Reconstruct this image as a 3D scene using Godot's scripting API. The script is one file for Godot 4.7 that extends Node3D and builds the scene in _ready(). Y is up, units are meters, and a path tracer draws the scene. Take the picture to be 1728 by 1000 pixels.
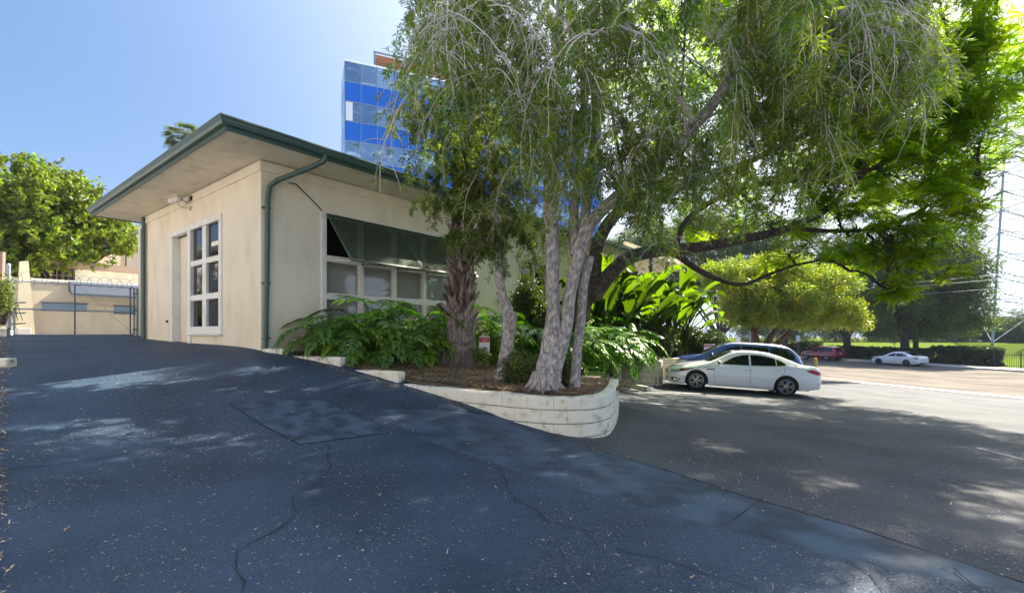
extends Node3D
# A beige building with a driveway, a planter with trees, a parking lot and a street. y is up, metres; V(x, d, h): x right, d away from the camera, h above the eye.
const EYE = 2.0
const FOCAL = 807.0
var rng = RandomNumberGenerator.new()
var M = {}
var used = {}
var soil_w = []
var ground_w = []
var SUN = Vector3(0.74 * cos(deg_to_rad(43.0)), sin(deg_to_rad(43.0)), -0.672 * cos(deg_to_rad(43.0))).normalized()

func V(x, d, h) -> Vector3:
	return Vector3(x, h + EYE, -d)

func at(px, py, d) -> Vector3:
	return V((px - 864.0) / FOCAL * d, d, (562.0 - py) / FOCAL * d)

# ---------- mesh collector ----------
class MB:
	var v = PackedVector3Array()
	var n = PackedVector3Array()
	var uv = PackedVector2Array()
	var uv2 = PackedVector2Array()
	var c = PackedColorArray()
	var idx = PackedInt32Array()
	var tint = Color(1, 1, 1)
	func vert(p, nn, t = Vector2()):
		v.append(p); n.append(nn); uv.append(t); c.append(tint)
		return v.size() - 1
	func tri(a, b, d):
		var nn = (d - a).cross(b - a).normalized()
		var i = v.size()
		vert(a, nn); vert(b, nn); vert(d, nn)
		idx.append_array([i, i + 1, i + 2])
	func quad(a, b, d, e, t = Rect2(0, 0, 1, 1)):
		var nn = (d - a).cross(b - a).normalized()
		var i = v.size()
		vert(a, nn, t.position); vert(b, nn, t.position + Vector2(0, t.size.y)); vert(d, nn, t.end); vert(e, nn, t.position + Vector2(t.size.x, 0))
		idx.append_array([i, i + 1, i + 2, i, i + 2, i + 3])
	# a hexahedron: p[0..3] bottom ring, p[4..7] top ring, both counter-clockwise seen from above
	func hexa(p):
		quad(p[0], p[1], p[2], p[3]); quad(p[7], p[6], p[5], p[4])
		for k in 4:
			var m = (k + 1) % 4
			quad(p[k], p[k + 4], p[m + 4], p[m], Rect2(0, 0, p[k].distance_to(p[m]), p[k].distance_to(p[k + 4])))
	func box(at, size, basis = Basis()):
		var p = []
		for y in [-0.5, 0.5]:
			for q in [Vector2(-0.5, 0.5), Vector2(0.5, 0.5), Vector2(0.5, -0.5), Vector2(-0.5, -0.5)]:
				p.append(at + basis * (Vector3(q.x, y, q.y) * size))
		hexa(p)
	func bar(a, b, w, h = -1.0):
		var z = (b - a).normalized()
		var x = Vector3.UP.cross(z)
		if x.length() < 0.01: x = Vector3.RIGHT
		x = x.normalized()
		box((a + b) / 2, Vector3(w, w if h < 0 else h, a.distance_to(b)), Basis(x, z.cross(x), z))
	# box with chamfered edges
	func cbox(at, size, b, basis = Basis()):
		var s = size / 2
		var f = func(sx, sy, sz, k):
			var q = Vector3(sx * (s.x - (0.0 if k == 0 else b)), sy * (s.y - (0.0 if k == 1 else b)), sz * (s.z - (0.0 if k == 2 else b)))
			return at + basis * q
		for sg in [-1, 1]:
			_face([f.call(sg, -1, -1, 0), f.call(sg, 1, -1, 0), f.call(sg, 1, 1, 0), f.call(sg, -1, 1, 0)], basis * Vector3(sg, 0, 0))
			_face([f.call(-1, sg, -1, 1), f.call(1, sg, -1, 1), f.call(1, sg, 1, 1), f.call(-1, sg, 1, 1)], basis * Vector3(0, sg, 0))
			_face([f.call(-1, -1, sg, 2), f.call(1, -1, sg, 2), f.call(1, 1, sg, 2), f.call(-1, 1, sg, 2)], basis * Vector3(0, 0, sg))
			for sh in [-1, 1]:
				_face([f.call(sg, sh, -1, 0), f.call(sg, sh, 1, 0), f.call(sg, sh, 1, 1), f.call(sg, sh, -1, 1)], basis * Vector3(sg, sh, 0))
				_face([f.call(sg, -1, sh, 0), f.call(sg, 1, sh, 0), f.call(sg, 1, sh, 2), f.call(sg, -1, sh, 2)], basis * Vector3(sg, 0, sh))
				_face([f.call(-1, sg, sh, 1), f.call(1, sg, sh, 1), f.call(1, sg, sh, 2), f.call(-1, sg, sh, 2)], basis * Vector3(0, sg, sh))
				for sk in [-1, 1]:
					_face([f.call(sg, sh, sk, 0), f.call(sg, sh, sk, 1), f.call(sg, sh, sk, 2)], basis * Vector3(sg, sh, sk))
	func _face(p, out):
		if (p[2] - p[0]).cross(p[1] - p[0]).dot(out) < 0: p.reverse()
		if p.size() == 3: tri(p[0], p[1], p[2])
		else: quad(p[0], p[1], p[2], p[3])
	func tube(pts, radii, sides = 8, cap = true, ripple = 0.0, seed = 0):
		var ring0 = v.size()
		var up = Vector3(0.31, 0.2, 0.93)
		var run = 0.0
		var m = pts.size()
		for i in m:
			var t = (pts[min(i + 1, m - 1)] - pts[max(i - 1, 0)]).normalized()
			var x = (up - t * up.dot(t)).normalized()
			up = x
			var y = t.cross(x)
			if i: run += pts[i].distance_to(pts[i - 1])
			var r = radii[i] if radii is Array or radii is PackedFloat32Array else radii
			for j in sides + 1:
				var a = TAU * j / sides
				var dir = x * cos(a) + y * sin(a)
				var rr = r
				if ripple > 0: rr *= 1.0 + ripple * (sin(a * 3 + seed + i * 0.25) * 0.5 + sin(a * 5 + seed * 2.0 - i * 0.4) * 0.35 + sin(i * 1.3 + seed + a) * 0.3)
				vert(pts[i] + dir * rr, dir, Vector2(float(j) / sides, run))
		for i in m - 1:
			for j in sides:
				var a = ring0 + i * (sides + 1) + j
				var b = a + sides + 1
				idx.append_array([a, b, b + 1, a, b + 1, a + 1])
		if cap:
			for e in 2:
				var i0 = ring0 if e == 0 else ring0 + (m - 1) * (sides + 1)
				var t = (pts[0] - pts[1]).normalized() if e == 0 else (pts[m - 1] - pts[m - 2]).normalized()
				var ci = vert(pts[0 if e == 0 else m - 1], t)
				var k0 = v.size()
				for j in sides: vert(v[i0 + j], t)
				for j in sides:
					var a = k0 + j
					var b = k0 + (j + 1) % sides
					if e == 0: idx.append_array([ci, a, b])
					else: idx.append_array([ci, b, a])
	# points: grid rows of Vector3, smooth
	func grid(rows, flip = false, flat_shade = false):
		var m = rows.size()
		var k = rows[0].size()
		if flat_shade:
			for i in m - 1:
				for j in k - 1:
					if flip: quad(rows[i][j], rows[i][j + 1], rows[i + 1][j + 1], rows[i + 1][j])
					else: quad(rows[i][j], rows[i + 1][j], rows[i + 1][j + 1], rows[i][j + 1])
			return
		var i0 = v.size()
		for i in m:
			for j in k:
				var a = rows[min(i + 1, m - 1)][j] - rows[max(i - 1, 0)][j]
				var b = rows[i][min(j + 1, k - 1)] - rows[i][max(j - 1, 0)]
				var nn = b.cross(a).normalized()
				if flip: nn = -nn
				vert(rows[i][j], nn, Vector2(float(j) / (k - 1), float(i) / (m - 1)))
		for i in m - 1:
			for j in k - 1:
				var a = i0 + i * k + j
				var b = a + k
				if flip: idx.append_array([a, a + 1, b + 1, a, b + 1, b])
				else: idx.append_array([a, b, b + 1, a, b + 1, a + 1])
	# profile: Array of Vector2(radius, height) turned round an axis through at
	func lathe(profile, at, basis = Basis(), sides = 24):
		var rows = []
		for p in profile:
			var row = []
			for j in sides + 1:
				var a = TAU * j / sides
				row.append(at + basis * Vector3(cos(a) * p.x, p.y, sin(a) * p.x))
			rows.append(row)
		grid(rows, true)
	func prism(poly, z0, z1, xf = Transform3D()):
		var q = poly
		if Geometry2D.is_polygon_clockwise(q):
			q = q.duplicate(); q.reverse()
		var t = Geometry2D.triangulate_polygon(q)
		for i in range(0, t.size(), 3):
			var f = [q[t[i]], q[t[i + 1]], q[t[i + 2]]]
			var s = (f[1] - f[0]).cross(f[2] - f[0])
			if s < 0: f = [f[0], f[2], f[1]]
			tri(xf * Vector3(f[0].x, f[0].y, z1), xf * Vector3(f[2].x, f[2].y, z1), xf * Vector3(f[1].x, f[1].y, z1))
			tri(xf * Vector3(f[0].x, f[0].y, z0), xf * Vector3(f[1].x, f[1].y, z0), xf * Vector3(f[2].x, f[2].y, z0))
		for i in q.size():
			var a = q[i]
			var b = q[(i + 1) % q.size()]
			quad(xf * Vector3(a.x, a.y, z0), xf * Vector3(a.x, a.y, z1), xf * Vector3(b.x, b.y, z1), xf * Vector3(b.x, b.y, z0))
	# diamond leaf, folded along its rib
	func leaf(base, dir, side, length, width, fold = 0.25):
		var nn = dir.cross(side).normalized()
		var i = v.size()
		var mid = base + dir * length * 0.45
		vert(base, nn); vert(mid + side * width * 0.5 + nn * width * fold, (nn - side * fold).normalized()); vert(base + dir * length, nn); vert(mid - side * width * 0.5 + nn * width * fold, (nn + side * fold).normalized())
		idx.append_array([i, i + 1, i + 2, i, i + 2, i + 3])
	func arrays():
		var a = []
		a.resize(Mesh.ARRAY_MAX)
		a[Mesh.ARRAY_VERTEX] = v; a[Mesh.ARRAY_NORMAL] = n; a[Mesh.ARRAY_TEX_UV] = uv; a[Mesh.ARRAY_INDEX] = idx; a[Mesh.ARRAY_COLOR] = c
		if uv2.size() == v.size() and uv2.size() > 0: a[Mesh.ARRAY_TEX_UV2] = uv2
		return a

func mk(mb, mat, into = null) -> ArrayMesh:
	var m = into if into else ArrayMesh.new()
	if mb.v.size() == 0: return m
	m.add_surface_from_arrays(Mesh.PRIMITIVE_TRIANGLES, mb.arrays())
	m.surface_set_material(m.get_surface_count() - 1, M[mat] if mat is String else mat)
	return m

# ---------- scene tree ----------
func numbered(called):
	if not used.has(called):
		used[called] = 0
		return called
	used[called] += 1
	return "%s_%03d" % [called, used[called]]

func tag(o, label, category, group = ""):
	if label: o.set_meta("label", label)
	if category: o.set_meta("category", category)
	if group: o.set_meta("group", group)
	return o

func thing(called, label, category, pos = Vector3(), turn = 0.0, group = ""):
	var o = Node3D.new()
	o.name = numbered(called)
	add_child(o)
	o.position = pos
	o.rotation.y = turn
	return tag(o, label, category, group)

func single(called, mesh, label, category, group = "", xf = Transform3D()):
	var o = MeshInstance3D.new()
	o.name = numbered(called)
	o.mesh = mesh
	o.transform = xf
	add_child(o)
	return tag(o, label, category, group)

func struct(called, mesh, label = ""):
	var o = single(called, mesh, label, "")
	o.set_meta("kind", "structure")
	return o

func part(parent, called, mesh, xf = Transform3D()):
	var o = MeshInstance3D.new()
	o.name = called
	o.mesh = mesh
	o.transform = xf
	parent.add_child(o, true)
	return o

func holder(parent, called, xf = Transform3D()):
	var o = Node3D.new()
	o.name = called
	o.transform = xf
	parent.add_child(o, true)
	return o

func many(parent, called, mesh, xfs, colors, stuff = true):
	var mm = MultiMesh.new()
	mm.transform_format = MultiMesh.TRANSFORM_3D
	mm.use_colors = true
	mm.mesh = mesh
	mm.instance_count = xfs.size()
	for i in xfs.size():
		mm.set_instance_transform(i, xfs[i])
		mm.set_instance_color(i, colors[i])
	var o = MultiMeshInstance3D.new()
	o.multimesh = mm
	o.name = called if parent != self else numbered(called)
	parent.add_child(o, true)
	if stuff: o.set_meta("kind", "stuff")
	return o

# ---------- thin plate spline surfaces ----------
func tps_fit(pts):
	var n = pts.size()
	var s = n + 3
	var a = []
	for i in s:
		var row = PackedFloat64Array()
		row.resize(s + 1)
		a.append(row)
	for i in n:
		for j in n:
			a[i][j] = tps_u(Vector2(pts[i].x - pts[j].x, pts[i].y - pts[j].y).length_squared())
		a[i][i] += 0.02
		a[i][n] = 1.0; a[i][n + 1] = pts[i].x; a[i][n + 2] = pts[i].y
		a[n][i] = 1.0; a[n + 1][i] = pts[i].x; a[n + 2][i] = pts[i].y
		a[i][s] = pts[i].z
	for k in s:
		var p = k
		for i in range(k + 1, s):
			if abs(a[i][k]) > abs(a[p][k]): p = i
		var t = a[k]; a[k] = a[p]; a[p] = t
		for i in range(k + 1, s):
			var f = a[i][k] / a[k][k]
			if f != 0.0:
				for j in range(k, s + 1): a[i][j] -= f * a[k][j]
	var w = PackedFloat64Array()
	w.resize(s)
	for k in range(s - 1, -1, -1):
		var t = a[k][s]
		for j in range(k + 1, s): t -= a[k][j] * w[j]
		w[k] = t / a[k][k]
	return [pts, w]

func tps_u(r2):
	return 0.0 if r2 < 1e-9 else 0.5 * r2 * log(r2)

func tps(model, x, d):
	var pts = model[0]
	var w = model[1]
	var n = pts.size()
	var t = w[n] + w[n + 1] * x + w[n + 2] * d
	for i in n:
		var dx = pts[i].x - x
		var dy = pts[i].y - d
		var r2 = dx * dx + dy * dy
		if r2 > 1e-9: t += w[i] * 0.5 * r2 * log(r2)
	return t

var gcache = {}
func gh(x, d):
	var k = Vector2(x, d)
	if not gcache.has(k): gcache[k] = tps(ground_w, x, d)
	return gcache[k]

func G(x, d, lift = 0.0) -> Vector3:
	return V(x, d, gh(x, d) + lift)

# the spot of ground seen at a pixel: Vector2(x, d)
func spot(px, py):
	var rx = (px - 864.0) / FOCAL
	var ry = (562.0 - py) / FOCAL
	var d = 1.5
	while d < 140.0:
		if ry * d < tps(ground_w, rx * d, d):
			var lo = d - 0.25
			var hi = d
			for k in 12:
				var m = (lo + hi) / 2
				if ry * m < tps(ground_w, rx * m, m): hi = m
				else: lo = m
			return Vector2(rx * hi, hi)
		d += 0.25
	return Vector2(rx * 140.0, 140.0)

# a sheet over the polygon (x, d) that follows height(x, d)
func drape(poly, cell, height, uvs = 1.0, uv2s = 1.0):
	var mb = MB.new()
	var lo = poly[0]
	var hi = poly[0]
	for p in poly:
		lo = Vector2(min(lo.x, p.x), min(lo.y, p.y)); hi = Vector2(max(hi.x, p.x), max(hi.y, p.y))
	var index = {}
	var x0 = floor(lo.x / cell)
	var y0 = floor(lo.y / cell)
	for i in range(x0, ceil(hi.x / cell)):
		for j in range(y0, ceil(hi.y / cell)):
			var q = PackedVector2Array([Vector2(i, j) * cell, Vector2(i + 1, j) * cell, Vector2(i + 1, j + 1) * cell, Vector2(i, j + 1) * cell])
			for r in Geometry2D.intersect_polygons(poly, q):
				var t = Geometry2D.triangulate_polygon(r)
				for k in range(0, t.size(), 3):
					var f = [r[t[k]], r[t[k + 1]], r[t[k + 2]]]
					if (f[1] - f[0]).cross(f[2] - f[0]) > 0: f = [f[0], f[2], f[1]]
					for p in f:
						var key = Vector2i(round(p.x * 1000), round(p.y * 1000))
						if not index.has(key):
							var e = 0.15
							var h = height.call(p.x, p.y)
							var nn = Vector3(h - height.call(p.x + e, p.y), e, height.call(p.x, p.y + e) - h).normalized()
							index[key] = mb.vert(V(p.x, p.y, h), nn, p * uvs)
							mb.uv2.append(p * uv2s)
						mb.idx.append(index[key])
	return mb

func ribbon(pts, width, lift, jitter = 0.0, seed = 1):
	var mb = MB.new()
	var r = RandomNumberGenerator.new()
	r.seed = seed
	var fine = []
	for i in pts.size() - 1:
		var n = max(1, int(pts[i].distance_to(pts[i + 1]) / 0.12))
		for k in n: fine.append(pts[i].lerp(pts[i + 1], float(k) / n))
	fine.append(pts[pts.size() - 1])
	for i in range(1, fine.size() - 1): fine[i] += Vector2(r.randf_range(-1, 1), r.randf_range(-1, 1)) * jitter
	var rows = []
	for i in fine.size():
		var t = (fine[min(i + 1, fine.size() - 1)] - fine[max(i - 1, 0)]).normalized()
		var s = Vector2(-t.y, t.x) * width * 0.5 * (r.randf_range(0.4, 1.2) if jitter > 0 else 1.0)
		var a = fine[i] + s
		var b = fine[i] - s
		rows.append([G(a.x, a.y, lift), G(b.x, b.y, lift)])
	mb.grid(rows, true)
	return mb

# ---------- materials ----------
func lin(r, g, b) -> Color:
	return Color(r, g, b).linear_to_srgb()

func mat(called, color, rough = 0.8, more = {}):
	var m = StandardMaterial3D.new()
	m.resource_name = called
	m.albedo_color = lin(color[0], color[1], color[2])
	m.roughness = rough
	for k in more: m.set(k, more[k])
	M[called] = m
	return m

func noise_tex(size, freq, octaves = 4, seed = 1, ramp = null, kind = FastNoiseLite.TYPE_SIMPLEX_SMOOTH, fractal = FastNoiseLite.FRACTAL_FBM):
	var f = FastNoiseLite.new()
	f.noise_type = kind
	f.seed = seed
	f.frequency = freq
	f.fractal_type = fractal
	f.fractal_octaves = octaves
	var t = NoiseTexture2D.new()
	t.width = size; t.height = size
	t.seamless = true
	t.noise = f
	if ramp:
		var g = Gradient.new()
		g.offsets = PackedFloat32Array(ramp[0])
		g.colors = PackedColorArray(ramp[1])
		t.color_ramp = g
	return t

func grey(a) -> Color:
	return Color(a, a, a)

func leaf_mat(called, color, back, rough = 0.5):
	return mat(called, color, rough, {"vertex_color_use_as_albedo": true, "backlight_enabled": true, "backlight": Color(back[0], back[1], back[2]), "cull_mode": BaseMaterial3D.CULL_DISABLED})

func spread(r, a, b):
	return r.randf_range(a, b)

func rand_dir(r) -> Vector3:
	var z = r.randf_range(-1, 1)
	var a = r.randf() * TAU
	var s = sqrt(1 - z * z)
	return Vector3(cos(a) * s, z, sin(a) * s)

func aim(dir, roll = 0.0, up = Vector3.UP) -> Basis:
	# y axis along dir
	var y = dir.normalized()
	var x = up.cross(y)
	if x.length() < 0.05: x = Vector3.RIGHT.cross(y)
	x = x.normalized().rotated(y, roll)
	return Basis(x, y, x.cross(y))

func setup_camera_and_light():
	var cam = Camera3D.new()
	cam.name = "camera"
	cam.position = Vector3(0, EYE, 0)
	var near = 0.05
	cam.set_frustum(1000.0 / FOCAL * near, Vector2(0, 62.0 / FOCAL * near), near, 1200.0)
	add_child(cam)
	var sun = DirectionalLight3D.new()
	sun.name = "sun"
	sun.light_energy = 1.5
	sun.light_color = Color(1.0, 0.95, 0.86)
	sun.light_angular_distance = 0.5
	sun.shadow_enabled = true
	add_child(sun)
	sun.look_at_from_position(SUN * 50.0, Vector3(), Vector3.UP)
	var e = Environment.new()
	e.background_mode = Environment.BG_SKY
	e.tonemap_mode = Environment.TONE_MAPPER_LINEAR
	e.tonemap_exposure = 4.0
	e.sdfgi_enabled = true; e.ssao_enabled = true; e.ssil_enabled = true
	e.fog_enabled = true
	e.fog_density = 0.0003
	e.fog_light_color = Color(0.82, 0.90, 1.0)
	e.sky = Sky.new()
	var sm = PanoramaSkyMaterial.new()
	sm.panorama = sky_picture()
	e.sky.sky_material = sm
	var we = WorldEnvironment.new()
	we.name = "environment"
	we.environment = e
	add_child(we)

# clear air: deep blue overhead and away from the sun, whitening to the horizon and round the sun
func sky_picture():
	var w = 512
	var h = 256
	var im = Image.create_empty(w, h, false, Image.FORMAT_RGBF)
	for j in h:
		var el = PI / 2 - (j + 0.5) / h * PI
		for i in w:
			var a = (i + 0.5) / w * TAU
			var dir = Vector3(sin(a) * cos(el), sin(el), -cos(a) * cos(el))
			var c = dir.dot(SUN)
			var y = max(0.0, dir.y)
			var air = exp(-y * 3.0)
			var blue = Color(0.021, 0.070, 0.172).lerp(Color(0.060, 0.114, 0.200), air) + Color(0.16, 0.175, 0.19) * exp(-y * 9.0)
			var ang = acos(clamp(c, -1, 1))
			var halo = 0.78 * exp(-ang * ang / 0.44) + 2.0 * exp(-ang * ang / 0.045) + 0.05 * exp(-ang * ang / 1.6)
			halo *= 0.8 + 0.4 * air
			var v = blue + Color(1.0, 0.95, 0.88) * halo
			im.set_pixel(i, j, Color(v.r, v.g, v.b))
	return ImageTexture.create_from_image(im)

func make_materials():
	# --- asphalt with pale aggregate showing through, in two grades of wear
	var speck = Image.create_empty(1024, 1024, false, Image.FORMAT_RGBA8)
	var r = RandomNumberGenerator.new()
	r.seed = 11
	for j in 1024:
		for i in 1024:
			var q = r.randf()
			speck.set_pixel(i, j, Color(q * 0.44, q * 0.51, q * 0.6, 0.42))
	for k in 8500:
		var x = r.randi() % 1024
		var y = r.randi() % 1024
		var s = 1 + int(pow(r.randf(), 3.0) * 3.3)
		var g = r.randf_range(0.45, 0.95)
		var col = Color(g, g * r.randf_range(0.95, 1.02), g * r.randf_range(0.92, 1.05), r.randf_range(0.45, 1.0))
		for i in s:
			for j in s:
				if s > 2 and (i == 0 or i == s - 1) and (j == 0 or j == s - 1): continue
				speck.set_pixel((x + i) % 1024, (y + j) % 1024, col)
	var speck_t = ImageTexture.create_from_image(speck)
	var wear = noise_tex(1024, 0.006, 5, 5, [[0.0, 0.38, 0.56, 1.0], [grey(0.45), grey(0.55), grey(0.95), grey(1.0)]])
	var tone = noise_tex(1024, 0.005, 6, 9, [[0.0, 0.35, 0.5, 0.65, 1.0], [grey(0.74), grey(0.86), grey(0.92), grey(0.97), grey(1.0)]])
	var grit = noise_tex(1024, 0.4, 2, 3)
	var det = {"albedo_texture": tone, "detail_enabled": true, "detail_albedo": speck_t, "detail_mask": wear, "detail_uv_layer": BaseMaterial3D.DETAIL_UV_2, "heightmap_enabled": true, "heightmap_texture": grit, "heightmap_scale": 0.8, "metallic_specular": 0.25}
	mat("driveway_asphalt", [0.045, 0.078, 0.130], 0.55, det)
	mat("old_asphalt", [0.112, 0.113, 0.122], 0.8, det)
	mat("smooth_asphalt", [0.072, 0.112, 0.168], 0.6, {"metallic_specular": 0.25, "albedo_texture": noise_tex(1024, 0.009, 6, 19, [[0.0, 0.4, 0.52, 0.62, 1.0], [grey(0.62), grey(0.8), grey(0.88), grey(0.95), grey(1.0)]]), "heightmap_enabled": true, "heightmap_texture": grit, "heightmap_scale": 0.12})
	mat("street_asphalt", [0.175, 0.158, 0.14], 0.85, {"albedo_texture": tone, "heightmap_enabled": true, "heightmap_texture": grit, "heightmap_scale": 0.2, "metallic_specular": 0.12})
	mat("crack", [0.02, 0.02, 0.024], 0.95)
	mat("faded_line", [0.42, 0.42, 0.41], 0.85)
	mat("white_line", [0.75, 0.73, 0.68], 0.8)
	mat("concrete", [0.42, 0.40, 0.37], 0.85, {"albedo_texture": tone})
	mat("curb_concrete", [0.5, 0.48, 0.45], 0.85, {"albedo_texture": tone})
	mat("earth", [0.22, 0.155, 0.10], 0.95, {"albedo_texture": noise_tex(512, 0.02, 5, 8, [[0.0, 0.5, 1.0], [grey(0.5), grey(0.8), grey(1.0)]])})
	mat("pale_ground", [0.27, 0.27, 0.28], 0.95, {"albedo_texture": tone})
	mat("lawn", [0.105, 0.15, 0.012], 1.0, {"metallic_specular": 0.1, "albedo_texture": noise_tex(512, 0.03, 4, 31, [[0.0, 0.5, 1.0], [Color(0.75, 0.85, 0.7), Color(0.92, 0.95, 0.8), Color(1, 1, 0.9)]])})
	# --- plaster and paint
	var blot = noise_tex(512, 0.008, 5, 21, [[0.0, 0.3, 0.5, 1.0], [Color(0.88, 0.86, 0.83), Color(0.95, 0.945, 0.93), grey(0.98), grey(1.0)]])
	var rough_t = noise_tex(512, 0.06, 4, 22)
	var tri = {"uv1_triplanar": true, "uv1_world_triplanar": true, "uv1_scale": Vector3(0.42, 0.13, 0.42)}
	mat("stucco", [0.81, 0.745, 0.60], 0.9, {"albedo_texture": blot, "heightmap_enabled": true, "heightmap_texture": rough_t, "heightmap_scale": 0.6}.merged(tri))
	mat("soffit_paint", [0.78, 0.71, 0.56], 0.9, {"albedo_texture": blot}.merged(tri))
	mat("pale_stucco", [0.72, 0.62, 0.44], 0.9, {"albedo_texture": blot}.merged(tri))
	mat("white_stucco", [0.78, 0.75, 0.68], 0.9, {"albedo_texture": blot}.merged(tri))
	mat("grey_block", [0.42, 0.38, 0.33], 0.9, {"albedo_texture": blot}.merged(tri))
	mat("pink_stucco", [0.46, 0.435, 0.43], 0.9, {"albedo_texture": blot}.merged(tri))
	mat("white_paint", [0.80, 0.80, 0.78], 0.55, {"albedo_texture": blot, "uv1_triplanar": true, "uv1_world_triplanar": true, "uv1_scale": Vector3(0.8, 0.5, 0.8)})
	mat("wall_paint", [0.77, 0.76, 0.66], 0.7, {"albedo_texture": noise_tex(512, 0.012, 6, 41, [[0.0, 0.27, 0.38, 1.0], [Color(0.5, 0.45, 0.38), Color(0.88, 0.86, 0.82), Color(0.97, 0.97, 0.96), Color(1, 1, 1)]]), "heightmap_enabled": true, "heightmap_texture": rough_t, "heightmap_scale": 0.5, "uv1_triplanar": true, "uv1_world_triplanar": true, "uv1_scale": Vector3(0.55, 0.55, 0.55)})
	mat("cream_paint", [0.70, 0.63, 0.48], 0.75, {"albedo_texture": blot}.merged(tri))
	mat("mortar", [0.27, 0.25, 0.21], 0.95)
	mat("green_metal", [0.058, 0.108, 0.096], 0.42)
	mat("shutter_green", [0.045, 0.072, 0.052], 0.5)
	mat("fascia_brown", [0.27, 0.20, 0.155], 0.75)
	mat("dark_brown", [0.09, 0.05, 0.035], 0.7)
	mat("slate_blue", [0.05, 0.066, 0.10], 0.7)
	mat("roof_grey", [0.4, 0.38, 0.36], 0.9)
	mat("pane_glass", [0.02, 0.025, 0.025], 0.02, {"transparency": BaseMaterial3D.TRANSPARENCY_ALPHA})
	M.pane_glass.albedo_color.a = 0.12
	mat("tinted_glass", [0.006, 0.008, 0.010], 0.02, {"metallic_specular": 0.6})
	mat("window_blue", [0.20, 0.30, 0.40], 0.1)
	mat("blind", [0.55, 0.57, 0.54], 0.8)
	mat("dark_room", [0.03, 0.03, 0.03], 0.9)
	mat("steel", [0.42, 0.44, 0.47], 0.45, {"metallic": 0.7})
	mat("galvanised", [0.30, 0.34, 0.40], 0.5, {"metallic": 0.4})
	mat("gate_steel", [0.10, 0.12, 0.15], 0.5, {"metallic": 0.4})
	mat("dark_metal", [0.03, 0.03, 0.035], 0.5)
	mat("plastic_white", [0.7, 0.68, 0.62], 0.4)
	mat("tower_blue", [0.012, 0.13, 0.58], 0.18)
	var wob = noise_tex(256, 0.012, 2, 77)
	var gl = {"metallic": 0.85, "heightmap_enabled": true, "heightmap_texture": wob, "heightmap_scale": 12.0, "uv1_triplanar": true, "uv1_world_triplanar": true, "uv1_scale": Vector3(0.25, 0.25, 0.25)}
	mat("tower_glass", [0.36, 0.44, 0.52], 0.06, gl)
	mat("tower_glass_dark", [0.24, 0.33, 0.43], 0.06, gl)
	mat("tower_glass_pale", [0.52, 0.62, 0.69], 0.06, gl)
	mat("tower_blind", [0.75, 0.78, 0.82], 0.4)
	mat("tower_frame", [0.28, 0.38, 0.48], 0.4, {"metallic": 0.3})
	mat("louvre_wood", [0.48, 0.20, 0.09], 0.7)
	# --- plants
	var bark_t = Image.create_empty(256, 512, false, Image.FORMAT_RGB8)
	var fn = FastNoiseLite.new()
	fn.seed = 7; fn.frequency = 1.0; fn.fractal_octaves = 4
	fn.noise_type = FastNoiseLite.TYPE_SIMPLEX_SMOOTH
	var bump = Image.create_empty(256, 512, false, Image.FORMAT_RGB8)
	for y in 512:
		for x in 256:
			var a = TAU * x / 256.0
			var b = TAU * y / 512.0
			var p = Vector3(cos(a) * 4.2, sin(a) * 4.2, 0)
			var q = fn.get_noise_3d(p.x + cos(b) * 0.8, p.y + sin(b) * 0.8, sin(b) * 0.9 + cos(b) * 0.5)
			var q2 = fn.get_noise_3d(cos(a) * 1.5 + 9 + cos(b) * 1.2, sin(a) * 1.5, sin(b) * 1.2)
			var f = clamp(1.0 - abs(q) * 3.4, 0, 1)
			var t = clamp(0.88 + q2 * 0.34 - f * 0.26, 0.4, 1)
			bark_t.set_pixel(x, y, Color(t, t * 0.98, t * 0.96))
			bump.set_pixel(x, y, grey(1.0 - f))
	var bt = ImageTexture.create_from_image(bark_t)
	var bb = ImageTexture.create_from_image(bump)
	var bk = {"albedo_texture": bt, "heightmap_enabled": true, "heightmap_texture": bb, "uv1_scale": Vector3(1, 0.9, 1), "vertex_color_use_as_albedo": true}
	mat("grey_bark", [0.66, 0.64, 0.65], 0.95, bk.merged({"heightmap_scale": 0.9}))
	mat("dark_bark", [0.17, 0.125, 0.10], 0.95, bk.merged({"heightmap_scale": 1.6}))
	mat("brown_bark", [0.24, 0.16, 0.10], 0.95, bk.merged({"heightmap_scale": 1.5}))
	mat("palm_bark", [0.30, 0.265, 0.26], 0.95, bk.merged({"heightmap_scale": 1.2, "uv1_scale": Vector3(4, 0.8, 1)}))
	mat("palm_boot", [0.29, 0.235, 0.205], 0.85, {"vertex_color_use_as_albedo": true})
	mat("twig", [0.62, 0.57, 0.52], 0.9, {"vertex_color_use_as_albedo": true})
	mat("pale_twig", [0.56, 0.52, 0.47], 0.9)
	mat("dry_twig", [0.14, 0.10, 0.07], 0.9)
	leaf_mat("bottlebrush_leaf", [0.22, 0.305, 0.075], [1.1, 1.15, 0.4], 0.35)
	leaf_mat("feather_leaf", [0.30, 0.39, 0.055], [1.25, 1.35, 0.45], 0.5)
	leaf_mat("sunny_leaf", [0.19, 0.25, 0.045], [1.0, 1.05, 0.3], 0.45)
	leaf_mat("leaf", [0.12, 0.16, 0.04], [0.8, 0.9, 0.25], 0.5)
	leaf_mat("broad_leaf", [0.06, 0.12, 0.025], [0.7, 0.9, 0.25], 0.34)
	leaf_mat("paddle_leaf", [0.10, 0.17, 0.03], [1.2, 1.25, 0.35], 0.32)
	leaf_mat("fan_leaf", [0.14, 0.17, 0.05], [0.8, 0.9, 0.3], 0.45)
	leaf_mat("dry_leaf", [0.30, 0.19, 0.09], [0.3, 0.25, 0.1], 0.8)
	leaf_mat("litter", [0.42, 0.30, 0.19], [0.1, 0.1, 0.05], 0.9)
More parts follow.
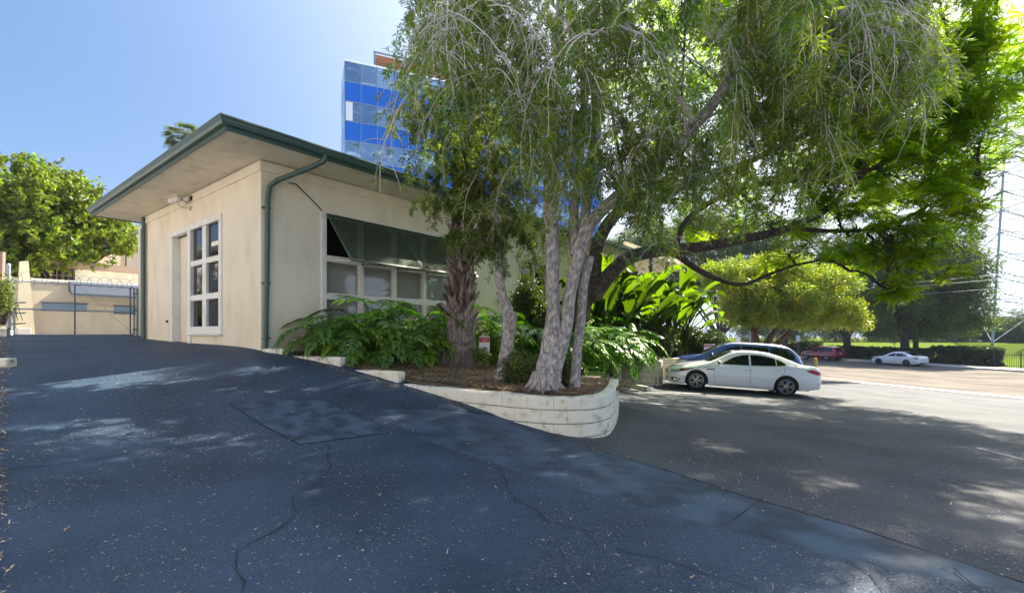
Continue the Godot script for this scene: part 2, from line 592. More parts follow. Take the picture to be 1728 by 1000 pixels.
	# --- vehicles
	mat("car_white", [0.80, 0.81, 0.82], 0.3, {"clearcoat_enabled": true, "clearcoat": 1.0, "clearcoat_roughness": 0.03})
	mat("car_navy", [0.018, 0.05, 0.24], 0.25, {"clearcoat_enabled": true, "clearcoat": 1.0, "clearcoat_roughness": 0.03})
	mat("car_red", [0.36, 0.012, 0.03], 0.3, {"clearcoat_enabled": true, "clearcoat": 1.0, "clearcoat_roughness": 0.03})
	mat("tyre_rubber", [0.018, 0.018, 0.019], 0.85)
	mat("alloy", [0.62, 0.63, 0.65], 0.28, {"metallic": 0.85})
	mat("dark_alloy", [0.12, 0.12, 0.13], 0.35, {"metallic": 0.6})
	mat("black_plastic", [0.012, 0.012, 0.013], 0.4)
	mat("seam", [0.05, 0.05, 0.055], 0.8)
	mat("lamp_clear", [0.55, 0.6, 0.66], 0.08, {"metallic": 0.5})
	mat("lamp_red", [0.42, 0.008, 0.012], 0.12)
	mat("lamp_amber", [0.6, 0.18, 0.03], 0.15)
	mat("plate", [0.7, 0.7, 0.7], 0.5)
	mat("sign_white", [0.80, 0.80, 0.78], 0.5)
	mat("sign_red", [0.45, 0.03, 0.03], 0.5)
	mat("sign_ink", [0.03, 0.03, 0.10], 0.6)
	mat("bollard_yellow", [0.62, 0.40, 0.10], 0.6)
	mat("wire", [0.35, 0.36, 0.38], 0.6)
	mat("pylon_steel", [0.40, 0.41, 0.43], 0.6, {"metallic": 0.2})

const ROAD = Vector2(-0.29, 0.957)
const ROADN = Vector2(0.957, 0.29)
func road_pt(n, t) -> Vector2:
	return ROADN * n + ROAD * t

func make_heights():
	ground_w = tps_fit([Vector3(-17.4, 16.5, -0.1), Vector3(-9.5, 9, -0.55), Vector3(-5.3, 5, -1.05), Vector3(-3, 2.8, -1.5), Vector3(0, 0, -1.62),
		Vector3(-14.8, 18.9, -0.1), Vector3(-20, 24, -0.08), Vector3(-24, 18, -0.05), Vector3(-5, 9.5, -0.36), Vector3(-10.9, 14.2, -0.18), Vector3(-3, 8.7, -0.65),
		Vector3(-1.85, 8.14, -0.89), Vector3(-0.6, 7.6, -1.16), Vector3(0.32, 7.2, -1.41), Vector3(1.4, 7.4, -1.59), Vector3(2.3, 4.8, -1.62), Vector3(3.37, 3.15, -1.65), Vector3(-3, 6.6, -1.12), Vector3(0, 4.5, -1.52),
		Vector3(8, 15.9, -2.05), Vector3(5, 11, -1.84), Vector3(4, 7.5, -1.75), Vector3(9.6, 9, -2.0), Vector3(3.6, 15.8, -1.85), Vector3(5.5, 17.5, -1.9), Vector3(7, 20, -1.95), Vector3(3.2, 2, -1.64),
		Vector3(16, 18, -2.45), Vector3(14, 26, -2.45), Vector3(16, 8, -2.4), Vector3(19, 29.4, -2.75), Vector3(21.8, 20.4, -2.75), Vector3(26, 8, -2.75), Vector3(12, 52, -2.75),
		Vector3(42, 50, -3.4), Vector3(38, 58, -3.35), Vector3(52, 18, -3.4), Vector3(28, 90, -3.3), Vector3(62, 0, -3.4), Vector3(46, 52, -3.3), Vector3(60, 66, -2.9), Vector3(95, 95, -2.3), Vector3(120, 60, -2.4), Vector3(60, 110, -2.3),
		Vector3(-20, 0, -0.9), Vector3(0, -14, -1.7), Vector3(14, -12, -2.2), Vector3(-16, -10, -1.2), Vector3(4, 30, -1.6), Vector3(-6, 40, -0.8), Vector3(-40, 30, 0.3), Vector3(-80, 90, 1.5), Vector3(-80, -60, 0.5), Vector3(20, 140, -2.2), Vector3(160, 140, -1.5), Vector3(160, -80, -3.5), Vector3(30, -130, -3.0)])
	soil_w = tps_fit([Vector3(-4.6, 9.5, -0.40), Vector3(-2.7, 8.9, -0.66), Vector3(-1.6, 8.4, -0.84), Vector3(0.3, 7.55, -0.99), Vector3(1.35, 7.8, -1.0), Vector3(0.7, 8.3, -0.95), Vector3(-0.26, 8.9, -0.87), Vector3(-1.13, 10.4, -0.72), Vector3(-2.4, 11.5, -0.52),
		Vector3(1.2, 10.3, -1.0), Vector3(2.0, 9.8, -1.02), Vector3(1.6, 12.5, -1.08), Vector3(0.5, 14.5, -1.05), Vector3(3.4, 15.6, -1.12), Vector3(4.5, 18, -1.12), Vector3(6.8, 21, -1.12), Vector3(5, 26, -1.1)])

func soil_h(x, d):
	return tps(soil_w, x, d)

func make_ground():
	var q = func(a): return PackedVector2Array(a)
	mk_struct("ground", drape(q.call([Vector2(-130, -60), Vector2(170, -60), Vector2(170, 190), Vector2(-130, 190)]), 2.5, func(x, d): return gh(x, d) - 0.16, 0.2), "pale_ground")
	# the front car park
	var street_edge = [road_pt(26.7, -60), road_pt(26.7, 60)]
	mk_struct("parking_lot", drape(q.call([Vector2(-3, 10), Vector2(-1.0, -14), Vector2(20, -14), road_pt(25.6, -25), road_pt(25.6, 42), Vector2(8, 34), Vector2(4, 24), Vector2(0, 14)]), 0.5, gh, 0.09, 0.22), "old_asphalt")
	# the sloping driveway and the band of patched asphalt along its edge
	var seam = [spot(880, 700), spot(905, 722), spot(1100, 786), spot(1250, 836), spot(1450, 893), spot(1728, 985)]
	var band = []
	for p in [[640, 690], [700, 738], [830, 782], [1060, 851], [1250, 903], [1380, 936], [1560, 975], [1728, 1004]]: band.append(spot(p[0], p[1]))
	var strip = PackedVector2Array()
	for p in seam: strip.append(p)
	strip.append(Vector2(5.5, 0.5)); strip.append(Vector2(4.0, 0.4))
	var rb = band.duplicate()
	rb.reverse()
	for p in rb: strip.append(p)
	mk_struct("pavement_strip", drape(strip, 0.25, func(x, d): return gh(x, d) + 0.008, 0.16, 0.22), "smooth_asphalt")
	var dw = PackedVector2Array([Vector2(-4.9, 9.6), Vector2(-11.0, 14.4), Vector2(-16.6, 21.0), Vector2(-20.4, 18.6), Vector2(-9.9, 9.0), Vector2(-3.5, 2.95), Vector2(-2.2, 0.2), Vector2(-1.8, -6), Vector2(4.0, -6), Vector2(4.0, 0.4)])
	for p in rb: dw.append(p)
	for p in [Vector2(0.2, 7.45), Vector2(-0.7, 7.75), Vector2(-1.85, 8.3), Vector2(-3.0, 8.85)]: dw.append(p)
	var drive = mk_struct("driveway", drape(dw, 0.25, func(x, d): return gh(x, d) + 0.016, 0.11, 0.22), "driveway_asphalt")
	# the smoother patch let into it
	var pt = PackedVector2Array([spot(388, 682), spot(535, 673), spot(665, 731), spot(505, 752)])
	part(drive, "asphalt_patch", mk(drape(pt, 0.25, func(x, d): return gh(x, d) + 0.022, 0.3, 0.5), "smooth_asphalt"))
	var cracks = [[[0, 797], [90, 788], [200, 772], [320, 757], [430, 742], [482, 736]], [[553, 752], [556, 790], [540, 818], [490, 842], [505, 868], [470, 900], [400, 932], [392, 955], [412, 985], [408, 1003]],
		[[842, 790], [852, 815], [868, 848], [905, 862], [930, 884], [985, 900], [1010, 925]], [[1040, 930], [1100, 945], [1160, 960], [1230, 985], [1280, 1003]], [[388, 682], [420, 705], [505, 752]], [[388, 682], [535, 673]], [[535, 673], [600, 700], [665, 731]], [[505, 752], [665, 731], [720, 725]], [[660, 742], [720, 718]]]
	for k in cracks.size():
		var line = []
		for p in cracks[k]: line.append(spot(p[0], p[1]))
		part(drive, "crack", mk(ribbon(line, 0.011 if k < 5 else 0.007, 0.026, 0.022, 50 + k), "crack"))
	var lip = []
	for p in seam: lip.append(p)
	part(drive, "pavement_joint", mk(ribbon(lip, 0.022, 0.012, 0.004, 7), "crack"))
	for c in [[[1235, 880], [1290, 840]], [[915, 795], [935, 768]]]:
		part(drive, "pavement_joint", mk(ribbon([spot(c[0][0], c[0][1]), spot(c[1][0], c[1][1])], 0.008, 0.013, 0.004, 9), "crack"))
	for c in [[[1430, 950], [1470, 975], [1490, 1003]], [[1610, 965], [1640, 990], [1660, 1003]], [[1610, 772], [1500, 765], [1430, 775]]]:
		var line = []
		for p in c: line.append(spot(p[0], p[1]))
		part(drive, "crack", mk(ribbon(line, 0.013, 0.028, 0.012, 90 + c.size()), "crack"))
	# worn bay lines
	for c in [[[1050, 659], [1215, 664]], [[1030, 675], [1240, 684]], [[1648, 756], [1728, 775]]]:
		mk_struct("bay_line", ribbon([spot(c[0][0], c[0][1]), spot(c[1][0], c[1][1])], 0.09, 0.006, 0.01, 5), "faded_line")
	# the street
	var st = PackedVector2Array([road_pt(25.6, -60), road_pt(55.2, -60), road_pt(55.2, 120), road_pt(25.6, 120)])
	mk_struct("street", drape(st, 2.0, func(x, d): return gh(x, d) - 0.012, 0.05, 0.4), "street_asphalt")
	mk_struct("street_line", ribbon([road_pt(26.7, -40), road_pt(26.7, 60)], 0.16, 0.03), "white_line")
	mk_struct("gutter", ribbon([road_pt(25.9, -40), road_pt(25.9, 20)], 0.7, 0.022), "concrete")
	var kerb = MB.new()
	var rows = []
	for t in range(-60, 121, 3):
		var a = road_pt(55.2, t)
		var b = road_pt(55.38, t)
		var h = gh(a.x, a.y)
		rows.append([V(a.x, a.y, h - 0.1), V(a.x, a.y, h + 0.13), V(b.x, b.y, h + 0.145), V(b.x, b.y, h - 0.1)])
	kerb.grid(rows, true, true)
	mk_struct("kerb", kerb, "curb_concrete")
	var sw = PackedVector2Array([road_pt(55.37, -60), road_pt(57.9, -60), road_pt(57.9, 120), road_pt(55.37, 120)])
	mk_struct("sidewalk", drape(sw, 2.0, func(x, d): return gh(x, d) + 0.14, 0.2), "concrete")
	var lw = PackedVector2Array([road_pt(57.8, -60), road_pt(140, -60), road_pt(140, 130), road_pt(57.8, 130)])
	mk_struct("lawn", drape(lw, 3.0, func(x, d): return gh(x, d) + 0.10, 0.15), "lawn")
	# planting beds
	var bed = PackedVector2Array([Vector2(-5.0, 9.6), Vector2(-3.0, 8.82), Vector2(-1.85, 8.27), Vector2(-0.7, 7.75), Vector2(0.3, 7.35), Vector2(1.1, 7.32), Vector2(1.42, 7.6), Vector2(1.72, 8.35), Vector2(2.05, 9.8), Vector2(2.2, 12), Vector2(3.5, 15.85), Vector2(5.4, 17.5), Vector2(5.6, 19.0), Vector2(7.6, 20.6), Vector2(10, 24), Vector2(8, 30), Vector2(2, 24), Vector2(-4.6, 10.1)])
	mk_struct("planting_bed", drape(bed, 0.4, soil_h, 0.8), "earth")

func mk_struct(called, mb, m):
	return struct(called, mk(mb, m))

# ---------- the beige building: u along the long side, v along the entrance side, h above the eye ----------
func B(u, h, v) -> Vector3:
	return Vector3(u, h + EYE, -v)

# a wall of thickness t with rectangular holes; a, b give the wall's own axes: p(s, h, depth)
func holed_wall(mb, s0, s1, h0, h1, holes, t, place):
	var ss = [s0, s1]
	var hs = [h0, h1]
	for o in holes:
		ss.append_array([o.position.x, o.end.x]); hs.append_array([o.position.y, o.end.y])
	ss.sort(); hs.sort()
	var put = func(p):
		# turn the face so that it faces away from the wall's middle
		mb.quad(p[0], p[1], p[2], p[3])
	for i in ss.size() - 1:
		for j in hs.size() - 1:
			if ss[i + 1] - ss[i] < 0.001 or hs[j + 1] - hs[j] < 0.001: continue
			var m = Vector2((ss[i] + ss[i + 1]) / 2, (hs[j] + hs[j + 1]) / 2)
			var open = false
			for o in holes:
				if o.has_point(m): open = true
			if open: continue
			put.call([place.call(ss[i], hs[j], 0.0), place.call(ss[i], hs[j + 1], 0.0), place.call(ss[i + 1], hs[j + 1], 0.0), place.call(ss[i + 1], hs[j], 0.0)])
			put.call([place.call(ss[i + 1], hs[j], t), place.call(ss[i + 1], hs[j + 1], t), place.call(ss[i], hs[j + 1], t), place.call(ss[i], hs[j], t)])
	for o in holes:
		var c = [o.position, Vector2(o.end.x, o.position.y), o.end, Vector2(o.position.x, o.end.y)]
		for k in 4:
			var a = c[k]
			var b = c[(k + 1) % 4]
			put.call([place.call(a.x, a.y, 0.0), place.call(b.x, b.y, 0.0), place.call(b.x, b.y, t), place.call(a.x, a.y, t)])

func beige_building():
	var turn = atan2(0.7826, 0.6226)
	var t = thing("beige_building", "single storey beige stucco building with green eaves beside the driveway", "building", Vector3(-4.99, 0, -9.5), turn)
	var U = 15.0
	var W = 7.5
	# walls
	var mb = MB.new()
	holed_wall(mb, 0, U, -2.2, 3.44, [Rect2(1.30, -0.25, 3.98, 2.86), Rect2(8.4, 0.2, 2.4, 2.3)], 0.2, func(s, h, k): return B(s, h, k))
	part(t, "wall", mk(mb, "stucco"))
	mb = MB.new()
	holed_wall(mb, 0.0, W, -2.2, 3.44, [Rect2(1.93, -0.04, 1.90, 2.69), Rect2(3.93, -0.25, 1.28, 2.90)], 0.2, func(s, h, k): return B(k, h, s))
	part(t, "wall", mk(mb, "stucco"))
	mb = MB.new()
	mb.box(B(U / 2, 0.62, W - 0.1), Vector3(U, 5.64, 0.2))
	mb.box(B(U - 0.1, 0.62, W / 2), Vector3(0.2, 5.64, W - 0.45))
	part(t, "rear_wall", mk(mb, "stucco"))
	mb = MB.new()
	mb.box(B(U / 2, -1.0, W / 2), Vector3(U - 0.5, 0.2, W - 0.5))
	for k in 3: mb.box(B(0.9, 1.0, 1.2 + k * 2.6), Vector3(0.05, 4.2, 0.4))
	mb.box(B(U / 2, 1.0, 2.4), Vector3(U - 0.6, 4.8, 0.1))
	part(t, "interior", mk(mb, "dark_room"))
	# frieze under the soffit, raised a little from the plaster, and the corner board
	mb = MB.new()
	mb.cbox(B(U / 2 - 0.01, 3.33, -0.012), Vector3(U + 0.045, 0.2, 0.03), 0.006)
	mb.cbox(B(-0.012, 3.33, W / 2 + 0.02), Vector3(0.03, 0.2, W - 0.0), 0.006)
	part(t, "frieze", mk(mb, "stucco"))
	# soffit and flat roof with an upstand
	mb = MB.new()
	mb.box(B((U - 1.0) / 2, 3.49, W / 2 + 0.02), Vector3(U + 1.0, 0.08, W + 2.0))
	part(t, "soffit", mk(mb, "soffit_paint"))
	mb = MB.new()
	var r0 = [B(-1.0, 3.56, -1.0), B(U, 3.56, -1.0), B(U, 3.56, W + 1.04), B(-1.0, 3.56, W + 1.04)]
	var r1 = [B(2.6, 3.98, 2.6), B(U, 3.98, 2.6), B(U, 3.98, W - 1.6), B(2.6, 3.98, W - 1.6)]
	for k in 4: mb.quad(r0[k], r1[k], r1[(k + 1) % 4], r0[(k + 1) % 4])
	mb.quad(r1[0], r1[3], r1[2], r1[1])
	part(t, "roof", mk(mb, "roof_grey"))
	# fascia board and the gutter that hangs on it
	var V2 = W + 1.04
	mb = MB.new()
	mb.cbox(B((U - 1.0) / 2, 3.50, -1.02), Vector3(U + 1.06, 0.15, 0.04), 0.008)
	mb.cbox(B(-1.02, 3.50, V2 / 2 - 0.5), Vector3(0.04, 0.15, V2 + 1.0), 0.008)
	mb.cbox(B(2.0, 3.50, V2 + 0.02), Vector3(6.1, 0.15, 0.04), 0.008)
	part(t, "fascia", mk(mb, "green_metal"))
	mb = MB.new()
	# gutter profile: (out, up)
	var prof = [Vector2(0.0, -0.075), Vector2(0.075, -0.075), Vector2(0.10, -0.03), Vector2(0.10, 0.01), Vector2(0.125, 0.035), Vector2(0.125, 0.06), Vector2(0.105, 0.062), Vector2(0.10, 0.03), Vector2(0.02, 0.0), Vector2(0.0, 0.06)]
	for g in [[[U, -1.04, 0], [-1.04, -1.04, 1], [-1.04, V2, 2]]]:
		var rows = []
		for e in [[B(U, 3.57, -1.04), Vector3(0, 0, 1)], [B(-1.04, 3.57, -1.04), Vector3(-1, 0, 1)], [B(-1.04, 3.57, V2 + 0.04), Vector3(-1, 0, 0)]]:
			var row = []
			for p in prof: row.append(e[0] + e[1] * p.x + Vector3.UP * p.y)
			rows.append(row)
		for i in 2:
			for j in prof.size() - 1: mb.quad(rows[i][j], rows[i][j + 1], rows[i + 1][j + 1], rows[i + 1][j])
	part(t, "gutter", mk(mb, "green_metal"))
	# downpipes: from the gutter, back under the soffit, down the corner
	mb = MB.new()
	mb.tube([B(0.75, 3.50, -1.09), B(0.72, 3.38, -1.06), B(0.60, 3.28, -0.85), B(0.22, 3.05, -0.2), B(0.12, 2.93, -0.09), B(0.10, 2.7, -0.065), B(0.085, 1.2, -0.06), B(0.05, -0.2, -0.07), B(0.03, -0.42, -0.08)], 0.052, 8)
	for h in [2.5, 1.0, -0.1]: mb.box(B(0.08, h, -0.03), Vector3(0.16, 0.03, 0.09))
	part(t, "downpipe", mk(mb, "green_metal"))
	mb = MB.new()
	mb.tube([B(-0.06, 3.42, W - 0.02), B(-0.06, -0.5, W - 0.02)], 0.05, 8)
	part(t, "downpipe", mk(mb, "green_metal"))
	mb = MB.new()
	var wr = []
	for p in [[0.55, 3.12], [0.7, 3.13], [0.95, 2.95], [1.15, 2.8], [1.3, 2.68], [1.4, 2.66]]: wr.append(B(p[0], p[1], -0.02))
	mb.tube(wr, 0.012, 5)
	part(t, "cable", mk(mb, "dark_metal"))
	entrance_window(t)
	strip_window(t)
	rear_window(t)
	shutters(t)
	# recessed rear wing beyond the entrance side
	mb = MB.new()
	mb.box(B(8.25, 1.0, 10.85), Vector3(14.0, 6.4, 5.3))
	part(t, "wing_wall", mk(mb, "stucco"))
	mb = MB.new()
	mb.tube([B(1.19, 4.0, 12.75), B(1.19, -0.3, 12.75)], 0.045, 8)
	part(t, "downpipe", mk(mb, "green_metal"))
	mb = MB.new()
	mb.cbox(B(-0.02, 0.32, 5.55), Vector3(0.05, 0.07, 0.06), 0.01)
	part(t, "wall_tap", mk(mb, "dark_metal"))
	# things on the roof
	mb = MB.new()
	mb.tube([B(5.6, 3.6, 0.2), B(5.6, 4.02, 0.2)], 0.07, 10)
	mb.tube([B(5.6, 4.02, 0.2), B(5.5, 4.12, 0.1), B(5.35, 4.1, -0.05)], 0.09, 10)
	part(t, "roof_vent", mk(mb, "plastic_white"))
	mb = MB.new()
	mb.cbox(B(6.7, 3.85, 0.3), Vector3(0.75, 0.5, 0.6), 0.03)
	part(t, "roof_vent", mk(mb, "dark_brown"))

	# the camera on the wall
	var cam = thing("security_camera", "white security camera on a bracket under the eave above the entrance window", "camera", t.transform * B(-0.02, 3.2, 3.85), turn)
	var cb = Basis(Vector3.UP, 0.5)
	mb = MB.new()
	mb.cbox(Vector3(-0.28, 0.06, -0.12), Vector3(0.13, 0.13, 0.36), 0.025, Basis(Vector3.UP, 0.35) * Basis(Vector3.RIGHT, -0.15))
	mb.cbox(Vector3(-0.28, 0.135, -0.13), Vector3(0.17, 0.015, 0.42), 0.005, Basis(Vector3.UP, 0.35) * Basis(Vector3.RIGHT, -0.15))
	part(cam, "housing", mk(mb, "plastic_white"))
	mb = MB.new()
	mb.tube([Vector3(0, -0.1, 0), Vector3(-0.12, -0.11, -0.02), Vector3(-0.22, -0.08, -0.05), Vector3(-0.26, 0.0, -0.08)], 0.022, 8)
	mb.lathe([Vector2(0.0, 0.03), Vector2(0.05, 0.03), Vector2(0.055, 0.0)], Vector3(0.0, -0.1, 0), Basis(Vector3.BACK, PI / 2), 16)
	part(cam, "bracket", mk(mb, "plastic_white"))
	mb = MB.new()
	mb.tube([Vector3(-0.2, 0.08, 0.05), Vector3(-0.1, 0.0, 0.12), Vector3(-0.03, 0.06, 0.16), Vector3(0, 0.1, 0.16)], 0.012, 6)
	mb.cbox(Vector3(-0.02, 0.12, 0.16), Vector3(0.06, 0.1, 0.1), 0.01)
	part(cam, "cable", mk(mb, "dark_metal"))

func entrance_window(t):
	# tall white frame: an opening with a flush beige panel on the left, six panes on the right
	var f = holder(t, "entrance_window")
	var mb = MB.new()
	var P = func(v, h, k): return B(k, h, v)
	var rail = func(m, v0, v1, h0, h1, k0, k1): m.cbox(P.call((v0 + v1) / 2, (h0 + h1) / 2, (k0 + k1) / 2), Vector3(k1 - k0, h1 - h0, v1 - v0), 0.008)
	rail.call(mb, 1.89, 2.036, -0.01, 2.545, -0.035, 0.1)
	rail.call(mb, 3.79, 3.98, -0.30, 2.545, -0.036, 0.1)
	rail.call(mb, 1.893, 5.26, 2.547, 2.68, -0.034, 0.1)
	rail.call(mb, 5.13, 5.25, -0.24, 2.545, -0.03, 0.17)
	rail.call(mb, 2.82, 3.056, 0.16, 2.545, -0.015, 0.1)
	rail.call(mb, 2.038, 3.788, 1.64, 1.77, -0.02, 0.1)
	rail.call(mb, 2.038, 3.788, 0.79, 0.93, -0.02, 0.1)
	rail.call(mb, 2.038, 3.788, -0.008, 0.16, -0.02, 0.1)
	rail.call(mb, 1.87, 3.99, -0.05, -0.012, -0.07, 0.03)
	part(f, "frame", mk(mb, "white_paint"))
	for r in [[0.16, 0.79], [0.93, 1.64], [1.77, 2.545]]:
		for c in [[2.036, 2.82], [3.056, 3.79]]:
			mb = MB.new()
			mb.box(P.call((c[0] + c[1]) / 2, (r[0] + r[1]) / 2, 0.05), Vector3(0.008, r[1] - r[0], c[1] - c[0]))
			part(f, "pane", mk(mb, "tinted_glass"))
	mb = MB.new()
	rail.call(mb, 3.98, 5.13, -0.25, 2.55, 0.16, 0.2)
	var d = part(t, "door", mk(mb, "soffit_paint"))
	mb = MB.new()
	rail.call(mb, 3.9, 5.24, -0.5, -0.24, -0.06, 0.16)
	part(t, "threshold", mk(mb, "concrete"))
	mb = MB.new()
	mb.lathe([Vector2(0.0, 0.02), Vector2(0.04, 0.018), Vector2(0.05, 0.0)], P.call(4.4, -0.36, -0.06), Basis(Vector3.BACK, PI / 2), 16)
	part(t, "round_lamp", mk(mb, "plastic_white"))

func strip_window(t):
	var f = holder(t, "strip_window")
	var mb = MB.new()
	var rail = func(m, u0, u1, h0, h1, v0, v1): m.cbox(B((u0 + u1) / 2, (h0 + h1) / 2, (v0 + v1) / 2), Vector3(u1 - u0, h1 - h0, v1 - v0), 0.008)
	rail.call(mb, 1.27, 1.39, -0.15, 2.60, -0.045, 0.12)
	rail.call(mb, 5.24, 5.33, -0.15, 2.60, -0.045, 0.12)
	rail.call(mb, 1.265, 5.335, 2.60, 2.68, -0.05, 0.12)
	rail.call(mb, 1.265, 5.335, -0.27, -0.15, -0.06, 0.12)
	for k in 3: rail.call(mb, 2.235 + k * 0.97, 2.34 + k * 0.97, -0.15, 2.60, -0.035, 0.1)
	for k in 4:
		var u0 = 1.39 if k == 0 else 1.37 + k * 0.97
		var u1 = 2.235 + k * 0.97 if k < 3 else 5.24
		for h in [[1.585, 1.73], [0.75, 0.90]]: rail.call(mb, u0, u1, h[0], h[1], -0.03, 0.1)
	part(f, "frame", mk(mb, "white_paint"))
	for k in 4:
		var u0 = 1.39 if k == 0 else 1.37 + k * 0.97
		var u1 = 2.235 + k * 0.97 if k < 3 else 5.24
		for h in [[-0.15, 0.75], [0.90, 1.585], [1.73, 2.60]]:
			mb = MB.new()
			mb.box(B((u0 + u1) / 2, (h[0] + h[1]) / 2, 0.06), Vector3(u1 - u0, h[1] - h[0], 0.006))
			part(f, "pane", mk(mb, "pane_glass"))
	mb = MB.new()
	mb.box(B(3.3, 0.65, 0.23), Vector3(3.96, 1.9, 0.02))
	part(f, "blind", mk(mb, "blind"))

func rear_window(t):
	var f = holder(t, "rear_window")
	var mb = MB.new()
	for u in [8.42, 9.2, 10.0, 10.78]: mb.cbox(B(u, 1.35, 0.0), Vector3(0.08, 2.3, 0.1), 0.008)
	for h in [0.22, 1.3, 2.48]: mb.cbox(B(9.6, h, 0.003), Vector3(2.28, 0.08, 0.085), 0.008)
	part(f, "frame", mk(mb, "soffit_paint"))
	for k in 3:
		for h in [[0.26, 1.26], [1.34, 2.44]]:
			mb = MB.new()
			mb.box(B([8.81, 9.6, 10.39][k], (h[0] + h[1]) / 2, 0.04), Vector3(0.72, h[1] - h[0], 0.006))
			part(f, "pane", mk(mb, "tinted_glass"))

func shutters(t):
	# two louvred panels hung from the window head and propped out on rods
	var ang = atan2(0.95, 1.12)
	for k in 2:
		var u0 = 1.36 if k == 0 else 3.335
		var u1 = 3.315 if k == 0 else 5.27
		var hinge = Transform3D(Basis(Vector3.RIGHT, -ang), B(0, 2.63, -0.075))
		var p = holder(t, "louvred_shutter", hinge)
		var L = 1.47
		var mb = MB.new()
		mb.cbox(Vector3(u0 + 0.02, -L / 2, 0), Vector3(0.04, L, 0.035), 0.004)
		mb.cbox(Vector3(u1 - 0.02, -L / 2, 0), Vector3(0.04, L, 0.035), 0.004)
		mb.cbox(Vector3((u0 + u1) / 2, -0.02, 0), Vector3(u1 - u0 - 0.082, 0.04, 0.033), 0.004)
		mb.cbox(Vector3((u0 + u1) / 2, -L + 0.025, 0), Vector3(u1 - u0 - 0.082, 0.05, 0.033), 0.004)
		mb.cbox(Vector3((u0 + u1) / 2, -L / 2, -0.022), Vector3(0.04, L - 0.1, 0.012), 0.003)
		part(p, "frame", mk(mb, "shutter_green"))
		mb = MB.new()
		mb.cbox(Vector3(), Vector3(u1 - u0 - 0.083, 0.064, 0.008), 0.002, Basis(Vector3.RIGHT, -0.27))
		var sl = mk(mb, "shutter_green")
		for i in 24:
			part(p, "slat", sl, Transform3D(Basis(), Vector3((u0 + u1) / 2, -0.07 - i * 0.0565, 0)))
	for u in [1.42, 2.33, 3.36, 4.33]:
		var mb = MB.new()
		var end = Vector3(u + 0.08, 0, 0)
		mb.tube([B(u - 0.03, 1.62, -0.05), B(u + 0.12, 1.52, -0.97)], 0.013, 6)
		mb.box(B(u - 0.03, 1.62, -0.045), Vector3(0.05, 0.05, 0.03))
		part(t, "shutter_stay", mk(mb, "plastic_white" if u < 2 else "gate_steel"))

# ---------- walls of painted block ----------
func path_at(pts, s):
	for i in pts.size() - 1:
		var l = pts[i].distance_to(pts[i + 1])
		if s <= l or i == pts.size() - 2:
			return [pts[i].lerp(pts[i + 1], s / l), (pts[i + 1] - pts[i]).normalized()]
		s -= l

func smooth_path(pts, closed = false):
	var c = Curve2D.new()
	for i in pts.size():
		var t = (pts[min(i + 1, pts.size() - 1)] - pts[max(i - 1, 0)]) * 0.18
		c.add_point(pts[i], -t, t)
	return c.tessellate(4, 2)

